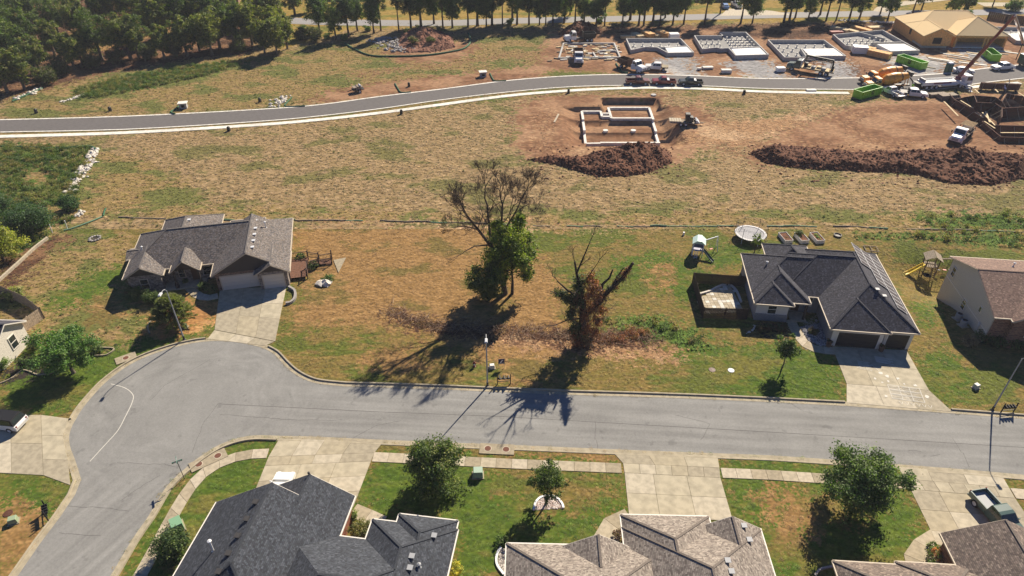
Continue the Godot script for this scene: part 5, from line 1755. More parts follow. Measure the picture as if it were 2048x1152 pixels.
func make_trees() -> void:
	var green := [Color(0.06, 0.1, 0.022), Color(0.075, 0.12, 0.028), Color(0.05, 0.085, 0.022), Color(0.1, 0.14, 0.035)]
	var deep := [Color(0.04, 0.07, 0.02), Color(0.055, 0.085, 0.022), Color(0.035, 0.06, 0.018), Color(0.085, 0.11, 0.03)]
	var lime := [Color(0.14, 0.18, 0.035), Color(0.1, 0.14, 0.03), Color(0.18, 0.2, 0.045), Color(0.08, 0.11, 0.025)]
	var olive := [Color(0.085, 0.095, 0.03), Color(0.06, 0.075, 0.025), Color(0.11, 0.11, 0.035)]
	leafy_tree("round bright green maple on the lawn of the white stone house", P(-51.46, -59.19), 3.5, Vector3(3.7, 2.9, 3.5), 9000, 0.19, [Color(0.075, 0.14, 0.035), Color(0.09, 0.16, 0.04), Color(0.06, 0.11, 0.03), Color(0.12, 0.18, 0.05)], 101, "", "bark_grey")
	pine()
	leafy_tree("tall green tree with yellowing top beside the bare tree", P(0.00, -74.86), 7.4, Vector3(3.7, 5.2, 3.4), 11000, 0.24, [Color(0.12, 0.16, 0.022), Color(0.08, 0.11, 0.02), Color(0.22, 0.24, 0.03), Color(0.06, 0.085, 0.018)], 102, "", "bark_dark")
	leafy_tree("low bushy dark green tree at the bare tree's foot", P(-3.22, -73.39), 3.1, Vector3(3.0, 3.1, 2.7), 7000, 0.2, [Color(0.06, 0.09, 0.022), Color(0.085, 0.115, 0.025), Color(0.05, 0.075, 0.02), Color(0.12, 0.13, 0.03)], 103, "", "bark_dark")
	bare_tree()
	vine_tree()
	leafy_tree("small neat tree on the green lawn by the rock bed", P(31.88, -59.88), 3.3, Vector3(1.55, 1.9, 1.55), 2600, 0.15, deep, 104, "", "bark_grey")
	leafy_tree("dense street tree before the slate-roofed house", P(-7.27, -43.00), 3.5, Vector3(3.3, 3.3, 3.1), 9000, 0.17, [Color(0.06, 0.09, 0.022), Color(0.08, 0.11, 0.026), Color(0.045, 0.07, 0.02), Color(0.12, 0.13, 0.035)], 105)
	leafy_tree("small open tree in the white-edged stone bed", P(3.31, -41.02), 3.6, Vector3(1.9, 2.3, 1.8), 3000, 0.15, [Color(0.07, 0.1, 0.025), Color(0.1, 0.13, 0.03), Color(0.05, 0.075, 0.02)], 106)
	leafy_tree("large round maple on the lawn before the brown house", P(32.37, -40.45), 4.3, Vector3(3.7, 3.6, 3.6), 11000, 0.18, [Color(0.05, 0.085, 0.022), Color(0.065, 0.105, 0.028), Color(0.04, 0.065, 0.018), Color(0.12, 0.16, 0.05)], 107)
	leafy_tree("young tree with thin yellow-green leaves beside the trampoline", P(36.00, -85.27), 2.2, Vector3(0.95, 1.1, 0.9), 900, 0.13, lime, 108)
	shrub("dark green shrub against the slate-roofed house's side wall", P(-29.97, -35.39), Vector3(1.8, 2.0, 1.7), 3600, 0.15, deep, 111)
	shrub("large dark juniper at the west ditch", P(-74.94, -91.44), Vector3(4.2, 3.0, 3.4), 6500, 0.2, [Color(0.025, 0.055, 0.02), Color(0.035, 0.07, 0.025), Color(0.05, 0.085, 0.03)], 112, "", "juniper")
	shrub("small round juniper at the end of the white rocks", P(-72.28, -98.09), Vector3(1.8, 1.5, 1.7), 2600, 0.16, [Color(0.03, 0.065, 0.022), Color(0.04, 0.08, 0.027)], 113, "", "juniper")
	shrub("dark juniper reaching over the west edge of the weeds", P(-83.46, -96.45), Vector3(3.2, 2.6, 2.8), 3800, 0.2, [Color(0.03, 0.06, 0.022), Color(0.045, 0.075, 0.025)], 114, "", "juniper")
	leafy_tree("yellow-green tree at the end of the low white wall", P(-74.21, -83.25), 3.2, Vector3(3.4, 3.0, 2.8), 6500, 0.2, [Color(0.26, 0.25, 0.03), Color(0.2, 0.21, 0.03), Color(0.3, 0.28, 0.05), Color(0.13, 0.15, 0.03)], 115)
	shrub("pale yellow-green bush behind the weathered fence", P(-66.97, -73.95), Vector3(1.6, 1.0, 1.2), 1700, 0.14, [Color(0.2, 0.21, 0.07), Color(0.14, 0.16, 0.05), Color(0.26, 0.25, 0.1)], 116)
	shrub("clipped round bush before the white stone house", P(-60.21, -59.88), Vector3(1.1, 1.0, 1.1), 1900, 0.1, [Color(0.08, 0.13, 0.02), Color(0.11, 0.16, 0.03)], 117)
	shrub("narrow dark shrub in the mulch before the white stone wall", P(-57.71, -60.05), Vector3(0.5, 1.1, 0.5), 900, 0.1, deep, 118)
	shrub("round dark bush behind the maple in the small bed", P(-50.62, -62.74), Vector3(0.95, 0.8, 0.9), 1300, 0.1, deep, 119)
	shrub("loose shrub between the maple and the white stone wall", P(-58.36, -63.29), Vector3(0.9, 0.9, 0.9), 700, 0.12, olive, 120)
	var k := 0
	for e in [[P(-49.79, -73.73), 1.3, "tall dark shrub at the corner of the grey house"], [P(-48.36, -73.05), 1.3, "dark shrub below the grey house's front gable window"], [P(-51.07, -74.63), 1.0, "low dark shrub at the west corner of the grey house"], [P(-47.19, -72.83), 1.2, "dark shrub hidden behind the pine"]]:
		shrub(e[2], e[0], Vector3(e[1], e[1] * 0.9, e[1] * 0.9), 1300, 0.13, deep, 130 + k, "shrubs along the grey house")
		k += 1
	for e in [[P(-42.26, -75.79), 0.9, "dark green bush beside the porch path"], [P(-40.93, -75.32), 0.8, "bush between porch path and garage door"], [P(-45.37, -77.45), 0.5, "small bush at the porch step"]]:
		shrub(e[2], e[0], Vector3(e[1], e[1] * 0.8, e[1]), 800, 0.11, deep, 140 + k, "shrubs by the porch path")
		k += 1
	for e in [[P(31.55, -66.95), 0.8, "grey-green shrub in the front bed under the white window"], [P(32.81, -67.35), 0.8, "dark red-leaved shrub in the front bed"], [P(33.76, -67.15), 0.75, "dark shrub in the front bed by the porch"], [P(34.66, -67.55), 0.6, "small shrub at the porch corner"], [P(37.86, -66.35), 0.75, "round shrub standing in the river rock"]]:
		shrub(e[2], e[0], Vector3(e[1], e[1] * 0.75, e[1]), 700, 0.11, [Color(0.05, 0.06, 0.025), Color(0.08, 0.05, 0.03), Color(0.06, 0.075, 0.04)], 150 + k, "shrubs before the charcoal-roofed house")
		k += 1
	for e in [[P(56.42, -64.23), 1.1, "dead pale ornamental grass clump beside the brick corner"], [P(58.33, -64.99), 1.2, "dark shrub at the brick corner of the cream house"], [P(59.63, -64.23), 1.2, "dark shrub under the brick wall's double window"], [P(61.26, -63.85), 1.2, "dark shrub below the brick front"], [P(62.69, -63.57), 1.2, "dark shrub at the far end of the brick front"]]:
		shrub(e[2], e[0], Vector3(e[1], e[1] * 0.8, e[1]), 1100, 0.13, [Color(0.2, 0.15, 0.1), Color(0.14, 0.11, 0.07)] if k % 20 == 12 and e[1] < 1.15 else deep, 160 + k, "shrubs along the brick front")
		k += 1
	shrub("rounded olive shrub in the entry court of the red brick house", P(-13.87, -37.63), Vector3(1.15, 0.95, 1.1), 1800, 0.11, [Color(0.12, 0.12, 0.04), Color(0.09, 0.1, 0.035), Color(0.16, 0.14, 0.05)], 170)
	shrub("small green shrub by the red brick wall and handrail", P(-14.91, -39.23), Vector3(0.6, 0.7, 0.6), 700, 0.1, [Color(0.14, 0.17, 0.04), Color(0.1, 0.13, 0.035)], 171)
	shrub("bright yellow bush at the slate house's east wall", P(-4.97, -33.75), Vector3(0.75, 0.65, 0.9), 900, 0.09, [Color(0.42, 0.34, 0.04), Color(0.3, 0.28, 0.05)], 172)
	shrub("weedy shrub beside the tan roof's rock bed", P(-1.00, -36.75), Vector3(0.7, 0.5, 0.7), 500, 0.11, green, 173)
	shrub("purple-leaved shrub at the tan house's path", P(9.72, -37.52), Vector3(0.6, 0.5, 0.6), 500, 0.1, [Color(0.2, 0.13, 0.11), Color(0.12, 0.09, 0.06)], 174)
	shrub("flowering bush by the brown brick wall", P(37.44, -35.00), Vector3(0.9, 0.7, 1.1), 900, 0.11, [Color(0.3, 0.26, 0.2), Color(0.1, 0.14, 0.05), Color(0.35, 0.14, 0.06)], 175)
	shrub("leafy plants along the angled path of the brown house", P(37.85, -35.99), Vector3(0.7, 0.5, 0.7), 500, 0.12, green, 176)
	shrub("small shrub hugging the timber deck's steps", P(-28.43, -81.17), Vector3(0.9, 0.6, 0.9), 700, 0.12, [Color(0.12, 0.13, 0.05), Color(0.07, 0.1, 0.03)], 177)
	shrub("green shrub behind the timber deck", P(-30.82, -83.25), Vector3(0.8, 0.7, 0.8), 700, 0.12, green, 178)
	shrub("weed clump at the boulders below the deck", P(-25.84, -78.17), Vector3(1.2, 0.45, 0.8), 600, 0.12, green, 179)
	brush_pile()

	var specs := [
		[8.0, Vector3(3.0, 5.4, 3.0), deep, "dark green row tree with high crown"],
		[6.6, Vector3(2.6, 5.2, 2.5), green, "slim mid-green row tree"],
		[8.2, Vector3(3.9, 5.6, 3.7), green, "broad green row tree"],
		[6.2, Vector3(2.7, 4.2, 2.6), lime, "yellow-green row tree"],
		[9.8, Vector3(2.3, 4.6, 2.3), olive, "tall row tree with long bare trunk"],
	]
	var spots := []
	for q in [[P(-48.87, -193.97), 3],[P(-45.92, -197.37), 0],[P(-39.45, -200.87), 1],[P(-37.76, -202.91), 4],[P(-32.37, -201.38), 4],[P(-29.37, -204.99), 0],[P(-26.74, -207.64), 2],[P(-20.10, -205.52), 4],[P(-17.37, -206.05), 1],[P(-12.90, -207.11), 0],[P(-10.16, -208.18), 2],[P(-7.48, -207.11), 1],[P(-5.92, -209.26), 0],[P(-2.79, -207.11), 4],[P(1.48, -209.81), 2],[P(5.03, -209.26), 0],[P(8.14, -209.26), 1],[P(9.87, -208.18), 4],[P(11.93, -208.18), 1],[P(15.52, -211.45), 3],[P(18.64, -209.26), 4],[P(21.39, -210.35), 3],[P(24.79, -208.72), 1],[P(27.24, -208.18), 4],[P(32.33, -207.64), 0],[P(37.34, -208.72), 1],[P(38.73, -208.18), 4],[P(41.56, -209.26), 2],[P(43.44, -208.18), 0],[P(47.48, -209.26), 1],[P(50.84, -209.81), 0],[P(57.07, -209.81), 4],[P(68.04, -210.90), 0],[P(71.46, -210.90), 1],[P(81.02, -211.45), 2],[P(82.85, -212.01), 0],[P(89.72, -215.38), 3],[P(94.75, -214.25), 4],[P(97.76, -214.25), 4],[P(101.91, -214.81), 0],[P(105.17, -215.38), 3],[P(113.30, -214.25), 1],[P(121.48, -216.53), 4],[P(-54.88, -200.87), 1],[P(-44.54, -202.91), 0],[P(-23.18, -210.35), 1],[P(0.15, -214.81), 0],[P(17.94, -220.62), 3],[P(35.69, -214.81), 2],[P(46.69, -217.10), 1],[P(64.63, -221.81), 4],[P(86.35, -217.10), 1],[P(95.27, -220.62), 0],[P(114.35, -221.81), 1]]:
		spots.append(q)
	var first := {}
	var g := RandomNumberGenerator.new()
	g.seed = 77
	for q in spots:
		var at: Vector3 = q[0]
		var s: int = q[1]
		var sp: Array = specs[s]
		var mark := "standing behind the plywood house"
		for e in [[-42.0, "beside the end of the wood"], [-14.0, "behind the rubble mound"], [8.0, "between rubble mound and dump truck"], [28.0, "behind the dump truck"], [48.0, "behind the lumber stacks"], [68.0, "behind the stepped foundation"], [88.0, "behind the crane truck's foundation"], [108.0, "behind the eastern lumber stacks"]]:
			if at.x < e[0]:
				mark = e[1]
				break
		if at.z < -222.0:
			mark = "across the street, " + mark
		var lab: String = sp[3] + " " + mark
		if not first.has(s):
			first[s] = leafy_tree(lab, at, sp[0], sp[1], 4200, 0.3, sp[2], 200 + s, "trees in the row behind the site", "bark", "row_tree", 0.6, 1.7)
			continue
		var o := copy_of(first[s], lab, at, g.randf() * TAU, "row_tree")
		o.scale = Vector3(g.randf_range(0.8, 1.25), g.randf_range(0.75, 1.15), g.randf_range(0.8, 1.25))
	var wood := [
		[7.5, Vector3(4.6, 5.6, 4.6), [Color(0.05, 0.08, 0.022), Color(0.07, 0.1, 0.025), Color(0.1, 0.12, 0.03), Color(0.04, 0.06, 0.018)], "large dark tree of the western wood"],
		[6.0, Vector3(4.0, 4.6, 4.0), [Color(0.08, 0.1, 0.025), Color(0.11, 0.125, 0.03), Color(0.05, 0.07, 0.02), Color(0.15, 0.14, 0.035)], "bushy green tree of the western wood"],
		[6.5, Vector3(3.4, 5.2, 3.4), [Color(0.14, 0.15, 0.03), Color(0.1, 0.115, 0.028), Color(0.19, 0.18, 0.04), Color(0.07, 0.085, 0.025)], "yellowing tree of the western wood"],
		[2.6, Vector3(2.8, 2.4, 2.6), [Color(0.045, 0.06, 0.02), Color(0.06, 0.07, 0.025), Color(0.08, 0.07, 0.03)], "low thicket bush of the western wood"],
	]
	first = {}
	for q in [[P(-115.29, -152.64), 1],[P(-112.62, -154.93), 1],[P(-109.28, -158.31), 3],[P(-122.90, -168.41), 0],[P(-115.66, -166.53), 1],[P(-109.77, -164.69), 3],[P(-108.06, -168.41), 1],[P(-135.23, -184.78), 0],[P(-127.31, -182.60), 0],[P(-119.54, -180.45), 1],[P(-108.58, -173.07), 1],[P(-104.89, -175.88), 0],[P(-104.12, -169.94), 3],[P(-100.11, -173.86), 3],[P(-98.15, -177.11), 1],[P(-96.64, -178.35), 0],[P(-93.26, -177.11), 3],[P(-89.39, -177.11), 1],[P(-87.56, -179.61), 3],[P(-84.56, -179.61), 1],[P(-82.57, -183.03), 1],[P(-78.35, -180.45), 2],[P(-78.50, -186.56), 1],[P(-75.07, -188.37), 0],[P(-70.61, -189.29), 2],[P(-72.25, -183.03), 3],[P(-64.86, -181.31), 2],[P(-60.98, -179.61), 2],[P(-60.12, -185.67), 2],[P(-65.54, -192.08), 2],[P(-58.58, -193.97), 3],[P(-54.47, -193.02), 3],[P(-146.90, -206.58), 0],[P(-138.09, -203.95), 0],[P(-126.80, -196.39), 0],[P(-119.25, -193.97), 1],[P(-117.10, -203.95), 0],[P(-111.78, -206.58), 0],[P(-104.36, -202.91), 1],[P(-96.74, -191.61), 1],[P(-94.42, -197.86), 0],[P(-89.90, -200.87), 1],[P(-85.98, -203.95), 0],[P(-80.19, -203.95), 1],[P(-75.21, -206.58), 2],[P(-70.54, -208.18), 1],[P(-162.06, -226.69), 0],[P(-154.15, -226.69), 0],[P(-142.90, -220.62), 0],[P(-135.17, -220.62), 0],[P(-129.62, -226.69), 0],[P(-123.14, -229.84), 0],[P(-112.48, -225.45), 0],[P(-102.69, -220.62), 1],[P(-98.76, -226.69), 0],[P(-90.05, -226.69), 0],[P(-83.91, -229.84), 1],[P(-67.12, -220.62), 1],[P(-120.04, -157.62), 3],[P(-132.74, -172.28), 0],[P(-152.57, -203.95), 0]]:
		var at: Vector3 = q[0]
		var s: int = q[1]
		var sp: Array = wood[s]
		var lab: String = sp[3] + (", deep among other trees" if at.z < -205.0 else ", in its middle" if at.z < -184.0 else ", at its lower edge near the rock heap" if at.x < -90.0 else ", at its lower edge above the green bank")
		if not first.has(s):
			if s == 3:
				first[s] = shrub(lab, at, sp[1], 2600, 0.26, sp[2], 260, "thicket under the western wood", "thicket_bush")
			else:
				first[s] = leafy_tree(lab, at, sp[0], sp[1], 5200, 0.34, sp[2], 250 + s, "trees of the western wood", "bark_grey", "wood_tree", 1.0, 1.6)
			continue
		var o := copy_of(first[s], lab, at, g.randf() * TAU, "thicket_bush" if s == 3 else "wood_tree")
		o.scale = Vector3.ONE * g.randf_range(0.8, 1.15)
	leafy_tree("round tree on the far yellow lawn by the bent driveway", P(129.92, -227.31), 5.5, Vector3(4.0, 3.4, 3.8), 3000, 0.34, deep, 270)
	leafy_tree("far lawn tree behind the plywood house's roof", P(137.46, -217.10), 5.0, Vector3(2.6, 3.8, 2.6), 2400, 0.34, green, 271)
	leafy_tree("far lawn tree beside the strip of farther street", P(154.99, -231.76), 5.0, Vector3(3.6, 3.0, 3.4), 2400, 0.36, deep, 272)
	leafy_tree("leafy tree crowded behind the plywood house's ridge", P(134.25, -218.26), 4.4, Vector3(2.6, 3.2, 2.6), 2000, 0.34, lime, 273)
	shrub("far hedge bush beside the brown fence", P(157.69, -225.45), Vector3(3.4, 2.2, 2.0), 1800, 0.32, green, 274)
	leafy_tree("far tree on the green lawn behind the wood's end", P(-62.85, -225.45), 5.0, Vector3(2.6, 3.0, 2.6), 2200, 0.34, deep, 275)
	for q in [[P(-60.39, -202.91)],[P(-51.44, -194.93)],[P(-41.66, -202.91)],[P(-46.37, -193.97)],[P(26.26, -211.45)],[P(-0.59, -210.35)]]:
		var at: Vector3 = q[0]
		var s := "under"
		if not first.has(s):
			first[s] = shrub("small bush at the foot of the trees behind the site", at, Vector3(1.3, 1.1, 1.3), 700, 0.22, green, 280, "bushes under the row of trees", "row_bush")
			continue
		copy_of(first[s], "", at, g.randf() * TAU, "row_bush")

	far_house("grey-roofed house half hidden behind the western wood", P(-95.35, -230.47), 0.3, Vector3(16, 3.2, 10), "roof_grey")
	far_house("pale far house behind the row of trees", P(-54.86, -245.31), 0.1, Vector3(16, 3.0, 10), "roof_tan")
	far_house("far house behind the two parked cars", P(66.72, -243.90), 0.0, Vector3(18, 3.0, 10), "roof_brown")
	pickets("board_fence", "brown fence behind the unfinished houses", PackedVector2Array([Vector2(144.29, -215.95), Vector2(147.77, -212.56), Vector2(154.78, -208.18)]), 2.2, M.wood_dark, 0.05, 0.5)

func far_house(label: String, at: Vector3, turn: float, s: Vector3, roofm: String) -> void:
	var h := new_house("far_house", label, at, rad_to_deg(-turn))
	block(h, -s.x * 0.5, s.x * 0.5, -s.z * 0.5, s.z * 0.5, s.y, 0.5, "x", "hh", "brick_brown")
	window(h, Vector3(-s.x * 0.25, 1.6, s.z * 0.5 - 0.42), 0.0, 1.6, 1.5)
	window(h, Vector3(s.x * 0.2, 1.6, s.z * 0.5 - 0.42), 0.0, 1.6, 1.5)
	finish(h, roofm, "cap_grey", "trim_white")

# ---- grass -----------------------------------------------------------------------------------------------

var kind_near := PackedByteArray()
var kind_far := PackedByteArray()

func make_grass() -> void:
	var mask_n := Image.create(840, 330, false, Image.FORMAT_L8)
	var mask_f := Image.create(910, 395, false, Image.FORMAT_L8)
	for p in paved:
		fill_poly(mask_n, p, NEAR_O, Vector2(840 / NEAR_S.x, 330 / NEAR_S.y), 255)
		fill_poly(mask_f, p, FAR_O, Vector2(910 / FAR_S.x, 395 / FAR_S.y), 255)
	var mn := mask_n.get_data()
	var mf := mask_f.get_data()
	var g := RandomNumberGenerator.new()
	g.seed = 5
	var mb := MB.new()
	for k in 9:
		var a := TAU * k / 9 + g.randf()
		var out := Vector3(cos(a), 0, sin(a))
		var w := Vector3(-sin(a), 0, cos(a)) * 0.09
		var b := out * g.randf_range(0.05, 0.3)
		var up := (Vector3.UP + out * 0.35).normalized()
		mb.trin(b - w, b + w, b + out * g.randf_range(0.25, 0.6) + Vector3(0, g.randf_range(0.6, 1.0), 0), up, up, up)
	var tuft := mb.mesh(M.blade)
	var per := [4.2, 7.0, 8.0, 8.0, 0.5, 0.0, 3.5, 9.0, 0.0, 5.0, 0.6, 1.6, 4.5]
	var ht := [0.17, 0.08, 0.075, 0.085, 0.12, 0.0, 0.2, 0.34, 0.0, 0.13, 0.08, 0.14, 0.2]
	var weed := leaf_ball(Vector3(0, 0.35, 0), Vector3(0.55, 0.45, 0.55), 66, 0.13, [Color(0.56, 0.56, 0.56)], 9, 0.5).mesh(M.leaf)
	var weed_at: Array[Transform3D] = []
	var weed_col: PackedColorArray = []
	for which in 2:
		var o: Vector2 = [NEAR_O, FAR_O][which]
		var s: Vector2 = [NEAR_S, FAR_S][which]
		var kd: PackedByteArray = [kind_near, kind_far][which]
		var kw: int = [1280, 1216][which]
		var kh: int = [512, 528][which]
		var md: PackedByteArray = [mn, mf][which]
		var mw: int = [840, 910][which]
		var mh: int = [330, 395][which]
		var spots: Array[Transform3D] = []
		var cols: PackedColorArray = []
		var tries := int(s.x * s.y * 9.0)
		for i in tries:
			var u := g.randf()
			var v := g.randf()
			var z := o.y + v * s.y
			var x := o.x + u * s.x
			if absf(x) > 12.0 - z * 0.86 or z < -215.0:
				continue
			var k := kd[mini(kh - 1, int(v * kh)) * kw + mini(kw - 1, int(u * kw))]
			if g.randf() > per[k] / 9.0:
				continue
			if md[mini(mh - 1, int(v * mh)) * mw + mini(mw - 1, int(u * mw))] > 0:
				continue
			var h: float = ht[k] * g.randf_range(0.6, 1.5)
			var w := g.randf_range(0.22, 0.4) * (1.0 if k != 0 else 1.3)
			var bs := Basis(Vector3.UP, g.randf() * TAU) * Basis.from_scale(Vector3(w, h, w))
			if g.randf() < ((0.2 if x < -55.0 else 0.03) if k == 7 else 0.012 if k == 12 else 0.003 if k == 0 else 0.0):
				weed_at.append(Transform3D(Basis(Vector3.UP, g.randf() * TAU) * Basis.from_scale(Vector3.ONE * g.randf_range(0.5, 1.6) * (1.0 if k == 7 else 0.4)), Vector3(x, H(x, z), z)))
				var wc: Color = [Color(0.15, 0.21, 0.055), Color(0.11, 0.17, 0.05), Color(0.24, 0.24, 0.07), Color(0.34, 0.27, 0.12)][g.randi_range(0, 3)]
				weed_col.append(wc)
			spots.append(Transform3D(bs, Vector3(x, H(x, z) - 0.01, z)))
			var c := ground_color(x, z).srgb_to_linear() * g.randf_range(0.8, 1.75)
			if k == 0 and g.randf() < 0.16:
				c = Color(0.1, 0.105, 0.035)
			cols.append(Color(c.r, c.g, c.b))
		scatter(["lawn_grass", "meadow_grass"][which], ["short green and straw coloured grass of the lawns and vacant lot", "rough mown straw and olive grass of the meadow"][which], tuft, spots, cols)
	scatter("weeds", "leafy green weeds on the ditch bank and in the meadow", weed, weed_at, weed_col)

func scatter(called: String, label: String, me: Mesh, spots: Array[Transform3D], cols: PackedColorArray) -> void:
	var mm := MultiMesh.new()
	mm.transform_format = MultiMesh.TRANSFORM_3D
	mm.use_colors = true
	mm.mesh = me
	mm.instance_count = spots.size()
	for i in spots.size():
		mm.set_instance_transform(i, spots[i])
		mm.set_instance_color(i, cols[i])
	var mi := MultiMeshInstance3D.new()
	mi.multimesh = mm
	mi.name = called
	add_child(mi)
	tag(mi, label, "weeds" if called == "weeds" else "grass", "", "stuff")
	print(called, " ", spots.size())


# ---- things in the street and the yards ------------------------------------------------------------------

func street_lamp(at: Vector3, label: String, turn := 0.0) -> void:
	var t := thing("street_lamp", label, "street lamp", at, turn)
	var mb := MB.new()
	mb.lathe(Vector3.ZERO, Vector3.UP, [Vector2(0.22, 0.0), Vector2(0.22, 0.12), Vector2(0.13, 0.2), Vector2(0.12, 0.6), Vector2(0.1, 0.65)], 12)
	part("base", mb, M.metal_dark, t)
	mb = MB.new()
	mb.tube(Vector3(0, 0.15, 0), Vector3(0, 7.6, 0), 0.095, 0.055, 10)
	part("pole", mb, M.metal_grey, t)
	mb = MB.new()
	var pts := [Vector3(0, 7.55, 0), Vector3(0.02, 7.95, 0.25), Vector3(0.04, 8.15, 0.7), Vector3(0.06, 8.18, 1.3)]
	for i in 3:
		mb.tube(pts[i], pts[i + 1], 0.045, 0.04, 8)
	part("arm", mb, M.metal_grey, t)
	mb = MB.new()
	mb.prism(PackedVector2Array([Vector2(-0.1, 0.0), Vector2(0.55, -0.02), Vector2(0.5, 0.12), Vector2(0.1, 0.16), Vector2(-0.1, 0.1)]), 0.17, 0.1)
	var hd := part("lamp_head", mb, M.metal_pale, t, Vector3(0.06, 8.12, 1.3), -PI / 2)
	mb = MB.new()
	mb.lathe(Vector3(0.3, -0.01, 0), Vector3.DOWN, [Vector2(0.15, 0.0), Vector2(0.12, 0.08), Vector2(0.0, 0.11)], 10)
	part("lens", mb, M.white_paint, hd)

func mailboxes(at: Vector3, turn: float, label: String, n: int) -> void:
	var t := thing("mailbox_stand", label, "mailboxes", at, turn)
	for x in [-0.75, 0.75]:
		var p := MB.new()
		p.box(Vector3(x, 0.7, 0), Vector3(0.1, 1.4, 0.1))
		p.lathe(Vector3(x, 1.4, 0), Vector3.UP, [Vector2(0.05, 0.0), Vector2(0.06, 0.06), Vector2(0.0, 0.12)], 8)
		part("post", p, M.black, t)
	var mb := MB.new()
	mb.box(Vector3(0, 0.86, 0), Vector3(1.5, 0.06, 0.28))
	mb.box(Vector3(0, 0.45, 0), Vector3(1.5, 0.06, 0.06))
	part("rail", mb, M.black, t)
	for k in n:
		mb = MB.new()
		var x := -0.5 + k * 1.0 / maxi(1, n - 1)
		mb.prism(PackedVector2Array([Vector2(-0.24, 0.0), Vector2(0.24, 0.0), Vector2(0.24, 0.14), Vector2(-0.24, 0.14)]), 0.085, 0.085)
		for q in 4:
			var a0 := PI * q / 4
			var a1 := PI * (q + 1) / 4
			mb.quad(Vector3(-0.24, 0.14 + sin(a0) * 0.085, cos(a0) * 0.085), Vector3(0.24, 0.14 + sin(a0) * 0.085, cos(a0) * 0.085), Vector3(0.24, 0.14 + sin(a1) * 0.085, cos(a1) * 0.085), Vector3(-0.24, 0.14 + sin(a1) * 0.085, cos(a1) * 0.085))
		for s in [-0.24, 0.24]:
			for q in 4:
				var a0 := PI * q / 4
				var a1 := PI * (q + 1) / 4
				mb.tri(Vector3(s, 0.14, 0), Vector3(s, 0.14 + sin(a0) * 0.085, cos(a0) * 0.085), Vector3(s, 0.14 + sin(a1) * 0.085, cos(a1) * 0.085))
		part("mailbox", mb, M.black, t, Vector3(x, 0.9, 0), PI / 2)

func utility_box(at: Vector3, turn: float, s: Vector3, col: Color, label: String) -> void:
	var t := thing("utility_box", label, "utility box", at, turn)
	var mb := MB.new()
	mb.box(Vector3(0, 0.04, 0), Vector3(s.x + 0.2, 0.08, s.z + 0.2))
	part("pad", mb, M.walk_3, t)
	mb = MB.new()
	var y0 := 0.08
	mb.prism(PackedVector2Array([Vector2(-s.x * 0.5, y0), Vector2(s.x * 0.5, y0), Vector2(s.x * 0.47, s.y * 0.86), Vector2(s.x * 0.42, s.y), Vector2(-s.x * 0.42, s.y), Vector2(-s.x * 0.47, s.y * 0.86)]), s.z * 0.5, s.z * 0.46)
	var key := "box_%d_%d" % [int(col.r * 255), int(col.g * 255)]
	part("cabinet", mb, mat(key, col, 0.6), t)
	mb = MB.new()
	mb.box(Vector3(0, s.y * 0.45, s.z * 0.5 + 0.01), Vector3(s.x * 0.7, s.y * 0.55, 0.02))
	part("door", mb, mat(key, col, 0.6), t)

func pickets(called: String, label: String, line: PackedVector2Array, ht: float, m: Material, rail_out := 0.05, w := 0.15) -> Node3D:
	var t := thing(called, label, "fence", v3(line[0]))
	var bm := MB.new()
	bm.box(Vector3(0, ht * 0.5, 0), Vector3(w - 0.012, ht, 0.02))
	var board := bm.mesh(m)
	for i in line.size() - 1:
		var a := line[i] - line[0]
		var b := line[i + 1] - line[0]
		var d := (b - a).normalized()
		var turn := atan2(-d.y, d.x)
		var n := int(a.distance_to(b) / w)
		for k in n:
			var p := a.lerp(b, (k + 0.5) / n)
			var y := H(p.x + line[0].x, p.y + line[0].y)
			part_mesh("picket", board, t, Vector3(p.x, y + rng.randf_range(-0.015, 0.015), p.y), turn)
		var side := Vector2(-d.y, d.x) * rail_out
		for ry in [0.35, ht - 0.3]:
			var rb := MB.new()
			rb.bar(v3(a + side, ry), v3(b + side, ry), 0.05, 0.09)
			part("rail", rb, m, t)
		var np := maxi(1, int(round(a.distance_to(b) / 2.4)))
		for k in np + 1:
			var p := a.lerp(b, float(k) / np) + side * 1.6
			var pb := MB.new()
			pb.box(Vector3(0, (ht + 0.05) * 0.5, 0), Vector3(0.1, ht + 0.05, 0.1), turn)
			part("post", pb, m, t, v3(p))
	return t

func rock(mb: MB, at: Vector3, r: float, g: RandomNumberGenerator) -> void:
	var base := [Vector3(1, 0, 0), Vector3(-1, 0, 0), Vector3(0, 0.7, 0), Vector3(0, -0.5, 0), Vector3(0, 0, 1), Vector3(0, 0, -1)]
	var tw := Basis(Vector3.UP, g.randf() * TAU)
	var st := Vector3(g.randf_range(0.7, 1.3), g.randf_range(0.7, 1.1), g.randf_range(0.7, 1.3))
	var p := []
	for b in base:
		p.append(at + tw * ((b as Vector3) * st * r * g.randf_range(0.75, 1.2)))
	for f in [[2, 4, 0], [2, 0, 5], [2, 5, 1], [2, 1, 4], [3, 0, 4], [3, 5, 0], [3, 1, 5], [3, 4, 1]]:
		var a: Vector3 = p[f[0]]
		var b: Vector3 = p[f[1]]
		var c: Vector3 = p[f[2]]
		var m := (a + b + c) / 3.0
		var e := m + (m - at).normalized() * r * 0.22
		mb.tri(a, b, e)
		mb.tri(b, c, e)
		mb.tri(c, a, e)

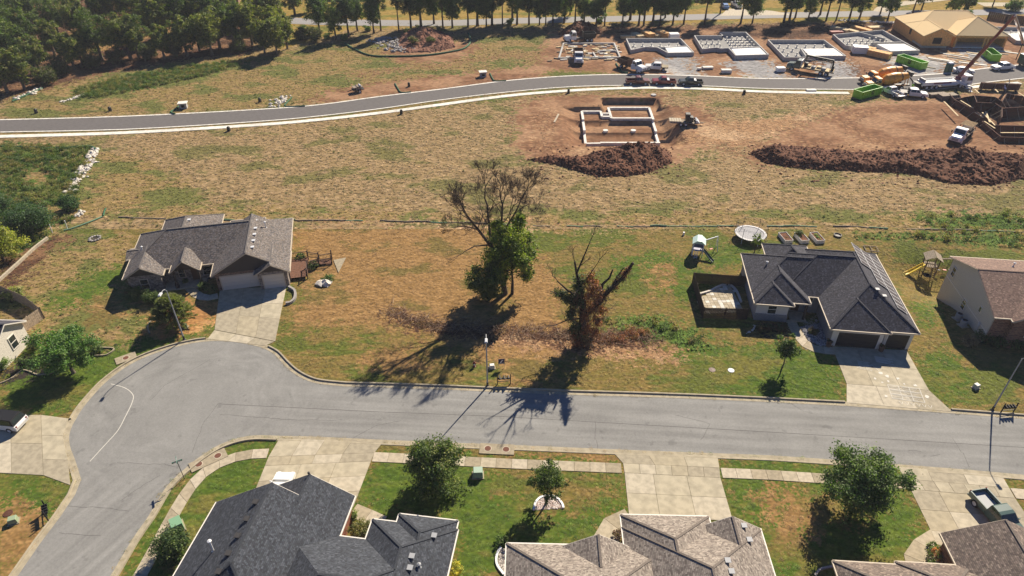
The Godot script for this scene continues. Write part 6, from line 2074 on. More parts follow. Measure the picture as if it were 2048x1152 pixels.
func stones_along(label: String, line: PackedVector2Array, w: float, n: int, r: float, m: Material, seed_: int) -> void:
	var g := RandomNumberGenerator.new()
	g.seed = seed_
	var t := thing("stone_row", label, "stones", v3(line[0]))
	var cv := Curve2D.new()
	for p in line:
		cv.add_point(p - line[0])
	for k in n:
		var p := cv.sample_baked(g.randf() * cv.get_baked_length()) + Vector2(g.randfn(), g.randfn()) * w * 0.35
		var mb := MB.new()
		var rr := r * g.randf_range(0.5, 1.4)
		rock(mb, Vector3(0, rr * 0.25, 0), rr, g)
		part("stone", mb, m, t, v3(p, H(p.x + line[0].x, p.y + line[0].y)))

func sock(called: String, label: String, line: PackedVector2Array, r: float, m: Material, cat: String) -> void:
	var mb := MB.new()
	var l := smooth(line, 5)
	for i in l.size() - 1:
		var a := v3(l[i], H(l[i].x, l[i].y) + r * 0.8)
		var b := v3(l[i + 1], H(l[i + 1].x, l[i + 1].y) + r * 0.8)
		mb.tube(a, b + (b - a) * 0.06, r, r, 8, i == 0 or i == l.size() - 2)
	tag(part(called, mb, m), label, cat)

func make_yards() -> void:
	street_lamp(P(-40.81, -65.18), "grey street lamp standing before the pine at the turning circle")
	street_lamp(P(-2.81, -56.93), "grey street lamp on the kerb of the vacant lot")
	street_lamp(P(52.95, -53.16), "tall grey street lamp beside the mailboxes near the chalked driveway")
	mailboxes(P(-0.92, -57.34), 0.06, "black mailbox stand on the kerb beside the vacant lot's lamp", 3)
	mailboxes(P(54.33, -52.78), 0.1, "black stand of four mailboxes by the tall lamp near the driveway", 4)
	mailboxes(P(-43.64, -39.56), -1.0, "black stand of four mailboxes on the patchy side-street lawn", 4)

	var t := thing("yard_sign", "dark blue yard sign on two legs in the vacant lot", "sign", P(-1.24, -60.05), 0.1)
	var mb := MB.new()
	mb.box(Vector3(0, 1.05, 0), Vector3(0.75, 0.75, 0.03))
	part("board", mb, mat("sign_blue", C8(26, 40, 84), 0.5), t)
	mb = MB.new()
	mb.prism(PackedVector2Array([Vector2(-0.22, 0.85), Vector2(-0.05, 0.85), Vector2(0.22, 1.25), Vector2(0.05, 1.25)]), 0.022, 0.022)
	mb.box(Vector3(0, 0.77, 0), Vector3(0.55, 0.05, 0.044))
	part("print", mb, M.white_paint, t)
	for x in [-0.33, 0.33]:
		mb = MB.new()
		mb.box(Vector3(x, 0.35, 0), Vector3(0.04, 0.7, 0.03))
		part("leg", mb, M.trim_tan, t)
	t = thing("fire_hydrant", "dark red fire hydrant in the dry lot", "hydrant", P(-4.46, -60.31))
	mb = MB.new()
	mb.lathe(Vector3.ZERO, Vector3.UP, [Vector2(0.2, 0.0), Vector2(0.2, 0.06), Vector2(0.12, 0.08), Vector2(0.12, 0.55), Vector2(0.16, 0.57), Vector2(0.16, 0.63), Vector2(0.12, 0.66), Vector2(0.08, 0.78), Vector2(0.03, 0.8), Vector2(0.03, 0.88), Vector2(0.0, 0.88)], 12)
	part("barrel", mb, mat("hydrant", C8(110, 36, 28), 0.55), t)
	for s in [-1, 1]:
		mb = MB.new()
		mb.tube(Vector3(0.1 * s, 0.48, 0), Vector3(0.23 * s, 0.48, 0), 0.07, 0.07, 8)
		part("outlet", mb, M.hydrant, t)
	mb = MB.new()
	mb.tube(Vector3(0, 0.42, 0.1), Vector3(0, 0.42, 0.24), 0.09, 0.09, 8)
	part("cap", mb, M.metal_pale, t)
	utility_box(P(-2.37, -60.05), 0.15, Vector3(0.6, 0.55, 0.45), C8(214, 210, 200), "low white utility box between lamp and yard sign")
	utility_box(P(53.07, -56.68), 0.4, Vector3(0.6, 0.6, 0.5), C8(196, 194, 184), "pale utility box in the lawn beside the chalked driveway")
	utility_box(P(-41.64, -67.65), 0.2, Vector3(0.5, 0.6, 0.4), C8(112, 128, 92), "small olive utility box under the pine")
	utility_box(P(-30.93, -38.26), -0.95, Vector3(1.3, 1.0, 1.0), C8(118, 158, 124), "large pale green transformer box beside the corner sidewalk")
	utility_box(P(-3.39, -44.28), 0.05, Vector3(1.0, 0.9, 0.8), C8(150, 172, 154), "pale green transformer box by the street tree")
	utility_box(P(-46.50, -38.91), 0.4, Vector3(0.75, 0.6, 0.6), C8(142, 158, 128), "green-grey utility box in the patchy dry lawn")

	t = thing("street_sign", "green street name sign on a thin post at the corner", "street sign", P(-32.50, -43.85))
	mb = MB.new()
	mb.tube(Vector3.ZERO, Vector3(0, 2.7, 0), 0.035, 0.03, 8)
	part("post", mb, M.metal_dark, t)
	for k in 2:
		mb = MB.new()
		mb.box(Vector3(0, 2.62 + 0.2 * k, 0), Vector3(0.95, 0.18, 0.03), 0.5 + k * PI / 2)
		part("blade", mb, mat("sign_green", C8(36, 110, 92), 0.5), t)
		mb = MB.new()
		mb.box(Vector3(0, 2.62 + 0.2 * k, 0), Vector3(0.62, 0.07, 0.036), 0.5 + k * PI / 2)
		part("lettering", mb, M.white_paint, t)

	playhouse()
	trampoline()
	swing_set()
	for k in 3:
		raised_bed([P(41.72, -88.93), P(44.17, -88.93), P(46.53, -88.93)][k], k)
	t = thing("garden_frame", "flat empty timber frame lying on the lawn behind the solar roof", "frame", P(53.71, -86.23), -0.12)
	for e in [[-0.9, -0.7, 0.9, -0.7], [-0.9, 0.7, 0.9, 0.7], [-0.9, -0.7, -0.9, 0.7], [0.9, -0.7, 0.9, 0.7], [0.0, -0.7, 0.0, 0.7]]:
		mb = MB.new()
		mb.bar(Vector3(e[0], 0.06, e[1]), Vector3(e[2], 0.06, e[3]), 0.07, 0.12)
		part("plank", mb, M.wood_grey, t)
	mb = MB.new()
	mb.lathe(Vector3.ZERO, Vector3.UP, [Vector2(0.55, 0.0), Vector2(0.6, 0.25), Vector2(0.5, 0.27), Vector2(0.42, 0.1), Vector2(0.0, 0.1)], 18)
	tag(part("fire_ring", mb, M.metal_dark, null, P(50.14, -89.95)), "small dark fire ring on the lawn behind the raised beds", "fire pit")

	t = thing("fire_ring", "ring of stones with ash in the yard west of the grey roof", "fire pit", P(-63.80, -89.08))
	var g := RandomNumberGenerator.new()
	g.seed = 3
	for k in 12:
		mb = MB.new()
		rock(mb, Vector3(0, 0.14, 0), 0.26, g)
		part("stone", mb, M.rock_grey, t, Vector3(cos(TAU * k / 12), 0, sin(TAU * k / 12)) * 0.75)
	mb = MB.new()
	mb.lathe(Vector3.ZERO, Vector3.UP, [Vector2(0.7, 0.03), Vector2(0.0, 0.05)], 16)
	part("ash", mb, M.mulch_dark, t)

	pickets("privacy_fence", "dark stained privacy fence round the paved patio", L([32.65,-76.50, 25.05,-77.45, 24.71,-69.50, 30.36,-69.29]), 1.75, M.wood_stain, -0.05)
	patio()
	pickets("slat_fence", "sunlit pale board fence between stone house and lawn", L([-60.71,-69.50, -61.76,-65.96]), 1.7, M.wood_fence, 0.05, 0.24)
	pickets("board_fence", "grey weathered board fence behind the white stone house", L([-60.71,-69.50, -63.87,-71.84, -69.69,-74.86, -75.90,-78.17]), 1.8, M.wood_grey, 0.05, 0.18)

	t = thing("retaining_wall", "long low white wall along the west edge of the yard", "wall", v3(Vector2(-70.99, -89.08)))
	var wl := L([-70.99,-89.08, -71.37,-86.23, -71.41,-82.46, -71.55,-77.93, -71.69,-73.73])
	for i in wl.size() - 1:
		var n := 6
		for k in n:
			var a := wl[i].lerp(wl[i + 1], float(k) / n) - wl[0]
			var b := wl[i].lerp(wl[i + 1], (k + 0.97) / n) - wl[0]
			mb = MB.new()
			mb.bar(v3(a, 0.2), v3(b, 0.2), 0.3, 0.42)
			part("block", mb, M.walk_2, t)
	stones_along("rows of white rocks running up from the junipers to the silt sock", L([-80.02,-121.42, -78.35,-116.57, -77.31,-111.80, -75.96,-106.94, -75.64,-104.35]), 1.6, 120, 0.4, M.rock_white, 11)
	stones_along("white rocks spilled beside the ditch west of the yard", L([-70.22,-97.43, -69.95,-95.80]), 0.6, 16, 0.35, M.rock_white, 12)
	stones_along("heap of pale rocks on the wooded slope beside a green sock", L([-110.77,-148.82, -109.78,-151.99, -108.95,-155.60]), 1.5, 40, 0.45, M.rock_white, 13)
	stones_along("short line of white rocks on the slope above the site road", L([-99.54,-146.67, -97.01,-150.39]), 0.9, 34, 0.4, M.rock_white, 14)
	stones_along("white rocks beside the kerb of the site road at the curved sock", L([-51.94,-143.97, -51.37,-146.67, -50.88,-149.76]), 1.8, 46, 0.38, M.rock_white, 15)
	stones_along("pale boulders below the timber deck", L([-26.67,-77.21, -25.52,-76.73, -24.50,-76.14]), 0.9, 9, 0.6, M.rock_white, 16)
	stones_along("line of small stones bordering the flower bed of the stone house", L([29.54,-66.35, 30.53,-67.15, 31.39,-68.36]), 0.1, 14, 0.16, M.rock_white, 17)
	stones_along("row of pale rocks at the foot of the far trees by the plywood house", L([98.97,-214.25, 106.04,-213.12, 112.80,-211.45, 117.05,-212.56]), 1.6, 70, 0.45, M.rock_white, 18)
	mb = MB.new()
	mb.plate(L([-26.05,-83.12, -24.35,-83.78, -24.65,-79.90]), 0.0, 0.1)
	tag(part("gravel_pad", mb, M.walk_3), "triangular pale gravel pad beyond the deck steps", "pad")
	t = thing("retaining_wall", "curved stacked stone wall beside the garage of the grey house", "wall", v3(Vector2(-30.72, -76.26)))
	var sw := smooth(L([-30.72,-76.26, -29.65,-75.32, -29.24,-73.73, -29.52,-72.72, -30.12,-72.50]), 5)
	for i in sw.size() - 1:
		for lay in 2:
			mb = MB.new()
			mb.bar(v3(sw[i] - sw[0], 0.1 + lay * 0.19), v3(sw[i].lerp(sw[i + 1], 0.95) - sw[0], 0.1 + lay * 0.19), 0.32 - lay * 0.03, 0.18)
			part("stone", mb, M.rock_grey, t)
	edging("pale block edging round the pine's bed of bark", L([-45.61,-66.35, -46.42,-67.65, -46.54,-68.98, -46.23,-70.23]), 0.16, M.walk_1)
	edging("concrete edging of the dark bed before the white stone house", L([-59.02,-57.34, -58.13,-58.26, -57.71,-59.53, -56.72,-59.36, -55.55,-58.85, -54.18,-59.02, -53.85,-59.71]), 0.12, M.walk_1)
	edging("concrete edging round the small dark bed behind the maple", L([-50.47,-62.19, -49.11,-62.37, -48.78,-63.48, -50.59,-63.66]), 0.12, M.walk_1)
	edging("white curved edging round the tree's stone bed", L([2.04,-40.17, 2.30,-41.07, 2.85,-41.65, 3.68,-41.82, 4.39,-41.48, 4.79,-40.90, 4.90,-40.39]), 0.2, M.white_paint)
	edging("white curved edging of the rock bed beside the tan roof", L([-0.99,-36.19, -1.34,-35.49, -1.32,-34.51, -0.70,-33.56]), 0.2, M.white_paint)
	edging("stone edging of the bed behind the hip roof", L([26.33,-33.47, 26.98,-34.04, 28.18,-34.32]), 0.2, M.rock_grey)
	pebbles("pink and white pebbles in the tree bed", L([2.14,-40.23, 2.40,-41.02, 2.94,-41.53, 3.67,-41.65, 4.33,-41.36, 4.69,-40.79, 4.76,-40.39]), 700, 0.07, [C8(190, 170, 160), C8(214, 204, 196), C8(150, 132, 124)], 21)
	pebbles("pebbles in the bed beside the tan-roofed house", L([-0.95,-36.09, -1.20,-35.39, -1.19,-34.51, -0.61,-33.66, -0.17,-33.66, -0.18,-35.99]), 500, 0.07, [C8(170, 160, 150), C8(204, 196, 186), C8(130, 122, 116)], 22)
	pebbles("grey river rock bed along the stone garage wall", L([36.73,-67.65, 40.17,-68.67, 39.51,-64.23, 37.96,-64.04, 36.94,-64.99]), 1500, 0.1, [C8(130, 130, 134), C8(170, 170, 172), C8(96, 96, 100)], 23)

	t = thing("silt_fence", "long torn green silt fence at the foot of the meadow", "silt fence")
	var sl := L([-65.92,-95.80, -58.07,-95.32, -47.42,-94.68, -34.65,-94.68, -21.05,-94.52, -7.46,-93.90, 5.99,-92.97, 21.73,-92.81, 37.51,-92.97, 53.15,-92.66, 64.57,-91.90, 73.00,-91.59, 80.34,-90.84])
	for i in sl.size() - 1:
		var n := int(sl[i].distance_to(sl[i + 1]) / 2.6)
		for k in n:
			if rng.randf() < 0.16:
				continue
			mb = MB.new()
			var w := wavy(sl[i].lerp(sl[i + 1], float(k) / n), sl[i].lerp(sl[i + 1], (k + 1.0) / n), 0.12, 0.6)
			var r := rng.randf_range(0.04, 0.12)
			for j in w.size() - 1:
				mb.bar(v3(w[j], r), v3(w[j + 1], r), 0.1, r * 2.0)
			part("fabric", mb, M.silt_fabric if rng.randf() < 0.4 else M.wood_grey, t)
	sock("silt_sock", "green silt sock crossing the weeds to the west yard", L([-65.92,-95.80, -67.06,-94.05, -68.56,-92.35, -69.80,-91.44]), 0.13, M.silt_fabric, "silt sock")
	sock("silt_sock", "bright green piece of sock sticking up by the silt fence", L([-65.84,-95.96, -66.39,-97.43, -66.62,-98.42]), 0.14, M.silt_sock, "silt sock")
	sock("silt_sock", "dark green sock along the top of the weedy bank", L([-100.93,-123.03, -92.79,-122.34, -87.73,-121.88, -84.61,-122.34, -81.67,-122.80, -79.84,-121.65, -79.38,-120.52]), 0.2, M.silt_sock, "silt sock")
	sock("silt_sock", "long dark green sock looping round the rubble mound", L([-45.62,-190.21, -41.88,-184.78, -37.00,-179.61, -31.67,-178.77, -22.67,-179.61, -15.75,-183.03, -12.61,-186.12, -11.43,-192.08, -12.38,-199.86]), 0.24, M.silt_sock, "silt sock")
	sock("silt_sock", "green sock on the wooded slope beside pale rocks", L([-110.61,-146.67, -109.81,-150.08, -108.57,-154.93]), 0.22, M.silt_sock, "silt sock")
	sock("silt_sock", "curved green sock running from the storm box to the site road", L([-71.60,-145.16, -72.35,-144.27, -72.72,-141.93, -72.89,-140.21, -71.70,-139.36]), 0.2, M.silt_sock, "silt sock")
	sock("silt_sock", "short green sock beside the white rocks at the kerb", L([-49.44,-149.45, -49.63,-146.37, -49.54,-143.97, -47.28,-143.68, -45.17,-143.97]), 0.16, M.silt_sock, "silt sock")
	sock("silt_sock", "green sock with a hooked end near the two-wheeled trailer", L([-27.53,-158.31, -26.16,-154.27, -25.21,-152.31, -23.08,-152.64]), 0.17, M.silt_sock, "silt sock")
	sock("silt_sock", "green sock by the small concrete box on the verge", L([-5.36,-165.42, -4.67,-161.80, -3.92,-160.04, -1.43,-160.39]), 0.17, M.silt_sock, "silt sock")
	sock("silt_sock", "green sock beside the white truck with the open door", L([26.29,-173.07, 26.56,-169.18, 26.95,-166.53, 28.32,-165.79]), 0.2, M.silt_sock, "silt sock")
	for k in [[P(-71.24, -143.09), "open concrete storm box on the slope above the site road"], [P(-7.01, -163.60), "small concrete storm box beside the site road"]]:
		t = thing("storm_box", k[1], "storm box", k[0], 0.2)
		mb = MB.new()
		mb.box(Vector3(0, 0.55, 0), Vector3(1.5, 1.1, 1.2))
		part("box", mb, M.block_wall, t)
		mb = MB.new()
		mb.box(Vector3(0, 1.2, 0), Vector3(1.9, 0.16, 1.6))
		part("lid", mb, M.new_concrete, t)
		mb = MB.new()
		mb.box(Vector3(0, 0.6, 0.605), Vector3(0.7, 0.6, 0.03))
		part("opening", mb, M.black, t)
	var ped := [P(-101.64, -140.21), P(-86.37, -141.35), P(-57.25, -130.55), P(-55.80, -146.67), P(-23.55, -139.64), P(-24.02, -156.60), P(12.89, -152.31), P(52.75, -151.67)]
	var pnames := ["near the west end of the site road", "on the slope above the site road", "below the white sidewalk west of the meadow", "on the verge between curved sock and white rocks", "below the white sidewalk in the meadow's middle", "between hooked sock and site road", "above the footing pit by the white sidewalk", "on the meadow side east of the pickups"]
	for k in ped.size():
		t = thing("utility_pedestal", "small black utility pedestal " + pnames[k], "pedestal", ped[k], 0.0, "utility pedestals along the site road")
		mb = MB.new()
		mb.prism(PackedVector2Array([Vector2(-0.28, 0), Vector2(0.28, 0), Vector2(0.25, 0.85), Vector2(0.15, 0.95), Vector2(-0.15, 0.95), Vector2(-0.25, 0.85)]), 0.25, 0.2)
		part("case", mb, M.black, t)
		mb = MB.new()
		mb.box(Vector3(0.5, 0.35, 0.1), Vector3(0.05, 0.7, 0.05))
		part("stake", mb, M.wood_pale, t)
	for k in 2:
		mb = MB.new()
		mb.tube(Vector3.ZERO, Vector3(0.1, 1.5, 0), 0.07, 0.07, 8)
		tag(part("marker_post", mb, M.white_paint, null, [P(-69.58, -92.05), P(-71.27, -90.84)][k]), ["leaning white marker post at the west ditch", "short white marker post beside the junipers"][k], "post")
	mb = MB.new()
	mb.lathe(Vector3.ZERO, Vector3.UP, [Vector2(0.6, 0.0), Vector2(0.6, 0.25), Vector2(0.45, 0.27), Vector2(0.0, 0.28)], 14)
	tag(part("manhole", mb, M.block_wall, null, P(32.01, -150.71)), "pale concrete manhole in the meadow above the footing pit", "manhole")
	mb = MB.new()
	mb.box(Vector3(0, 0.25, 0), Vector3(0.25, 0.5, 0.25))
	tag(part("bird_bath", mb, M.white_paint, null, P(26.48, -90.25)), "white stub post beside the playhouse", "post")

func edging(label: String, line: PackedVector2Array, w: float, m: Material) -> void:
	var t := thing("edging", label, "edging", v3(line[0]))
	var l := smooth(line, 5)
	for i in l.size() - 1:
		var mb := MB.new()
		mb.bar(v3(l[i] - l[0], 0.08), v3(l[i].lerp(l[i + 1], 0.97) - l[0], 0.08), w, 0.18)
		part("block", mb, m, t)

func pebbles(label: String, poly: PackedVector2Array, n: int, r: float, cols: Array, seed_: int) -> void:
	var g := RandomNumberGenerator.new()
	g.seed = seed_
	var mb := MB.new()
	rock(mb, Vector3.ZERO, 1.0, g)
	var mm := MultiMesh.new()
	mm.transform_format = MultiMesh.TRANSFORM_3D
	mm.use_colors = true
	mm.mesh = mb.mesh(pebble_mat())
	var lo := poly[0]
	var hi := poly[0]
	for p in poly:
		lo = lo.min(p)
		hi = hi.max(p)
	var at := []
	while at.size() < n:
		var p := Vector2(g.randf_range(lo.x, hi.x), g.randf_range(lo.y, hi.y))
		if Geometry2D.is_point_in_polygon(p, poly):
			at.append(p)
	mm.instance_count = n
	for i in n:
		var s := r * g.randf_range(0.6, 1.5)
		mm.set_instance_transform(i, Transform3D(Basis(Vector3.UP, g.randf() * TAU).scaled(Vector3.ONE * s), v3(at[i], s * 0.35)))
		var c: Color = cols[g.randi_range(0, cols.size() - 1)]
		mm.set_instance_color(i, c.srgb_to_linear())
	var o := MultiMeshInstance3D.new()
	o.multimesh = mm
	o.name = numbered("pebbles")
	add_child(o)
	tag(o, label, "pebbles", "", "stuff")

func pebble_mat() -> StandardMaterial3D:
	if not M.has("pebble"):
		var m := StandardMaterial3D.new()
		m.vertex_color_use_as_albedo = true
		m.roughness = 0.9
		M["pebble"] = m
	return M.pebble

func patio() -> void:
	var o := Node3D.new()
	o.name = "patio"
	add_child(o)
	tag(o, "patio of pale square pavers inside the dark fence", "", "", "structure")
	var q := L([25.11,-73.95, 28.41,-76.38, 29.91,-76.85, 30.57,-75.44, 30.43,-72.39, 30.38,-70.76, 24.93,-70.44])
	paved.append(q)
	var a := q[6]
	var ex := (q[5] - q[6]).normalized()
	var ez := Vector2(-ex.y, ex.x)
	var n := 0
	var mats := [M.walk_0, M.walk_2, M.fresh_3, M.walk_1]
	var ms := []
	for k in 4:
		var mb := MB.new()
		mb.box(Vector3(0, 0.03, 0), Vector3(0.52, 0.06, 0.52))
		ms.append(mb.mesh(mats[k]))
	for j in 12:
		for i in 14:
			var p := a + ex * (i - 1.5) * 0.56 - ez * (j + 0.5) * 0.56
			if Geometry2D.is_point_in_polygon(p, q):
				part_mesh("paver", ms[rng.randi_range(0, 3)], o, v3(p, rng.randf_range(-0.008, 0.004)), atan2(-ex.y, ex.x))
				n += 1
	var l := smooth(L([25.26,-74.63, 27.08,-75.44, 28.58,-76.50, 29.94,-76.97, 30.67,-75.56, 30.62,-72.83]), 5)
	for i in l.size() - 1:
		var mb := MB.new()
		mb.bar(v3(l[i], 0.12), v3(l[i].lerp(l[i + 1], 0.94), 0.12), 0.25, 0.26)
		part("border_stone", mb, M.rock_white, o)

func playhouse() -> void:
	var t := thing("playhouse", "white raised playhouse with green slide, ladder and swing arm", "playhouse", P(27.38, -84.86), -0.25)
	var wm := mat("play_white", C8(222, 224, 226), 0.5)
	var gm := mat("play_roof", C8(198, 222, 212), 0.5)
	var bm := mat("play_blue", C8(116, 116, 146), 0.5)
	var mb := MB.new()
	mb.box(Vector3(0, 1.05, 0), Vector3(1.5, 0.08, 1.6))
	part("floor", mb, bm, t)
	mb = MB.new()
	for p in [[-0.7, -0.75], [0.7, -0.75], [-0.7, 0.75], [0.7, 0.75]]:
		mb.box(Vector3(p[0], 1.2, p[1]), Vector3(0.1, 2.4, 0.1))
	part("frame", mb, wm, t)
	for k in 6:
		mb = MB.new()
		mb.box(Vector3(-0.79, 0.2 + k * 0.37, 0), Vector3(0.05, 0.35, 1.6))
		var w := part("wall_plank", mb, wm, t)
		mb = MB.new()
		for h in 4:
			mb.box(Vector3(-0.83, 0.2 + k * 0.37, -0.6 + h * 0.4 + 0.1 * (k % 2)), Vector3(0.06, 0.1, 0.12))
		part("hold", mb, bm, w)
	mb = MB.new()
	mb.box(Vector3(0, 1.4, -0.78), Vector3(1.4, 0.6, 0.05))
	mb.box(Vector3(0.78, 1.35, -0.4), Vector3(0.05, 0.6, 0.7))
	part("side_wall", mb, bm, t)
	mb = MB.new()
	mb.quad(Vector3(-0.95, 2.2, 0.95), Vector3(-0.95, 2.2, -0.95), Vector3(-0.3, 2.75, -0.95), Vector3(-0.3, 2.75, 0.95))
	mb.quad(Vector3(-0.3, 2.75, 0.95), Vector3(-0.3, 2.75, -0.95), Vector3(0.3, 2.75, -0.95), Vector3(0.3, 2.75, 0.95))
	mb.quad(Vector3(0.3, 2.75, 0.95), Vector3(0.3, 2.75, -0.95), Vector3(0.95, 2.2, -0.95), Vector3(0.95, 2.2, 0.95))
	for z in [-0.8, 0.8]:
		mb.tri(Vector3(-0.9, 2.2, z), Vector3(0.9, 2.2, z), Vector3(0.3, 2.72, z))
		mb.tri(Vector3(-0.9, 2.2, z), Vector3(0.3, 2.72, z), Vector3(-0.3, 2.72, z))
	part("roof", mb, gm, t)
	mb = MB.new()
	for s in [-0.2, 0.2]:
		mb.bar(Vector3(s - 0.2, 0.0, 1.35), Vector3(s - 0.2, 1.2, 0.82), 0.05, 0.05)
	for k in 5:
		mb.box(Vector3(-0.2, 0.15 + k * 0.22, 1.28 - k * 0.1), Vector3(0.4, 0.04, 0.06))
	part("ladder", mb, wm, t)
	mb = MB.new()
	var sl := [Vector3(0.75, 1.1, 0.4), Vector3(1.3, 0.75, 0.9), Vector3(1.9, 0.35, 1.45), Vector3(2.3, 0.15, 1.8)]
	for i in 3:
		mb.bar(sl[i], sl[i + 1], 0.42, 0.05)
		for s in [-0.22, 0.22]:
			var off: Vector3 = Vector3(0.7, 0, -0.75).normalized() * s
			mb.bar(sl[i] + off + Vector3(0, 0.08, 0), sl[i + 1] + off + Vector3(0, 0.08, 0), 0.04, 0.16)
	part("slide", mb, mat("slide_green", C8(30, 66, 58), 0.35), t)
	mb = MB.new()
	mb.bar(Vector3(0.6, 2.2, -0.3), Vector3(2.6, 2.5, -1.6), 0.1, 0.12)
	mb.bar(Vector3(2.6, 2.5, -1.6), Vector3(2.9, 0.0, -1.2), 0.09, 0.09)
	mb.bar(Vector3(2.6, 2.5, -1.6), Vector3(2.6, 0.0, -2.4), 0.09, 0.09)
	part("swing_beam", mb, wm, t)
	mb = MB.new()
	mb.tube(Vector3(1.7, 2.3, -1.0), Vector3(1.75, 0.6, -0.9), 0.015, 0.015, 5)
	mb.tube(Vector3(2.05, 2.35, -1.25), Vector3(2.1, 0.6, -1.1), 0.015, 0.015, 5)
	part("swing_rope", mb, M.trim_tan, t)
	mb = MB.new()
	mb.box(Vector3(1.92, 0.58, -1.0), Vector3(0.5, 0.05, 0.22), 0.5)
	part("swing_seat", mb, mat("seat_red", C8(190, 64, 52), 0.5), t)

func trampoline() -> void:
	var t := thing("trampoline", "round trampoline with pale mat and net on poles", "trampoline", P(36.38, -89.22))
	var mb := MB.new()
	mb.lathe(Vector3.ZERO, Vector3.UP, [Vector2(2.0, 0.93), Vector2(0.0, 0.9)], 28)
	part("mat", mb, mat("tramp_mat", C8(140, 140, 144), 0.7), t)
	mb = MB.new()
	mb.lathe(Vector3.ZERO, Vector3.UP, [Vector2(2.32, 0.88), Vector2(2.34, 0.98), Vector2(2.0, 0.99), Vector2(2.0, 0.94)], 28)
	part("pad_ring", mb, mat("tramp_pad", C8(176, 176, 178), 0.6), t)
	for k in 6:
		var a := TAU * k / 6 + 0.3
		var d := Vector3(cos(a), 0, sin(a))
		mb = MB.new()
		mb.tube(d * 2.38, d * 2.38 + Vector3(0, 0.9, 0), 0.04, 0.04, 8)
		part("leg", mb, M.metal_pale, t)
		mb = MB.new()
		mb.tube(d * 2.4 + Vector3(0, 0.9, 0), d * 2.3 + Vector3(0, 2.6, 0), 0.035, 0.03, 8)
		part("net_pole", mb, M.metal_dark, t)
	mb = MB.new()
	var n := 36
	for k in n:
		var a := TAU * k / n
		var d := Vector3(cos(a), 0, sin(a))
		mb.tube(d * 2.2 + Vector3(0, 1.0, 0), d * 2.2 + Vector3(0, 2.45, 0), 0.006, 0.006, 3, false)
	for j in 8:
		for k in n:
			var a := TAU * k / n
			var b := TAU * (k + 1) / n
			var y := 1.05 + j * 0.2
			var rr := 0.02 if j == 7 else 0.006
			mb.tube(Vector3(cos(a) * 2.2, y, sin(a) * 2.2), Vector3(cos(b) * 2.2, y, sin(b) * 2.2), rr, rr, 3, false)
	part("net", mb, M.black, t)

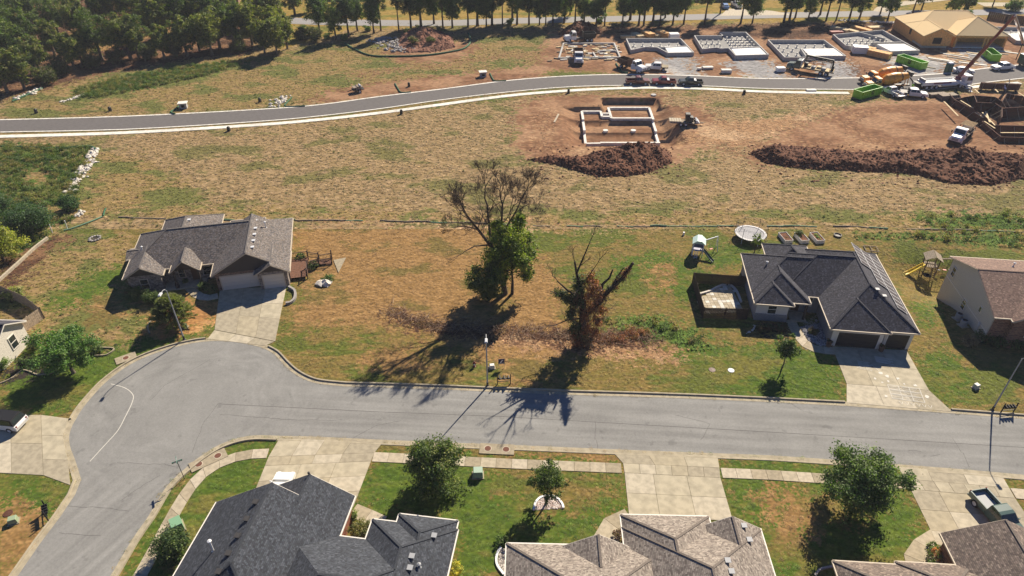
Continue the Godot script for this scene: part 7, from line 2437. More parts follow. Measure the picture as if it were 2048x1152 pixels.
func swing_set() -> void:
	var at := P(60.75, -82.33)
	at.y = H(at.x, at.z)
	var t := thing("swing_set", "weathered timber swing set with roofed tower and yellow slide", "swing set", at, -0.3)
	var mb := MB.new()
	for p in [[-0.8, -0.8], [0.8, -0.8], [-0.8, 0.8], [0.8, 0.8]]:
		mb = MB.new()
		mb.box(Vector3(p[0], 1.3, p[1]), Vector3(0.11, 2.9, 0.11))
		part("post", mb, M.wood_dark, t)
	for k in 7:
		mb = MB.new()
		mb.box(Vector3(-0.72 + k * 0.24, 1.4, 0), Vector3(0.22, 0.05, 1.6))
		part("deck_board", mb, M.wood_grey, t)
	for s in [-1, 1]:
		for k in 6:
			mb = MB.new()
			var a := Vector3(0, 3.35, 0)
			var x: float = s * (0.12 + k * 0.19)
			mb.boxb(Vector3(x, 3.32 - absf(x) * 0.62, 0), Vector3(0.21, 0.03, 2.1), Basis(Vector3(0, 0, 1), -s * 0.555))
			part("roof_board", mb, M.wood_grey, t)
	mb = MB.new()
	for s in [-0.8, 0.8]:
		mb.bar(Vector3(-0.8, 2.0, s), Vector3(0.8, 2.0, s), 0.05, 0.09)
		for k in 7:
			mb.box(Vector3(-0.7 + k * 0.23, 1.7, s), Vector3(0.06, 0.6, 0.04))
	part("railing", mb, M.wood_grey, t)
	mb = MB.new()
	for s in [-0.25, 0.25]:
		mb.bar(Vector3(s + 0.3, 0.0, 1.5), Vector3(s + 0.3, 1.5, 0.85), 0.07, 0.05)
	for k in 5:
		mb.box(Vector3(0.3, 0.2 + k * 0.27, 1.42 - k * 0.117), Vector3(0.5, 0.05, 0.08))
	part("ladder", mb, M.wood_dark, t)
	mb = MB.new()
	var sl := [Vector3(-0.8, 1.45, 0.2), Vector3(-1.5, 1.1, 0.65), Vector3(-2.8, 0.4, 1.5), Vector3(-3.4, 0.2, 1.9)]
	for i in 3:
		mb.bar(sl[i], sl[i + 1], 0.55, 0.04)
		for s in [-0.28, 0.28]:
			var off: Vector3 = Vector3(0.55, 0, 0.83).normalized() * s
			mb.bar(sl[i] + off + Vector3(0, 0.09, 0), sl[i + 1] + off + Vector3(0, 0.09, 0), 0.05, 0.2)
	part("slide", mb, mat("slide_yellow", C8(226, 196, 40), 0.4), t)
	mb = MB.new()
	mb.bar(Vector3(0.8, 2.35, -0.3), Vector3(3.9, 2.35, -1.3), 0.12, 0.16)
	part("swing_beam", mb, M.wood_grey, t)
	for s in [-0.9, 0.9]:
		mb = MB.new()
		mb.bar(Vector3(3.8, 2.35, -1.3), Vector3(4.1 + s * 0.35, 0.0, -1.35 + s * 1.1), 0.1, 0.1)
		part("leg", mb, M.wood_dark, t)
	for k in 3:
		var c := Vector3(1.4 + k * 0.85, 2.3, -0.5 - k * 0.27)
		mb = MB.new()
		for s in [-0.22, 0.22]:
			mb.tube(c + Vector3(s, 0, 0), c + Vector3(s * 0.9, -1.75, 0.15), 0.014, 0.014, 4)
		part("swing_chain", mb, M.metal_dark, t)
		mb = MB.new()
		mb.box(c + Vector3(0, -1.77, 0.15), Vector3(0.48, 0.05, 0.2))
		part("swing_seat", mb, [M.black, M.seat_red, M.white_paint][k], t)
	mb = MB.new()
	mb.lathe(Vector3(-0.3, 0.2, 1.2), Vector3.UP, [Vector2(0.0, 0.0), Vector2(0.5, 0.02), Vector2(0.55, 0.12), Vector2(0.3, 0.18)], 14)
	part("tyre_swing", mb, M.rubber, t)

func raised_bed(at: Vector3, k: int) -> void:
	var labels := ["white raised garden bed filled with bare brown soil", "white raised garden bed with a dark bushy plant", "white raised garden bed with pale green seedlings"]
	var t := thing("raised_bed", labels[k], "garden bed", at, 0.12, "raised garden beds behind the charcoal roof")
	for e in [[-0.62, 0, 0.05, 2.4], [0.62, 0, 0.05, 2.4]]:
		var mb := MB.new()
		mb.box(Vector3(e[0], 0.3, 0), Vector3(0.05, 0.6, 2.4))
		part("plank", mb, M.panel_white, t)
	for z in [-1.2, 1.2]:
		var mb := MB.new()
		mb.box(Vector3(0, 0.3, z), Vector3(1.29, 0.61, 0.05))
		part("plank", mb, M.panel_white, t)
	var sb := MB.new()
	sb.box(Vector3(0, 0.26, 0), Vector3(1.19, 0.48, 2.35))
	part("soil", sb, M.soil, t)
	var cols := [Color(0.06, 0.08, 0.03), Color(0.1, 0.12, 0.04)]
	if k == 1:
		part("plant", leaf_ball(Vector3(-0.2, 0.75, -0.6), Vector3(0.8, 0.5, 0.8), 420, 0.13, cols, 31), M.leaf, t)
	elif k == 2:
		part("plant", leaf_ball(Vector3(0.0, 0.58, 0.1), Vector3(0.45, 0.16, 1.0), 220, 0.1, [Color(0.16, 0.22, 0.08), Color(0.2, 0.24, 0.14)], 32), M.leaf, t)
	else:
		part("plant", leaf_ball(Vector3(0.0, 0.52, 0.2), Vector3(0.4, 0.08, 0.9), 66, 0.08, [Color(0.14, 0.1, 0.05)], 33), M.leaf, t)


# ---- the building site -----------------------------------------------------------------------------------

func foundation(label: String, poly: PackedVector2Array, ht: float, th: float, floor_m: Material, floor_y: float, extra: Array = []) -> Node3D:
	var c := Vector2.ZERO
	for p in poly:
		c += p / poly.size()
	var t := thing("house_foundation", label, "foundation", v3(c), 0.0, "poured house foundations on the site")
	for i in poly.size():
		var a := poly[i] - c
		var b := poly[(i + 1) % poly.size()] - c
		var d := (b - a).normalized() * th * 0.5
		var mb := MB.new()
		mb.bar(v3(a - d, ht * 0.5 - 0.05 + 0.004 * (i % 2)), v3(b + d, ht * 0.5 - 0.05 + 0.004 * (i % 2)), th, ht + 0.1)
		part("stem_wall", mb, M.block_wall, t)
	for e in extra:
		var mb := MB.new()
		mb.bar(v3(e[0] - c, ht * 0.5 - 0.06), v3(e[1] - c, ht * 0.5 - 0.06), th, ht + 0.1)
		part("stem_wall", mb, M.block_wall, t)
	if floor_m:
		var q := PackedVector2Array()
		for p in poly:
			q.append(p - c)
		var mb := MB.new()
		mb.flat(q, floor_y)
		part("floor", mb, floor_m, t)
	return t

func garage_slab(t: Node3D, poly: PackedVector2Array, y: float) -> void:
	var c := Vector2(t.position.x, t.position.z)
	var q := PackedVector2Array()
	for p in poly:
		q.append(p - c)
	var mb := MB.new()
	mb.plate(q, 0.0, y)
	part("slab", mb, M.fresh_slab, t)

func piers(t: Node3D, a: Vector2, b: Vector2, nx: int, nz: int, ez: Vector2, ht: float) -> void:
	var c := Vector2(t.position.x, t.position.z)
	for j in nz:
		for i in nx:
			var p := a.lerp(b, (i + 0.5) / nx) + ez * ((j + 0.5) / nz) - c
			var mb := MB.new()
			mb.box(Vector3(0, ht * 0.5, 0), Vector3(0.3, ht, 0.3))
			mb.box(Vector3(0, 0.1, 0), Vector3(0.8, 0.2, 0.8))
			mb.box(Vector3(0, ht + 0.02, 0), Vector3(0.42, 0.06, 0.42))
			part("pier", mb, M.new_concrete, t, v3(p))

func lumber(at: Vector3, turn: float, s: Vector3, m: Material, label: String) -> void:
	var t := thing("lumber_stack", label, "lumber", at, turn, "stacks of building material")
	var rows := maxi(1, int(round(s.y / 0.3)))
	for k in rows:
		var mb := MB.new()
		mb.box(Vector3(rng.randf_range(-0.06, 0.06), 0.1 + s.y * (k + 0.5) / rows, rng.randf_range(-0.05, 0.05)), Vector3(s.x, s.y / rows - 0.03, s.z))
		part("bundle", mb, m, t)
	for x in [-0.35, 0.35]:
		var mb := MB.new()
		mb.box(Vector3(s.x * x, 0.05, 0), Vector3(0.12, 0.1, s.z))
		part("bearer", mb, M.wood_grey, t)

func mound(called: String, label: String, outline: PackedVector2Array, peaks: Array, m: Material, seed_: int, clods: int, step := 0.55) -> void:
	var nz := FastNoiseLite.new()
	nz.seed = seed_
	nz.frequency = 0.35
	nz.fractal_octaves = 4
	var lo := outline[0]
	var hi := outline[0]
	for p in outline:
		lo = lo.min(p)
		hi = hi.max(p)
	var nx := int((hi.x - lo.x) / step) + 1
	var nzz := int((hi.y - lo.y) / step) + 1
	var hs := PackedFloat32Array()
	var at := func(p: Vector2) -> float:
		if not Geometry2D.is_point_in_polygon(p, outline):
			return -0.3
		var d := 1e9
		for i in outline.size():
			d = minf(d, p.distance_to(Geometry2D.get_closest_point_to_segment(p, outline[i], outline[(i + 1) % outline.size()])))
		var top := 0.35
		for k in peaks:
			top = maxf(top, (k[1] as float) * (1.0 - p.distance_to(k[0]) / (k[2] as float)))
		return minf(d * 0.75, top) * (1.0 + 0.35 * nz.get_noise_2d(p.x, p.y)) + 0.22 * nz.get_noise_2d(p.x * 3.0 + 50.0, p.y * 3.0)
	for j in nzz + 1:
		for i in nx + 1:
			hs.append(at.call(lo + Vector2(i, j) * step))
	var st := SurfaceTool.new()
	st.begin(Mesh.PRIMITIVE_TRIANGLES)
	st.set_smooth_group(-1)
	var g := RandomNumberGenerator.new()
	g.seed = seed_
	var V := func(i: int, j: int) -> Vector3:
		var p := lo + Vector2(i, j) * step
		return Vector3(p.x, hs[j * (nx + 1) + i], p.y)
	for j in nzz:
		for i in nx:
			var a: Vector3 = V.call(i, j)
			var b: Vector3 = V.call(i + 1, j)
			var c: Vector3 = V.call(i + 1, j + 1)
			var d: Vector3 = V.call(i, j + 1)
			if maxf(maxf(a.y, b.y), maxf(c.y, d.y)) < -0.1:
				continue
			for q in [a, b, c, a, c, d]:
				st.add_vertex(q)
	st.generate_normals()
	st.set_material(m)
	var t := thing(called, label, "dirt pile", Vector3.ZERO)
	part_mesh("heap", st.commit(), t)
	var mb := MB.new()
	var pale := MB.new()
	for k in clods * 2:
		var p := Vector2(g.randf_range(lo.x - 0.8, hi.x + 0.8), g.randf_range(lo.y - 0.5, hi.y + 1.2))
		var y: float = at.call(p)
		if y < -0.2:
			if g.randf() > 0.12:
				continue
			y = 0.0
		rock(pale if k % 4 == 0 else mb, Vector3(p.x, y + 0.03, p.y), g.randf_range(0.07, 0.34), g)
	var o := part("clods", mb, m, t)
	o.set_meta("kind", "stuff")
	part("pale_clods", pale, M.soil_red, t).set_meta("kind", "stuff")

func make_site() -> void:
	var t := thing("house_foundation", "stepped concrete footings in the excavated pit", "foundation", Vector3(22, -1.2, -135), 0.0, "poured house foundations on the site")
	var c := Vector2(22, -135)
	var runs := [
		[Vector2(15.2, -143.1), Vector2(19.3, -143.1), 0.0], [Vector2(19.3, -143.1), Vector2(19.3, -140.1), 0.0], [Vector2(19.3, -140.1), Vector2(21.3, -140.1), 0.0], [Vector2(19.3, -141.9), Vector2(21.3, -141.9), 0.0],
		[Vector2(21.2, -145.3), Vector2(30.2, -145.3), 0.0], [Vector2(21.2, -145.3), Vector2(21.2, -139.2), 0.0], [Vector2(21.2, -139.2), Vector2(30.0, -139.2), 0.0], [Vector2(30.2, -145.3), Vector2(30.0, -138.4), 0.0],
		[Vector2(30.0, -138.4), Vector2(29.8, -133.5), -0.62], [Vector2(29.8, -133.5), Vector2(29.5, -127.2), -1.15], [Vector2(15.2, -143.1), Vector2(15.1, -138.4), 0.0], [Vector2(15.1, -138.4), Vector2(15.0, -133.5), -0.4],
		[Vector2(15.0, -133.5), Vector2(14.8, -126.9), -1.15], [Vector2(14.8, -126.9), Vector2(17.6, -127.0), -0.35], [Vector2(17.6, -127.2), Vector2(29.5, -127.2), -0.3],
	]
	for r in runs:
		var mb := MB.new()
		mb.bar(v3((r[0] as Vector2) - c, 0.18 + r[2]), v3((r[1] as Vector2) - c, 0.18 + r[2]), 0.5, 0.7)
		part("footing", mb, M.new_concrete, t)
	for p in [Vector2(19.5, -134.6), Vector2(25.3, -134.6)]:
		var mb := MB.new()
		mb.tube(v3(p - c, -0.9), v3(p - c, -0.3), 0.55, 0.55, 16)
		part("pier", mb, M.new_concrete, t)
	var pl := MB.new()
	pl.box(Vector3.ZERO, Vector3(0.35, 0.08, 4.6))
	tag(part("plank", pl, M.walk_2, null, Vector3(9.35, 0.06, -137.27), -0.25), "pale plank lying on the bare slope beside the footing pit", "plank")

	mound("dirt_mound", "dark brown heap of spoil below the footing pit", L([2.70,-117.08, 6.94,-118.12, 12.44,-117.71, 16.82,-120.29, 22.78,-122.80, 27.55,-123.03, 30.14,-119.85, 29.77,-115.93, 25.08,-111.60, 20.46,-110.01, 15.30,-110.01, 11.99,-112.00, 8.61,-114.46]), [[Vector2(22.40, -118.74), 3.0, 9.0], [Vector2(17.66, -115.93), 2.2, 8.0], [Vector2(26.70, -117.43), 2.2, 7.0], [Vector2(11.65, -115.93), 1.3, 9.0], [Vector2(7.07, -117.00), 0.8, 8.0]], M.soil, 71, 900)
	mound("dirt_mound", "long dark brown bank of spoil with a tall hump", L([44.96,-120.29, 50.37,-123.03, 55.29,-121.88, 63.98,-119.62, 78.73,-120.74, 85.04,-120.07, 98.57,-117.43, 94.17,-110.41, 83.50,-106.56, 76.50,-107.31, 71.36,-111.20, 61.00,-112.20, 52.33,-113.22, 46.65,-115.51]), [[Vector2(48.57, -118.74), 2.0, 9.0], [Vector2(54.70, -117.43), 1.8, 9.0], [Vector2(61.66, -116.14), 1.7, 10.0], [Vector2(69.90, -115.93), 1.9, 9.0], [Vector2(76.98, -115.30), 2.2, 9.0], [Vector2(82.74, -114.88), 3.2, 9.0], [Vector2(90.48, -113.22), 2.4, 10.0]], M.soil, 72, 1800)
	mound("rubble_mound", "overgrown mound of soil and broken stone inside the green sock", L([-31.44,-188.37, -31.61,-197.86, -27.96,-202.91, -22.29,-203.95, -16.69,-196.39, -15.09,-187.01, -20.38,-183.03, -27.55,-182.17]), [[Vector2(-24.95, -194.93), 3.2, 9.0], [Vector2(-18.99, -190.21), 2.0, 8.0]], M.soil_red, 73, 300)
	stones_along("heap of pale broken stone at the end of the rubble mound", L([-38.34,-191.61, -34.71,-194.93, -31.33,-185.67, -26.99,-183.03]), 4.5, 130, 0.5, M.rock_grey, 74)
	for k in 5:
		shrub("scrubby green weeds growing on the rubble mound", [P(-29.38, -196.88), P(-26.47, -199.86), P(-21.95, -188.37), P(-20.41, -198.86), P(-26.83, -188.37)][k] + Vector3(0, 1.0, 0), Vector3(1.8, 0.9, 1.5), 500, 0.22, [Color(0.07, 0.09, 0.03), Color(0.12, 0.1, 0.05)], 400 + k, "weeds on the rubble mound", "weed_clump")
	mound("dirt_mound", "dark heap of brush and soil behind the dump truck", L([12.90,-198.86, 15.48,-206.05, 20.86,-209.26, 25.59,-204.99, 25.76,-199.86, 19.19,-197.86]), [[Vector2(19.69, -203.95), 2.6, 9.0]], M.soil, 75, 200)

	var b1 := L([14.04,-189.75, 27.81,-189.75, 27.87,-177.52, 12.11,-177.11])
	t = foundation("low block footings strewn with blocks and planks", b1, 0.45, 0.4, null, 0.0, [[Vector2(22.63, -183.03), Vector2(27.52, -183.03)], [Vector2(21.31, -181.74), Vector2(21.64, -177.11)]])
	var cc := Vector2(t.position.x, t.position.z)
	var g := RandomNumberGenerator.new()
	g.seed = 9
	for k in 110:
		var p := b1[0].lerp(b1[1], g.randf_range(-0.12, 1.12)).lerp(b1[3].lerp(b1[2], g.randf_range(-0.1, 1.08)), g.randf_range(0.05, 1.15)) - cc
		var mb := MB.new()
		mb.box(Vector3(0, 0.14, 0), Vector3(g.randf_range(0.5, 1.9), 0.24, g.randf_range(0.25, 0.6)), g.randf_range(-0.35, 0.35))
		part("loose_block", mb, [M.wood_pale, M.new_concrete, M.walk_1, M.wood_grey][g.randi_range(0, 3)], t, v3(p))
	for k in 7:
		var mb := MB.new()
		mb.bar(Vector3(0, 0.1, 0), Vector3(2.2, 0.7 + 0.2 * (k % 2), 0.3), 0.1, 0.08)
		part("stake", mb, M.wood_pale, t, v3(Vector2(11.34, -187.46) - cc + Vector2(k * 0.5, k * 1.3 - 2.0)), 0.3 * k)
	var b2 := L([31.40,-192.08, 46.27,-192.08, 47.17,-179.61, 40.44,-179.19, 38.52,-183.90, 35.41,-184.34, 31.31,-181.74])
	t = foundation("grey block foundation with a white garage slab, beside the lumber stacks", b2, 1.0, 0.28, M.site_floor, 0.08, [[Vector2(38.52, -183.90), Vector2(46.77, -185.23)]])
	garage_slab(t, L([40.62,-185.23, 46.46,-185.67, 46.99,-180.03, 40.65,-179.61]), 0.85)
	piers(t, Vector2(31.83, -189.29), Vector2(45.98, -189.29), 6, 2, Vector2(31.80, -185.23) - Vector2(32.09, -191.14), 0.9)
	var b3 := L([50.64,-194.45, 58.43,-194.45, 58.43,-197.86, 65.77,-197.86, 65.94,-177.52, 57.34,-176.70, 57.16,-183.03, 54.94,-182.60, 54.09,-183.47, 50.09,-182.17])
	t = foundation("stepped grey block foundation full of piers", b3, 1.1, 0.28, M.site_floor, 0.08, [[Vector2(57.16, -183.03), Vector2(66.02, -184.34)]])
	garage_slab(t, L([57.81,-183.47, 65.62,-183.90, 65.68,-177.94, 57.70,-177.11]), 0.9)
	piers(t, Vector2(50.95, -192.08), Vector2(57.28, -192.08), 4, 2, Vector2(50.15, -184.78) - Vector2(50.95, -192.08), 1.0)
	piers(t, Vector2(58.83, -194.93), Vector2(65.80, -194.93), 5, 4, Vector2(58.64, -185.67) - Vector2(58.83, -194.93), 0.9)
	var b4 := L([69.94,-190.67, 85.13,-190.67, 85.49,-176.70, 77.91,-176.70, 76.19,-175.47, 69.54,-175.47])
	t = foundation("grey block foundation behind the crane truck", b4, 1.0, 0.28, M.site_floor, 0.08, [[Vector2(76.22, -183.03), Vector2(75.34, -176.70)]])
	garage_slab(t, L([76.75,-183.03, 85.38,-183.47, 85.40,-177.11, 76.37,-176.70]), 0.85)
	piers(t, Vector2(70.59, -188.37), Vector2(84.82, -188.37), 6, 3, Vector2(70.60, -177.94) - Vector2(70.59, -188.37), 0.85)
	var b5 := L([89.72,-195.90, 105.40,-200.36, 106.62,-181.31, 98.62,-180.45, 89.17,-185.67])
	t = foundation("long grey block foundation beside the plywood house", b5, 1.0, 0.28, M.site_floor, 0.08, [[Vector2(97.51, -198.86), Vector2(102.45, -192.08)], [Vector2(97.29, -188.37), Vector2(105.36, -188.83)]])
	garage_slab(t, L([98.05,-187.01, 105.54,-187.46, 106.30,-181.74, 99.07,-180.88]), 0.88)
	piers(t, Vector2(90.15, -193.02), Vector2(103.29, -194.93), 7, 3, Vector2(90.87, -186.56) - Vector2(90.15, -193.02), 0.8)
	var b6 := L([135.78,-203.95, 150.77,-202.91, 141.73,-188.37, 137.41,-190.21, 138.29,-195.90, 135.07,-196.88])
	t = foundation("grey foundation with white slab beyond the pump boom", b6, 1.0, 0.28, M.site_floor, 0.08)
	garage_slab(t, L([138.02,-196.88, 146.22,-197.86, 142.33,-190.21, 137.96,-190.67]), 0.88)
	piers(t, Vector2(135.92, -200.87), Vector2(148.07, -200.87), 5, 2, Vector2(135.07, -196.88) - Vector2(135.92, -200.87), 0.8)

	lumber(P(35.35, -197.37), -1.1, Vector3(3.8, 0.6, 2.0), M.wood_pale, "pale green lumber stack, westernmost behind the foundation")
	lumber(P(38.39, -197.86), -1.1, Vector3(4.0, 1.0, 2.0), M.plywood, "tan stack of sheathing between two lumber stacks")
	lumber(P(40.22, -197.86), -1.1, Vector3(3.4, 0.6, 1.6), M.wood_pale, "narrow lumber stack with loose boards on top")
	lumber(P(42.48, -197.86), -1.1, Vector3(4.2, 1.2, 2.0), M.plywood, "tall tan stack beside the white wrapped pallet")
	lumber(P(45.03, -194.93), 0.05, Vector3(2.6, 1.5, 2.0), M.white_paint, "white wrapped pallet on bare red earth")
	lumber(P(32.27, -195.42), 0.05, Vector3(4.0, 0.7, 1.2), M.wood_pale, "lone bundle of boards at the foundation's back corner")
	lumber(P(94.27, -202.91), -1.0, Vector3(5.5, 0.8, 1.6), M.wood_pale, "long lumber stack behind the eastern foundation")
	lumber(P(97.02, -201.89), -1.0, Vector3(4.8, 0.6, 1.6), M.wood_pale, "low lumber stack amid three longer ones")
	lumber(P(100.82, -203.43), -1.0, Vector3(6.0, 0.7, 1.6), M.plywood, "longest lumber stack near the plywood house")
	lumber(P(105.09, -203.95), 0.1, Vector3(4.4, 0.9, 2.0), M.wood_pale, "square lumber stack closest to the plywood house")
	lumber(P(92.22, -199.86), 0.1, Vector3(3.6, 0.7, 1.4), mat("tarp_red", C8(128, 38, 32), 0.7), "dark red bundle beside the long lumber stack")
	lumber(P(91.48, -182.17), -0.2, Vector3(3.6, 1.7, 2.4), M.white_paint, "white wrapped pallet before the fresh garage slab")
	lumber(P(93.72, -182.17), -0.8, Vector3(3.2, 1.4, 2.0), M.plywood, "short stack of sheathing beside the white pallet")
	lumber(P(95.14, -178.77), -0.8, Vector3(5.6, 1.4, 2.0), M.plywood, "long stack of sheathing on the gravel by the white pallet")
	lumber(P(46.24, -168.41), 0.0, Vector3(0.9, 0.5, 0.6), M.fresh_0, "small pile of white blocks on red earth")
	lumber(P(52.34, -166.16), 0.0, Vector3(2.4, 0.8, 1.2), M.fresh_0, "pallet of white blocks beside the site road")
	lumber(P(48.52, -169.18), 0.1, Vector3(2.6, 0.5, 1.2), M.fresh_1, "low white bundle between two gravel driveways")
	lumber(P(65.91, -167.28), 0.1, Vector3(2.0, 1.0, 1.4), M.white_paint, "white pallet beside the crane truck's front wheel")
	lumber(P(95.99, -150.39), 0.2, Vector3(4.2, 0.6, 1.2), M.wood_grey, "grey timber forms lying behind the flatbed")
	lumber(P(97.33, -148.82), 0.2, Vector3(4.0, 0.9, 1.8), M.wood_grey, "stack of grey timber forms beside the formwork")
	lumber(P(68.68, -153.61), 0.0, Vector3(2.2, 0.3, 1.0), M.fresh_0, "white blocks on the meadow edge below the site road")
	for k in 14:
		var bp := MB.new()
		var a := [P(109.82, -177.52), P(110.23, -176.29), P(110.42, -174.67), P(115.28, -181.31), P(115.70, -179.61), P(116.05, -177.11), P(116.02, -174.67), P(116.42, -173.07), P(102.38, -171.49), P(122.24, -181.31), P(122.21, -179.61), P(126.67, -182.17), P(130.16, -184.78), P(130.47, -183.03)][k] as Vector3
		bp.box(Vector3(0, 0.08, 0), Vector3(5.2 + (k % 3), 0.12, 0.5 + 0.2 * (k % 2)))
		tag(part("board", bp, [M.wood_pale, M.fresh_0, M.wood_grey][k % 3], null, a, -0.62 + 0.06 * (k % 4)), "loose board lying on the gravel before the plywood house", "board", "loose boards before the plywood house")
	plywood_house()
	formwork()
	site_people()

func plywood_house() -> void:
	var h := new_house("plywood_house", "unfinished house of bare plywood with open garage on block base", Vector3(110.0, 0, -186.5), 3.0)
	var mb := MB.new()
	mb.box(Vector3(3.3, 0.35, -8.4), Vector3(6.5, 0.7, 16.4))
	part("base", mb, M.block_wall, h.root)
	block(h, -0.6, 22.4, -19.5, -5.6, 3.3, 0.5, "x", "hh", "plywood", 0.0)
	block(h, -0.6, 7.4, -12.0, 0.5, 3.3, 0.5, "z", "hg", "plywood", 0.7, "plywood")
	block(h, 8.3, 22.3, -12.0, -0.6, 3.3, 0.5, "z", "hh")
	mb = MB.new()
	for x in [8.9, 16.4, 17.2, 21.8]:
		mb.box(Vector3(x, 1.6, -1.1), Vector3(0.5, 3.2, 0.25))
	mb.box(Vector3(15.3, 2.9, -1.1), Vector3(13.4, 0.75, 0.24))
	mb.box(Vector3(8.75, 1.6, -3.6), Vector3(0.2, 3.2, 5.2))
	mb.box(Vector3(21.9, 1.6, -3.6), Vector3(0.2, 3.2, 5.2))
	part("garage_front", mb, M.plywood, h.root)
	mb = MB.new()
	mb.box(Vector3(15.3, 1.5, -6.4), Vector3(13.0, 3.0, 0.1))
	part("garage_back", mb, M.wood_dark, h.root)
	mb = MB.new()
	mb.box(Vector3(15.3, 0.06, -3.6), Vector3(13.2, 0.12, 5.6))
	part("slab", mb, M.fresh_slab, h.root)
	for w in [[3.4, 2.0, 0.19, 0.0, 2.2], [-0.27, 2.3, -8.0, -PI / 2, 1.0]]:
		mb = MB.new()
		mb.boxb(Vector3(w[0], w[1], w[2]), Vector3(w[4], 1.6, 0.06), Basis(Vector3.UP, w[3]))
		part("window_opening", mb, M.black, h.root)
	finish(h, "osb", "osb", "wood_pale")

func formwork() -> void:
	var t := thing("timber_formwork", "rust-brown timber wall forms braced in an excavation", "formwork", Vector3(110, -1.2, -136))
	var c := Vector2(110, -136)
	var fm := mat("form_panel", C8(112, 74, 58), 0.9, M.tex_grain, 0.35)
	var runs := [
		[Vector2(97.66, -148.82), Vector2(96.91, -145.46)], [Vector2(96.91, -145.46), Vector2(102.64, -147.90)], [Vector2(102.64, -147.90), Vector2(106.69, -146.98)], [Vector2(106.69, -146.98), Vector2(106.67, -144.27)], [Vector2(100.88, -143.68), Vector2(104.52, -143.38)],
		[Vector2(96.91, -145.46), Vector2(97.81, -139.64)], [Vector2(97.81, -139.64), Vector2(97.99, -131.06)], [Vector2(97.99, -131.06), Vector2(104.78, -130.55)], [Vector2(104.52, -143.38), Vector2(104.53, -140.21)], [Vector2(104.53, -140.21), Vector2(111.43, -141.35)], [Vector2(106.67, -144.27), Vector2(110.61, -149.14)], [Vector2(110.61, -149.14), Vector2(114.52, -146.37)],
		[Vector2(100.88, -143.68), Vector2(102.64, -147.90)], [Vector2(95.38, -125.14), Vector2(102.14, -124.67)], [Vector2(96.10, -133.13), Vector2(95.38, -125.14)], [Vector2(104.32, -140.21), Vector2(101.44, -135.25)],
	]
	var ht := 2.3
	for r in runs:
		var a: Vector2 = (r[0] as Vector2) - c
		var b: Vector2 = (r[1] as Vector2) - c
		var n := maxi(1, int(round(a.distance_to(b) / 1.5)))
		var d := (b - a).normalized()
		var nrm := Vector2(-d.y, d.x)
		for k in n:
			for lay in 2:
				var mb := MB.new()
				mb.bar(v3(a.lerp(b, (k + 0.01) / n), ht * (0.25 + 0.5 * lay)), v3(a.lerp(b, (k + 0.98) / n), ht * (0.25 + 0.5 * lay)), 0.12, ht * 0.485)
				part("form_panel", mb, fm, t)
			if k % 2 == 0:
				var mb := MB.new()
				var p := a.lerp(b, (k + 0.5) / n)
				mb.bar(v3(p, ht * 0.9), v3(p + nrm * 1.8, 0.1), 0.09, 0.09)
				part("brace", mb, M.wood_grey, t)
		for y in [0.4, 1.15, 1.95]:
			var mb := MB.new()
			mb.bar(v3(a + nrm * 0.1, y), v3(b + nrm * 0.1, y), 0.06, 0.12)
			part("waler", mb, M.wood_dark, t)
	for e in [[Vector2(97.60, -144.27), Vector2(97.96, -139.93)], [Vector2(97.01, -137.42), Vector2(97.19, -134.71)], [Vector2(96.22, -132.61), Vector2(96.33, -129.04)], [Vector2(96.16, -126.83), Vector2(102.49, -126.83)], [Vector2(93.69, -143.68), Vector2(92.43, -135.52)], [Vector2(104.53, -151.35), Vector2(104.16, -148.82)], [Vector2(109.19, -151.35), Vector2(108.77, -149.45)], [Vector2(113.08, -149.14), Vector2(113.01, -146.06)], [Vector2(98.49, -137.42), Vector2(97.20, -130.55)], [Vector2(99.53, -137.97), Vector2(97.05, -132.09)]]:
		var mb := MB.new()
		mb.bar(v3((e[0] as Vector2) - c, ht + 0.12), v3((e[1] as Vector2) - c, ht + 0.1), 0.3, 0.08)
		part("walk_plank", mb, M.wood_pale, t)
	var s := thing("form_rack", "long rack of brown form panels beside the white sidewalk", "rack", P(111.82, -153.94), -0.12)
	for k in 3:
		var mb := MB.new()
		mb.box(Vector3(0, 1.0, -0.25 + k * 0.25), Vector3(8.4, 1.4, 0.12))
		part("panel", mb, fm, s)
	for x in [-3.8, -1.2, 1.4, 3.8]:
		var mb := MB.new()
		mb.box(Vector3(x, 0.85, 0.4), Vector3(0.1, 1.7, 0.1))
		mb.box(Vector3(x, 0.1, 0), Vector3(0.12, 0.2, 1.2))
		part("post", mb, M.wood_grey, s)

# ---- people: one smooth body grown from tapered bones -----------------------------------------------------

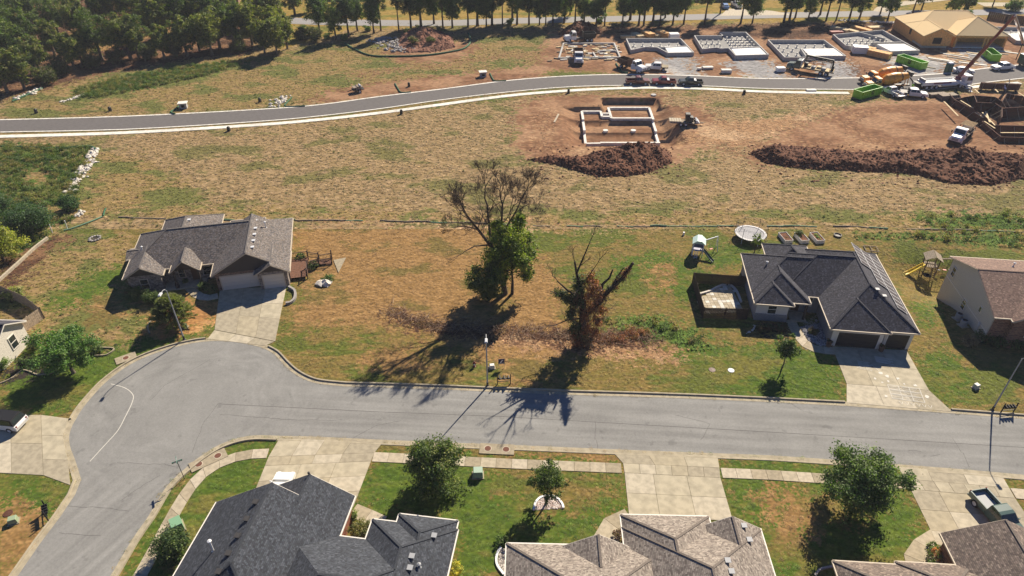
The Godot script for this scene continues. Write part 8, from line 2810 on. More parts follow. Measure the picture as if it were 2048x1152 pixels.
func body_mesh(bones: Array, cell: float, k: float) -> MB:
	var lo := Vector3.ONE * 1e9
	var hi := -lo
	for b in bones:
		for q in 2:
			var r: float = b[2 + q] + cell * 2.0
			lo = lo.min((b[q] as Vector3) - Vector3.ONE * r)
			hi = hi.max((b[q] as Vector3) + Vector3.ONE * r)
	var n := Vector3i(((hi - lo) / cell).ceil()) + Vector3i.ONE
	var f := PackedFloat32Array()
	f.resize(n.x * n.y * n.z)
	var own := PackedInt32Array()
	own.resize(f.size())
	var i := 0
	for z in n.z:
		for y in n.y:
			for x in n.x:
				var p := lo + Vector3(x, y, z) * cell
				var d := 1e9
				var best := 1e9
				for bi in bones.size():
					var b: Array = bones[bi]
					var ab: Vector3 = (b[1] as Vector3) - b[0]
					var h := clampf((p - (b[0] as Vector3)).dot(ab) / maxf(ab.length_squared(), 1e-6), 0.0, 1.0)
					var e: float = p.distance_to((b[0] as Vector3) + ab * h) - lerpf(b[2], b[3], h)
					if e < best:
						best = e
						own[i] = bi
					var s := clampf(0.5 + 0.5 * (d - e) / k, 0.0, 1.0)
					d = lerpf(d, e, s) - k * s * (1.0 - s) if d < 1e8 else e
				f[i] = d
				i += 1
	var vid := {}
	var mb := MB.new()
	var at := func(c: Vector3i) -> int: return (c.z * n.y + c.y) * n.x + c.x
	var vert := func(c: Vector3i) -> Vector3:
		var key: int = at.call(c)
		if vid.has(key):
			return vid[key]
		var sum := Vector3.ZERO
		var cnt := 0
		for e in [[0, 1], [2, 3], [4, 5], [6, 7], [0, 2], [1, 3], [4, 6], [5, 7], [0, 4], [1, 5], [2, 6], [3, 7]]:
			var o0 := Vector3i(e[0] & 1, (e[0] >> 1) & 1, (e[0] >> 2) & 1)
			var o1 := Vector3i(e[1] & 1, (e[1] >> 1) & 1, (e[1] >> 2) & 1)
			var a: float = f[at.call(c + o0)]
			var b: float = f[at.call(c + o1)]
			if (a < 0.0) != (b < 0.0):
				sum += Vector3(o0).lerp(Vector3(o1), a / (a - b))
				cnt += 1
		var r := lo + (Vector3(c) + sum / maxi(1, cnt)) * cell
		vid[key] = r
		return r
	for z in range(1, n.z - 1):
		for y in range(1, n.y - 1):
			for x in range(1, n.x - 1):
				var c := Vector3i(x, y, z)
				var a: float = f[at.call(c)]
				for ax in 3:
					var st := Vector3i.ZERO
					st[ax] = 1
					var b: float = f[at.call(c + st)]
					if (a < 0.0) == (b < 0.0):
						continue
					var u := Vector3i.ZERO
					var w := Vector3i.ZERO
					u[(ax + 1) % 3] = 1
					w[(ax + 2) % 3] = 1
					mb.tint = bones[own[at.call(c if a < 0.0 else c + st)]][4]
					var q := [vert.call(c - u - w), vert.call(c - w), vert.call(c), vert.call(c - u)]
					if a < 0.0:
						mb.quad(q[0], q[1], q[2], q[3])
					else:
						mb.quad(q[3], q[2], q[1], q[0])
	return mb

func person(label: String, at: Vector3, turn: float, shirt: Color, legs: Color, lean: float) -> void:
	var t := thing("person", label, "person", at, turn)
	var skin := Color(0.42, 0.24, 0.16)
	var sh := Vector3(lean, 1.42, 0)
	var hip := Vector3(0, 0.95, 0)
	var bones := [
		[hip + Vector3(0, 0.0, 0), sh + Vector3(0, -0.1, 0), 0.15, 0.17, shirt], [sh + Vector3(0, -0.05, -0.15), sh + Vector3(0, -0.05, 0.15), 0.09, 0.09, shirt],
		[sh, sh + Vector3(0.02 + lean * 0.2, 0.14, 0), 0.06, 0.06, skin], [sh + Vector3(0.03 + lean * 0.3, 0.2, 0), sh + Vector3(0.04 + lean * 0.3, 0.27, 0), 0.095, 0.1, skin],
		[sh + Vector3(0.13 + lean * 0.3, 0.2, 0), sh + Vector3(0.145 + lean * 0.3, 0.19, 0), 0.015, 0.01, skin],
	]
	for s in [-1, 1]:
		var kn := Vector3(0.06 * s, 0.5, 0.11 * s)
		var an := Vector3(0.1 * s, 0.08, 0.12 * s)
		bones.append_array([[hip + Vector3(0, -0.05, 0.09 * s), kn, 0.095, 0.065, legs], [kn, an, 0.065, 0.045, legs], [an + Vector3(-0.03, -0.03, 0), an + Vector3(0.16, -0.04, 0), 0.045, 0.035, Color(0.05, 0.04, 0.03)]])
		var el := sh + Vector3(0.08, -0.3, 0.26 * s)
		var wr := el + Vector3(0.22, -0.08, -0.06 * s)
		bones.append_array([[sh + Vector3(0, -0.04, 0.18 * s), el, 0.055, 0.045, shirt], [el, wr, 0.042, 0.032, skin], [wr, wr + Vector3(0.09, -0.02, 0), 0.035, 0.03, skin]])
		for q in 4:
			bones.append([wr + Vector3(0.09, -0.02, (q - 1.5) * 0.02), wr + Vector3(0.15 - 0.01 * absf(q - 1.3), -0.06, (q - 1.5) * 0.02), 0.01, 0.009, skin])
		bones.append([wr + Vector3(0.04, 0.0, -0.03 * s), wr + Vector3(0.1, -0.02, -0.06 * s), 0.011, 0.009, skin])
	var m := StandardMaterial3D.new()
	m.vertex_color_use_as_albedo = true
	m.roughness = 0.85
	part("body", body_mesh(bones, 0.03, 0.03), m, t)
	var mb := MB.new()
	mb.lathe(sh + Vector3(0.04 + lean * 0.3, 0.26, 0), Vector3.UP, [Vector2(0.15, 0.0), Vector2(0.12, 0.02), Vector2(0.11, 0.07), Vector2(0.06, 0.12), Vector2(0.0, 0.13)], 14)
	part("hard_hat", mb, M.white_paint, t)

func site_people() -> void:
	person("worker in a lime green vest behind the mixer truck", P(91.80, -153.94), 0.6, Color(0.35, 0.75, 0.05), Color(0.05, 0.06, 0.1), 0.05)
	person("worker in a pale blue shirt stooping beside the form rack", P(112.25, -152.31), 2.6, Color(0.45, 0.52, 0.75), Color(0.06, 0.07, 0.12), 0.3)


# ---- vehicles: local x runs forward, wheels on y = 0 --------------------------------------------------------

var wheel_cache := {}

func wheel(parent: Node, at: Vector3, r: float, w: float, rim_m := "metal_pale") -> void:
	var key := "%.2f_%.2f_%s" % [r, w, rim_m]
	if not wheel_cache.has(key):
		var a := MB.new()
		a.lathe(Vector3(0, 0, -w * 0.5), Vector3(0, 0, 1), [Vector2(r * 0.6, 0.0), Vector2(r * 0.93, 0.0), Vector2(r, w * 0.18), Vector2(r, w * 0.82), Vector2(r * 0.93, w), Vector2(r * 0.6, w)], 16)
		var b := MB.new()
		b.lathe(Vector3(0, 0, -w * 0.46), Vector3(0, 0, 1), [Vector2(0.0, 0.04), Vector2(r * 0.25, 0.0), Vector2(r * 0.5, w * 0.12), Vector2(r * 0.62, 0.0), Vector2(r * 0.62, w * 0.92), Vector2(r * 0.5, w * 0.8), Vector2(r * 0.25, w * 0.92), Vector2(0.0, w * 0.88)], 12)
		wheel_cache[key] = [a.mesh(M.rubber), b.mesh(M[rim_m])]
	var o := part_mesh("wheel", wheel_cache[key][0], parent, at)
	part_mesh("rim", wheel_cache[key][1], o)

func paint(key: String, col: Color) -> StandardMaterial3D:
	if not M.has(key):
		var m := mat(key, col, 0.35)
		m.clearcoat_enabled = true
		m.clearcoat = 0.6
		m.clearcoat_roughness = 0.08
	return M[key]

func between(tail: Vector3, nose: Vector3) -> Transform3D:
	var d := nose - tail
	return Transform3D(Basis(Vector3.UP, atan2(-d.z, d.x)), (tail + nose) * 0.5)

func vthing(called: String, label: String, cat: String, tail: Vector3, nose: Vector3, group := "") -> Node3D:
	var k := between(tail, nose)
	return thing(called, label, cat, k.origin, k.basis.get_euler().y, group)

func glassbox(t: Node3D, called: String, q: Array) -> void:
	var mb := MB.new()
	mb.quad(q[0], q[1], q[2], q[3])
	part(called, mb, M.glass, t)

func lights(t: Node3D, xf: float, xr: float, y: float, z: float) -> void:
	for s in [-1, 1]:
		var mb := MB.new()
		mb.box(Vector3(xf, y, s * z), Vector3(0.08, 0.16, 0.28))
		part("headlight", mb, mat("headlight", C8(230, 232, 235), 0.15), t)
		mb = MB.new()
		mb.box(Vector3(xr, y + 0.1, s * (z + 0.08)), Vector3(0.06, 0.32, 0.14))
		part("tail_light", mb, mat("tail_light", C8(130, 18, 16), 0.25), t)

func pickup(label: String, tail: Vector3, nose: Vector3, m: Material, opts := {}) -> Node3D:
	var t := vthing("pickup_truck", label, "pickup truck", tail, nose, opts.get("group", ""))
	var crew: bool = opts.get("crew", false)
	var W := 0.96
	var cb := -1.15 if crew else -0.55
	var mb := MB.new()
	mb.prism(PackedVector2Array([Vector2(cb, 0.42), Vector2(2.62, 0.42), Vector2(2.74, 0.6), Vector2(2.7, 0.98), Vector2(2.45, 1.08), Vector2(1.3, 1.16), Vector2(cb, 1.16)]), W - 0.05, W)
	mb.prism(PackedVector2Array([Vector2(2.6, 0.45), Vector2(2.82, 0.45), Vector2(2.82, 0.66), Vector2(2.6, 0.66)]), W - 0.06, W - 0.08)
	part("body", mb, m, t)
	mb = MB.new()
	mb.prism(PackedVector2Array([Vector2(cb, 1.15), Vector2(1.32, 1.15), Vector2(0.62, 1.78), Vector2(0.3, 1.84), Vector2(cb + 0.2, 1.84), Vector2(cb + 0.06, 1.76)]), W - 0.03, W - 0.22)
	part("cab", mb, m, t)
	var zw := func(y: float) -> float: return lerpf(W - 0.03, W - 0.22, (y - 1.15) / 0.69) + 0.008
	for s in [-1, 1]:
		mb = MB.new()
		var front := PackedVector2Array([Vector2(0.22, 1.22), Vector2(1.1, 1.22), Vector2(0.56, 1.72), Vector2(0.22, 1.72)])
		var rear := PackedVector2Array([Vector2(cb + 0.16, 1.22), Vector2(0.14, 1.22), Vector2(0.14, 1.72), Vector2(cb + 0.22, 1.72)])
		for pl in [front, rear]:
			mb.quad(Vector3(pl[0].x, pl[0].y, s * zw.call(pl[0].y)), Vector3(pl[1].x, pl[1].y, s * zw.call(pl[1].y)), Vector3(pl[2].x, pl[2].y, s * zw.call(pl[2].y)), Vector3(pl[3].x, pl[3].y, s * zw.call(pl[3].y)))
		part("side_window", mb, M.glass, t)
		mb = MB.new()
		mb.box(Vector3(0.98, 1.3, s * (W + 0.1)), Vector3(0.1, 0.16, 0.2))
		part("mirror", mb, m, t)
	glassbox(t, "windshield", [Vector3(1.27, 1.21, 0.84), Vector3(1.27, 1.21, -0.84), Vector3(0.66, 1.76, -0.7), Vector3(0.66, 1.76, 0.7)])
	glassbox(t, "rear_window", [Vector3(cb - 0.004, 1.24, -0.78), Vector3(cb - 0.004, 1.24, 0.78), Vector3(cb + 0.03, 1.72, 0.68), Vector3(cb + 0.03, 1.72, -0.68)])
	mb = MB.new()
	mb.box(Vector3(2.745, 0.85, 0), Vector3(0.04, 0.24, 1.1))
	part("grille", mb, M.metal_dark, t)
	if opts.get("flatbed", false):
		mb = MB.new()
		mb.box(Vector3((cb - 2.9) * 0.5 - 0.05, 0.98, 0), Vector3(-2.9 * -1.0 + cb - 0.1, 0.14, 2.15))
		mb.box(Vector3((cb - 2.9) * 0.5, 0.72, 0), Vector3(2.9 + cb, 0.3, 0.8))
		part("flatbed", mb, opts.get("bedm", M.wood_grey), t)
		mb = MB.new()
		for s in [-0.9, 0.9]:
			mb.box(Vector3(cb - 0.12, 1.45, s), Vector3(0.06, 0.9, 0.06))
		mb.box(Vector3(cb - 0.12, 1.88, 0), Vector3(0.06, 0.06, 1.86))
		mb.box(Vector3(cb - 0.12, 1.5, 0), Vector3(0.03, 0.7, 1.7))
		part("headboard", mb, M.metal_dark, t)
	else:
		mb = MB.new()
		var drop: bool = opts.get("gate_open", false)
		mb.prism(PackedVector2Array([Vector2(-2.72, 0.5), Vector2(cb - 0.02, 0.5), Vector2(cb - 0.02, 1.14), Vector2(-2.72, 1.1)]), 0.07, 0.05, W - 0.08)
		mb.prism(PackedVector2Array([Vector2(-2.72, 0.5), Vector2(cb - 0.02, 0.5), Vector2(cb - 0.02, 1.14), Vector2(-2.72, 1.1)]), 0.07, 0.05, -W + 0.08)
		mb.box(Vector3(-2.74, 0.5, 0), Vector3(0.2, 0.16, 1.8))
		part("bed_side", mb, m, t)
		mb = MB.new()
		if drop:
			mb.box(Vector3(-3.0, 0.72, 0), Vector3(0.6, 0.07, 1.55))
		else:
			mb.box(Vector3(-2.7, 0.85, 0), Vector3(0.07, 0.5, 1.6))
		part("tailgate", mb, m, t)
		mb = MB.new()
		mb.box(Vector3((cb - 2.7) * 0.5, 0.66, 0), Vector3(2.6 + cb, 0.08, 1.66))
		part("bed_floor", mb, opts.get("floorm", M.black), t)
		if opts.get("load", false):
			mb = MB.new()
			mb.box(Vector3(cb - 0.4, 1.0, 0), Vector3(0.5, 0.6, 1.6))
			part("tool_box", mb, M.metal_pale, t)
	for x in [1.72, -1.75]:
		for s in [-1, 1]:
			wheel(t, Vector3(x, 0.39, s * (W - 0.1)), 0.39, 0.26)
	lights(t, 2.7, -2.74, 0.88, 0.76)
	return t

func car(label: String, tail: Vector3, nose: Vector3, m: Material, opts := {}) -> Node3D:
	var t := vthing("car", label, "car", tail, nose, opts.get("group", ""))
	var suv: bool = opts.get("suv", false)
	var top := 1.75 if suv else 1.45
	var W := 0.95 if suv else 0.9
	var deck := 1.05 if suv else 0.95
	var mb := MB.new()
	mb.prism(PackedVector2Array([Vector2(-2.35, 0.35), Vector2(2.3, 0.3), Vector2(2.4, 0.55), Vector2(2.28, 0.82), Vector2(1.1, deck), Vector2(-2.25, deck + 0.03), Vector2(-2.42, 0.75)]), W - 0.06, W - 0.02)
	part("body", mb, m, t)
	var rear_top := -2.0 if suv else -1.0
	var rear_low := -2.28 if suv else -1.9
	mb = MB.new()
	mb.prism(PackedVector2Array([Vector2(rear_low, deck), Vector2(1.2, deck), Vector2(0.4, top - 0.05), Vector2(-0.1, top), Vector2(rear_top, top - 0.02)]), W - 0.04, W - 0.24)
	part("cab", mb, opts.get("roofm", m), t)
	var zw := func(y: float) -> float: return lerpf(W - 0.04, W - 0.24, (y - deck) / (top - deck)) + 0.008
	for s in [-1, 1]:
		mb = MB.new()
		for pl in [[Vector2(-0.45, deck + 0.06), Vector2(0.95, deck + 0.06), Vector2(0.33, top - 0.12), Vector2(-0.45, top - 0.1)], [Vector2(rear_low + 0.35, deck + 0.06), Vector2(-0.53, deck + 0.06), Vector2(-0.53, top - 0.1), Vector2(rear_top + 0.12, top - 0.12)]]:
			mb.quad(Vector3(pl[0].x, pl[0].y, s * zw.call(pl[0].y)), Vector3(pl[1].x, pl[1].y, s * zw.call(pl[1].y)), Vector3(pl[2].x, pl[2].y, s * zw.call(pl[2].y)), Vector3(pl[3].x, pl[3].y, s * zw.call(pl[3].y)))
		part("side_window", mb, M.glass, t)
		mb = MB.new()
		mb.box(Vector3(0.85, deck + 0.12, s * (W + 0.06)), Vector3(0.1, 0.14, 0.18))
		part("mirror", mb, m, t)
	glassbox(t, "windshield", [Vector3(1.16, deck + 0.06, W - 0.12), Vector3(1.16, deck + 0.06, -W + 0.12), Vector3(0.46, top - 0.08, -W + 0.28), Vector3(0.46, top - 0.08, W - 0.28)])
	var f := 0.012
	glassbox(t, "rear_window", [Vector3(rear_low + 0.04 - f, deck + 0.1, -W + 0.14), Vector3(rear_low + 0.04 - f, deck + 0.1, W - 0.14), Vector3(rear_top - 0.06 - f, top - 0.12, W - 0.3), Vector3(rear_top - 0.06 - f, top - 0.12, -W + 0.3)])
	for x in [1.42, -1.45]:
		for s in [-1, 1]:
			wheel(t, Vector3(x, 0.35, s * (W - 0.1)), 0.35, 0.23)
	lights(t, 2.33, -2.38, 0.7, 0.66)
	return t

func truck(called: String, label: String, cat: String, tail: Vector3, nose: Vector3, m: Material, L: float, axles: Array, capm: Material = null) -> Node3D:
	var t := vthing(called, label, cat, tail, nose)
	var xf := L * 0.5
	var mb := MB.new()
	mb.box(Vector3(-0.4, 0.85, 0), Vector3(L - 0.9, 0.28, 0.9))
	mb.box(Vector3(xf - 0.05, 0.65, 0), Vector3(0.3, 0.34, 2.3))
	part("chassis", mb, M.metal_dark, t)
	mb = MB.new()
	mb.prism(PackedVector2Array([Vector2(xf - 1.75, 0.85), Vector2(xf, 0.85), Vector2(xf - 0.02, 1.45), Vector2(xf - 0.25, 1.68), Vector2(xf - 1.75, 1.82)]), 1.02, 0.8)
	mb.prism(PackedVector2Array([Vector2(xf - 1.35, 0.55), Vector2(xf - 0.25, 0.55), Vector2(xf - 0.35, 1.15), Vector2(xf - 1.2, 1.15)]), 1.2, 1.16)
	part("hood", mb, m, t)
	mb = MB.new()
	mb.prism(PackedVector2Array([Vector2(xf - 3.2, 0.75), Vector2(xf - 1.72, 0.75), Vector2(xf - 1.72, 1.82), Vector2(xf - 2.1, 2.62), Vector2(xf - 2.3, 2.72), Vector2(xf - 3.15, 2.72)]), 1.14, 1.02)
	part("cab", mb, m, t)
	for s in [-1, 1]:
		mb = MB.new()
		var z: float = 1.09 * s
		mb.quad(Vector3(xf - 3.0, 1.72, z), Vector3(xf - 1.86, 1.72, z), Vector3(xf - 2.15, 2.45, z * 0.965), Vector3(xf - 3.0, 2.45, z * 0.965))
		part("side_window", mb, M.glass, t)
		mb = MB.new()
		mb.box(Vector3(xf - 1.7, 2.0, s * 1.35), Vector3(0.1, 0.55, 0.22))
		mb.bar(Vector3(xf - 1.8, 2.2, s * 1.0), Vector3(xf - 1.72, 2.2, s * 1.3), 0.04, 0.04)
		part("mirror", mb, M.metal_dark, t)
		mb = MB.new()
		mb.box(Vector3(xf - 0.02, 1.15, s * 0.78), Vector3(0.1, 0.22, 0.3))
		part("headlight", mb, mat("headlight", C8(230, 232, 235), 0.15), t)
	glassbox(t, "windshield", [Vector3(xf - 1.735, 1.86, 0.95), Vector3(xf - 1.735, 1.86, -0.95), Vector3(xf - 2.08, 2.58, -0.9), Vector3(xf - 2.08, 2.58, 0.9)])
	mb = MB.new()
	mb.box(Vector3(xf + 0.01, 1.2, 0), Vector3(0.06, 0.5, 1.15))
	part("grille", mb, M.metal_grey, t)
	for x in axles:
		for s in [-1, 1]:
			wheel(t, Vector3(x, 0.5, s * 1.0), 0.5, 0.3 if x > xf - 2.5 else 0.52)
	return t

func make_vehicles() -> void:
	var white := paint("paint_white", C8(226, 226, 224))
	var red := paint("paint_red", C8(124, 24, 26))
	var maroon := paint("paint_maroon", C8(98, 22, 22))
	var dkgreen := paint("paint_dkgreen", C8(22, 34, 34))
	var yellow := paint("paint_yellow", C8(222, 150, 30))
	var teal := paint("paint_teal", C8(40, 66, 64))
	var green := paint("paint_green", C8(70, 92, 86))

	pickup("dark red pickup with white hood parked last in the row of three", P(27.17, -158.31), P(31.88, -158.31), maroon, {"group": "pickups parked along the site road"})
	pickup("bright red pickup parked between two darker pickups", P(38.05, -157.96), P(33.17, -158.31), red, {"load": true, "group": "pickups parked along the site road"})
	pickup("black-green pickup parked first in the row of three", P(44.31, -157.62), P(39.34, -157.96), dkgreen, {"load": true, "group": "pickups parked along the site road"})
	pickup("white crew-cab flatbed truck nose to nose with the open-door truck", P(38.51, -168.04), P(32.76, -169.18), white, {"crew": true, "flatbed": true, "bedm": M.walk_3})
	pickup("white pickup with its tailgate down beside the green bin", P(86.72, -149.14), P(85.21, -153.61), white, {"gate_open": true, "floorm": M.wood_grey})
	pickup("white crew-cab flatbed loaded with gear behind the pump truck", P(87.36, -151.03), P(93.56, -149.14), white, {"crew": true, "flatbed": true, "bedm": M.metal_dark})
	pickup("white crew-cab pickup parked on the site road beyond the pump", P(124.71, -169.18), P(117.74, -168.04), white, {"crew": true})
	car("white sedan parked behind the pump truck's cab", P(108.14, -166.91), P(112.44, -165.79), white)
	var suv := car("white car with black roof on the stained driveway", P(-51.97, -50.59), P(-57.35, -51.31), white, {"suv": true, "roofm": M.black})
	car("white car parked on the driveway behind the slate roof", P(-22.44, -39.67), P(-22.33, -43.85), white, {"suv": true})
	pickup("dark green pickup with empty bed backed onto the driveway", P(44.91, -40.90), P(45.56, -37.32), green, {"floorm": M.metal_grey})
	car("blue car parked on the far driveway behind the trees", P(67.90, -225.45), P(67.90, -233.06), paint("paint_blue", C8(60, 120, 190)), {"group": "cars on the far driveway"})
	pickup("white pickup parked on the far driveway behind the trees", P(72.49, -226.69), P(71.48, -234.37), white, {"group": "cars on the far driveway"})

	var t := truck("dump_truck", "white-cab dump truck with black body beside the block footings", "truck", P(23.69, -193.50), P(13.49, -192.08), white, 8.6, [3.0, -2.0, -3.2])
	dump_body(t, -0.9, -4.3, M.black)
	t = truck("dump_truck", "white-cab dump truck facing the site road from the block footings", "truck", P(17.23, -181.74), P(16.60, -168.79), white, 7.6, [2.5, -2.4])
	dump_body(t, -0.3, -3.8, mat("rusty", C8(104, 74, 58), 0.9, M.tex_grain, 0.4))
	t = truck("flatbed_truck", "white truck with open door and brown timber bed", "truck", P(26.77, -171.89), P(32.48, -165.05), white, 8.0, [2.7, -2.6])
	dump_body(t, -0.6, -4.0, mat("rusty", C8(104, 74, 58)))
	var mb := MB.new()
	mb.box(Vector3(1.55, 1.5, 1.55), Vector3(0.08, 1.3, 1.0), -0.5)
	part("open_door", mb, white, t)
	t = truck("service_truck", "white truck with ladder rack beside the timber formwork", "truck", P(93.95, -131.83), P(82.96, -121.19), white, 8.2, [2.8, -2.5])
	mb = MB.new()
	mb.box(Vector3(-1.5, 1.15, 0), Vector3(4.8, 0.2, 2.4))
	part("flatbed", mb, M.wood_grey, t)
	for k in 6:
		mb = MB.new()
		mb.box(Vector3(-3.9 + k * 0.5, 2.5, 0), Vector3(0.1, 0.12, 2.3))
		part("rack_bar", mb, M.wood_pale, t)
	for s in [-1.1, 1.1]:
		mb = MB.new()
		mb.box(Vector3(-2.65, 2.38, s), Vector3(2.7, 0.12, 0.1))
		mb.box(Vector3(-3.9, 1.8, s), Vector3(0.1, 1.2, 0.1))
		mb.box(Vector3(-1.4, 1.8, s), Vector3(0.1, 1.2, 0.1))
		part("rack_post", mb, M.metal_dark, t)
	mb = MB.new()
	mb.box(Vector3(-2.6, 1.45, 0), Vector3(2.2, 0.4, 2.0))
	part("form_panels", mb, M.wood_dark, t)

	t = truck("crane_truck", "dark green flatbed truck with black loading crane on gravel", "truck", P(77.78, -163.60), P(68.13, -169.56), teal, 11.0, [4.2, -2.6, -3.9])
	mb = MB.new()
	mb.box(Vector3(-1.5, 1.18, 0), Vector3(7.6, 0.22, 2.5))
	part("flatbed", mb, M.wood_pale, t)
	mb = MB.new()
	mb.box(Vector3(2.2, 2.0, 0), Vector3(0.2, 1.6, 2.3))
	part("headboard", mb, M.metal_pale, t)
	mb = MB.new()
	mb.box(Vector3(-4.9, 1.7, 0), Vector3(0.6, 1.5, 0.9))
	mb.bar(Vector3(-4.9, 2.0, 0), Vector3(-4.7, 3.6, 0), 0.35, 0.35)
	part("crane_column", mb, M.black, t)
	mb = MB.new()
	mb.bar(Vector3(-4.8, 3.6, 0), Vector3(1.6, 3.9, 0), 0.36, 0.4)
	mb.bar(Vector3(-4.6, 3.2, 0), Vector3(-1.2, 3.4, 0), 0.2, 0.2)
	mb.bar(Vector3(1.6, 3.95, 0), Vector3(1.3, 2.4, 0), 0.26, 0.26)
	part("crane_boom", mb, M.black, t)
	mb = MB.new()
	mb.box(Vector3(1.25, 2.1, 0), Vector3(0.9, 0.25, 1.0))
	mb.box(Vector3(1.25, 1.7, 0.5), Vector3(0.8, 0.8, 0.06))
	mb.box(Vector3(1.25, 1.7, -0.5), Vector3(0.8, 0.8, 0.06))
	part("grab", mb, M.black, t)
	for s in [-1.15, 1.15]:
		mb = MB.new()
		for k in 4:
			mb.box(Vector3(1.5 - k * 2.0, 2.4, s), Vector3(0.1, 2.3, 0.1))
		mb.box(Vector3(-1.5, 3.3, s), Vector3(6.4, 0.1, 0.1))
		part("side_rail", mb, M.black, t)
	for k in 4:
		mb = MB.new()
		mb.box(Vector3(0.6 - k * 1.2, 1.5, 0.3 - 0.5 * (k % 2)), Vector3(1.0, 0.42, 1.2))
		part("pallet_load", mb, [M.wood_pale, M.block_wall][k % 2], t)

	mixer("yellow concrete mixer truck beside the green bin", P(93.17, -155.60), P(79.99, -154.60), yellow)
	mixer("yellow concrete mixer truck on the far lane beside gravel", P(93.51, -160.04), P(81.05, -158.31), yellow)
	pump_truck(yellow, white)
	dumpster(P(77.33, -147.59), P(83.88, -151.35), "bright green bin parked across the verge by the mixers", 6.9)
	dumpster(P(97.75, -174.26), P(100.52, -168.41), "bright green bin on the gravel before the fresh slab", 7.2)
	dumpster(P(122.90, -181.31), P(121.75, -174.67), "bright green bin full of offcuts beside the plywood house", 6.0)

	t = vthing("equipment_trailer", "tandem trailer carrying a white compact loader beside the pit", "trailer", P(32.75, -134.18), P(38.41, -133.65))
	mb = MB.new()
	mb.box(Vector3(-0.3, 0.62, 0), Vector3(5.6, 0.16, 2.0))
	mb.bar(Vector3(2.5, 0.55, 0.6), Vector3(3.9, 0.5, 0), 0.12, 0.12)
	mb.bar(Vector3(2.5, 0.55, -0.6), Vector3(3.9, 0.5, 0), 0.12, 0.12)
	part("deck", mb, M.wood_grey, t)
	for x in [0.1, -0.9]:
		for s in [-1, 1]:
			wheel(t, Vector3(x, 0.4, s * 1.1), 0.4, 0.24)
	mb = MB.new()
	for k in 5:
		mb.box(Vector3(-3.0 + k * 0.5, 0.85, 0), Vector3(0.44, 0.3, 1.9))
	part("timber_load", mb, M.walk_2, t)
	mb = MB.new()
	mb.box(Vector3(0.8, 1.3, 0), Vector3(1.5, 0.9, 1.3))
	mb.box(Vector3(0.4, 2.0, 0), Vector3(0.9, 0.8, 1.1))
	mb.bar(Vector3(0.9, 1.8, 0.65), Vector3(2.2, 1.0, 0.65), 0.18, 0.2)
	mb.bar(Vector3(0.9, 1.8, -0.65), Vector3(2.2, 1.0, -0.65), 0.18, 0.2)
	part("loader", mb, M.metal_dark, t)
	mb = MB.new()
	mb.prism(PackedVector2Array([Vector2(2.1, 0.7), Vector2(2.9, 0.7), Vector2(2.3, 1.3), Vector2(2.1, 1.2)]), 0.95, 0.95)
	part("bucket", mb, M.metal_pale, t)
	t = vthing("equipment_trailer", "two-wheeled trailer with bundled hoses on the slope above the road", "trailer", P(-33.99, -153.61), P(-36.50, -152.31))
	mb = MB.new()
	mb.box(Vector3(0, 0.75, 0), Vector3(2.6, 0.14, 1.7))
	mb.bar(Vector3(1.2, 0.7, 0), Vector3(2.4, 0.45, 0), 0.12, 0.12)
	part("deck", mb, M.metal_dark, t)
	for s in [-1, 1]:
		wheel(t, Vector3(-0.2, 0.4, s * 0.95), 0.4, 0.22)
	mb = MB.new()
	mb.box(Vector3(0, 1.25, 0), Vector3(2.2, 0.16, 1.5))
	mb.tube(Vector3(0, 1.0, -0.75), Vector3(0, 1.0, 0.75), 0.5, 0.5, 14)
	part("hose_reel", mb, M.wood_grey, t)
	mb = MB.new()
	mb.tube(Vector3(-0.55, 1.5, -0.6), Vector3(-0.55, 1.5, 0.6), 0.2, 0.2, 10)
	part("tank", mb, M.metal_pale, t)
	t = vthing("box_truck", "dark grey box body standing on the site road beyond the pickup", "truck", P(132.11, -171.89), P(126.36, -171.10))
	mb = MB.new()
	mb.box(Vector3(-0.3, 1.75, 0), Vector3(5.2, 2.2, 2.2))
	part("box", mb, teal, t)
	mb = MB.new()
	mb.box(Vector3(-0.3, 2.9, 0), Vector3(5.3, 0.1, 2.3))
	part("roof", mb, M.metal_pale, t)
	for x in [1.2, -1.6]:
		for s in [-1, 1]:
			wheel(t, Vector3(x, 0.45, s * 0.95), 0.45, 0.28)
	t = thing("portable_toilet", "dark green portable toilet with pale roof beside the pump boom", "portable toilet", P(106.91, -166.91), 0.2)
	mb = MB.new()
	mb.box(Vector3(0, 1.1, 0), Vector3(1.2, 2.1, 1.2))
	mb.box(Vector3(0, 0.05, 0), Vector3(1.35, 0.12, 1.35))
	part("cabin", mb, mat("toilet_green", C8(44, 82, 66), 0.5), t)
	mb = MB.new()
	mb.box(Vector3(0, 1.1, 0.61), Vector3(0.75, 1.9, 0.03))
	part("door", mb, mat("toilet_door", C8(62, 100, 82), 0.5), t)
	mb = MB.new()
	mb.prism(PackedVector2Array([Vector2(-0.66, 2.14), Vector2(0.66, 2.14), Vector2(0.45, 2.36), Vector2(-0.45, 2.36)]), 0.66, 0.45)
	part("roof", mb, M.metal_pale, t)

func dump_body(t: Node3D, x1: float, x0: float, m: Material) -> void:
	var mb := MB.new()
	var c := (x0 + x1) * 0.5
	var l := x1 - x0
	for s in [-1, 1]:
		mb.box(Vector3(c, 1.75, s * 1.16), Vector3(l, 1.1, 0.08))
		for k in 5:
			mb.box(Vector3(x0 + l * (k + 0.5) / 5, 1.75, s * 1.24), Vector3(0.1, 1.1, 0.08))
	mb.box(Vector3(c, 1.2, 0), Vector3(l, 0.1, 2.3))
	mb.box(Vector3(x1, 1.9, 0), Vector3(0.08, 1.5, 2.3))
	mb.box(Vector3(x0, 1.75, 0), Vector3(0.08, 1.1, 2.3))
	part("dump_body", mb, m, t)

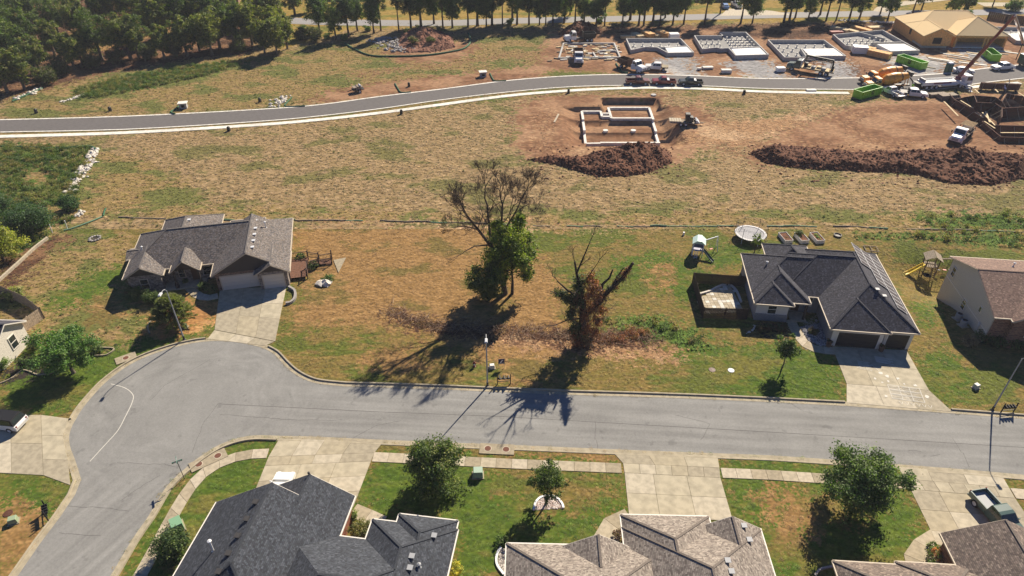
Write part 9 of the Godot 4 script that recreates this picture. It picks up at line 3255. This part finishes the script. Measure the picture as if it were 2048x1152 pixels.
func mixer(label: String, tail: Vector3, nose: Vector3, m: Material) -> void:
	var t := truck("mixer_truck", label, "mixer truck", tail, nose, m, 10.6, [4.1, -1.6, -2.9])
	var mb := MB.new()
	var a := Vector3(1.55, 1.95, 0)
	var b := Vector3(-4.3, 3.0, 0)
	mb.lathe(a, b - a, [Vector2(0.0, 0.0), Vector2(0.75, 0.05), Vector2(1.2, 0.9), Vector2(1.32, 1.9), Vector2(1.3, 3.0), Vector2(1.0, 4.4), Vector2(0.72, 5.6), Vector2(0.62, 5.95), Vector2(0.5, 5.9)], 22)
	var dr := part("drum", mb, m, t)
	mb = MB.new()
	mb.lathe(a, b - a, [Vector2(1.323, 1.92), Vector2(1.328, 2.1), Vector2(1.322, 2.3)], 22)
	part("band", mb, paint("paint_amber", C8(200, 128, 22)), dr)
	mb = MB.new()
	mb.lathe(a, b - a, [Vector2(1.09, 4.05), Vector2(1.12, 4.1), Vector2(1.06, 4.3)], 22)
	part("roller_ring", mb, M.metal_dark, dr)
	mb = MB.new()
	mb.prism(PackedVector2Array([Vector2(-4.9, 2.7), Vector2(-4.0, 3.3), Vector2(-4.2, 3.9), Vector2(-5.2, 3.7)]), 0.5, 0.7)
	part("hopper", mb, M.metal_dark, t)
	mb = MB.new()
	mb.bar(Vector3(-4.9, 2.5, 0), Vector3(-6.0, 1.5, 0.2), 0.5, 0.12)
	part("chute", mb, M.metal_dark, t)
	mb = MB.new()
	for s in [-0.5, 0.5]:
		mb.bar(Vector3(-4.4, 1.0, s), Vector3(-4.2, 2.9, s), 0.12, 0.12)
	mb.box(Vector3(1.9, 1.7, 0), Vector3(0.4, 1.4, 1.1))
	part("pedestal", mb, m, t)
	for s in [-1.15, 1.15]:
		mb = MB.new()
		mb.box(Vector3(-2.2, 1.18, s), Vector3(3.0, 0.06, 0.5))
		part("mudguard", mb, m, t)
	wheel(t, Vector3(-4.6, 2.2, 0.95), 0.5, 0.3)
	mb = MB.new()
	mb.tube(Vector3(0.9, 1.1, 1.0), Vector3(2.1, 1.1, 1.0), 0.3, 0.3, 10)
	part("water_tank", mb, M.metal_pale, t)

func pump_truck(_y: Material, white: Material) -> void:
	var t := vthing("pump_truck", "white concrete pump truck with long dark red boom", "pump truck", P(94.05, -155.26), P(105.96, -156.94))
	var mb := MB.new()
	mb.box(Vector3(-0.6, 0.85, 0), Vector3(11.2, 0.3, 1.0))
	part("chassis", mb, M.metal_dark, t)
	mb = MB.new()
	mb.prism(PackedVector2Array([Vector2(-6.2, 1.0), Vector2(4.2, 1.0), Vector2(4.4, 1.3), Vector2(3.4, 1.75), Vector2(-6.0, 1.75)]), 1.25, 1.2)
	part("deck", mb, white, t)
	mb = MB.new()
	mb.prism(PackedVector2Array([Vector2(-3.4, 1.28), Vector2(1.0, 1.28), Vector2(1.0, 1.56), Vector2(-3.4, 1.56)]), 1.255, 1.235)
	part("side_lettering", mb, mat("pump_letter", C8(120, 40, 66), 0.5), t)
	mb = MB.new()
	mb.prism(PackedVector2Array([Vector2(4.3, 0.7), Vector2(6.3, 0.7), Vector2(6.35, 1.7), Vector2(6.1, 2.75), Vector2(4.4, 2.8)]), 1.22, 1.12)
	part("cab", mb, white, t)
	for s in [-1, 1]:
		mb = MB.new()
		mb.quad(Vector3(4.8, 1.7, s * 1.19), Vector3(6.15, 1.7, s * 1.19), Vector3(6.0, 2.5, s * 1.155), Vector3(4.8, 2.5, s * 1.155))
		part("side_window", mb, M.glass, t)
	glassbox(t, "windshield", [Vector3(6.37, 1.75, 1.05), Vector3(6.37, 1.75, -1.05), Vector3(6.19, 2.6, -1.0), Vector3(6.19, 2.6, 1.0)])
	for x in [5.2, 3.6, -2.4, -3.6, -4.8]:
		for s in [-1, 1]:
			wheel(t, Vector3(x, 0.52, s * 1.05), 0.52, 0.4)
	mb = MB.new()
	mb.tube(Vector3(-1.2, 1.0, 1.15), Vector3(2.4, 1.0, 1.15), 0.33, 0.33, 12)
	part("fuel_tank", mb, M.metal_pale, t)
	mb = MB.new()
	for k in 3:
		mb.bar(Vector3(-5.5, 2.0 + 0.05 * k, -0.7 + k * 0.5), Vector3(2.4, 2.05 + 0.05 * k, -0.7 + k * 0.5), 0.14, 0.14)
	mb.box(Vector3(-5.6, 2.05, 0), Vector3(0.4, 0.6, 1.8))
	part("pipe_rack", mb, M.metal_grey, t)
	mb = MB.new()
	mb.prism(PackedVector2Array([Vector2(-7.2, 0.7), Vector2(-6.2, 0.6), Vector2(-6.2, 1.5), Vector2(-7.4, 1.6)]), 0.8, 1.0)
	part("hopper", mb, M.metal_dark, t)
	for s in [-1, 1]:
		mb = MB.new()
		mb.bar(Vector3(3.0, 1.2, s * 1.0), Vector3(4.6, 1.0, s * 3.3), 0.35, 0.35)
		mb.box(Vector3(4.7, 0.55, s * 3.4), Vector3(0.22, 1.1, 0.22))
		mb.box(Vector3(4.7, 0.04, s * 3.4), Vector3(0.7, 0.08, 0.7))
		part("outrigger", mb, M.metal_pale, t)
	var inv := t.transform.affine_inverse()
	var foot := Vector3(3.3, 1.8, 0)
	var knee := inv * Vector3(106.55, 17, -151.20)
	var tip := inv * Vector3(121.05, 7.5, -165.07)
	var rm := paint("paint_boom", C8(116, 22, 36))
	mb = MB.new()
	mb.lathe(foot + Vector3(0, -0.5, 0), Vector3.UP, [Vector2(0.8, 0.0), Vector2(0.7, 0.8), Vector2(0.4, 1.2), Vector2(0.0, 1.2)], 14)
	part("turret", mb, rm, t)
	mb = MB.new()
	var up := Vector3(0, 0.35, 0)
	mb.bar(foot + up, foot.lerp(knee, 0.55), 0.55, 0.75)
	mb.bar(foot.lerp(knee, 0.5), knee, 0.42, 0.55)
	part("boom_section", mb, rm, t)
	mb = MB.new()
	mb.bar(knee + Vector3(0, 0.2, 0), tip, 0.36, 0.45)
	part("boom_section", mb, rm, t)
	mb = MB.new()
	mb.tube(foot + Vector3(0.3, 0.9, 0.4), knee + Vector3(0, 0.4, 0.3), 0.1, 0.1, 8)
	mb.tube(knee + Vector3(0, 0.4, 0.3), tip + Vector3(0, 0.2, 0.3), 0.1, 0.1, 8)
	part("concrete_pipe", mb, M.metal_pale, t)
	mb = MB.new()
	mb.tube(foot + Vector3(-0.2, 0.2, 0.1), foot.lerp(knee, 0.32) + Vector3(0, -0.7, 0), 0.16, 0.16, 8)
	mb.tube(foot.lerp(knee, 0.42) + Vector3(0, -0.65, 0), foot.lerp(knee, 0.66) + Vector3(0, -0.3, 0), 0.12, 0.12, 8)
	part("ram", mb, rm, t)
	mb = MB.new()
	mb.tube(tip, tip + Vector3(0, -4.0, 0), 0.09, 0.09, 8)
	part("end_hose", mb, M.rubber, t)

func dumpster(tail: Vector3, nose: Vector3, label: String, L: float) -> void:
	var d := (nose - tail).normalized()
	var side := Vector3(d.z, 0, -d.x)
	var t := thing("dumpster", label, "dumpster", (tail + nose) * 0.5 + side * 1.15, atan2(-d.z, d.x), "green roll-off bins on the site")
	var m := paint("paint_lime", C8(122, 196, 34))
	var Ht := 1.65
	var mb := MB.new()
	for s in [-1, 1]:
		mb.box(Vector3(0, Ht * 0.5 + 0.1, s * 1.12), Vector3(L, Ht, 0.06))
		mb.box(Vector3(0, Ht + 0.1, s * 1.14), Vector3(L, 0.12, 0.14))
	for s in [-1, 1]:
		mb.box(Vector3(s * (L * 0.5 - 0.03), Ht * 0.5 + 0.1, 0), Vector3(0.06, Ht, 2.2))
		mb.box(Vector3(s * (L * 0.5 - 0.03), Ht + 0.1, 0), Vector3(0.14, 0.12, 2.2))
	mb.box(Vector3(0, 0.14, 0), Vector3(L - 0.1, 0.08, 2.2))
	part("shell", mb, m, t)
	var n := 9
	for s in [-1, 1]:
		for k in n:
			mb = MB.new()
			mb.box(Vector3(-L * 0.5 + L * (k + 0.5) / n, Ht * 0.5 + 0.05, s * 1.19), Vector3(0.1, Ht - 0.1, 0.1))
			part("rib", mb, m, t)
	mb = MB.new()
	mb.box(Vector3(0, 0.42, 0), Vector3(L - 0.15, 0.5, 2.1))
	part("debris", mb, M.soil, t)
	for s in [-1, 1]:
		mb = MB.new()
		mb.box(Vector3(0.2, 1.1, s * 1.25), Vector3(0.75, 0.75, 0.02))
		part("logo", mb, M.black, t)
		mb = MB.new()
		mb.lathe(Vector3(0.2, 1.12, s * 1.252), Vector3(0, 0, s), [Vector2(0.22, 0.0), Vector2(0.22, 0.015), Vector2(0.12, 0.016), Vector2(0.12, 0.0)], 12)
		part("logo_mark", mb, m, t)
	for s in [-1, 1]:
		for x in [-L * 0.4, L * 0.4]:
			mb = MB.new()
			mb.tube(Vector3(x, 0.12, s * 0.7), Vector3(x, 0.12, s * 0.95), 0.12, 0.12, 8)
			part("roller", mb, M.metal_dark, t)


func _ready() -> void:
	rng.seed = 7
	make_view()
	make_materials()
	make_ground()
	make_roads()
	make_houses()
	make_site()
	make_yards()
	make_vehicles()
	make_trees()
	make_grass()
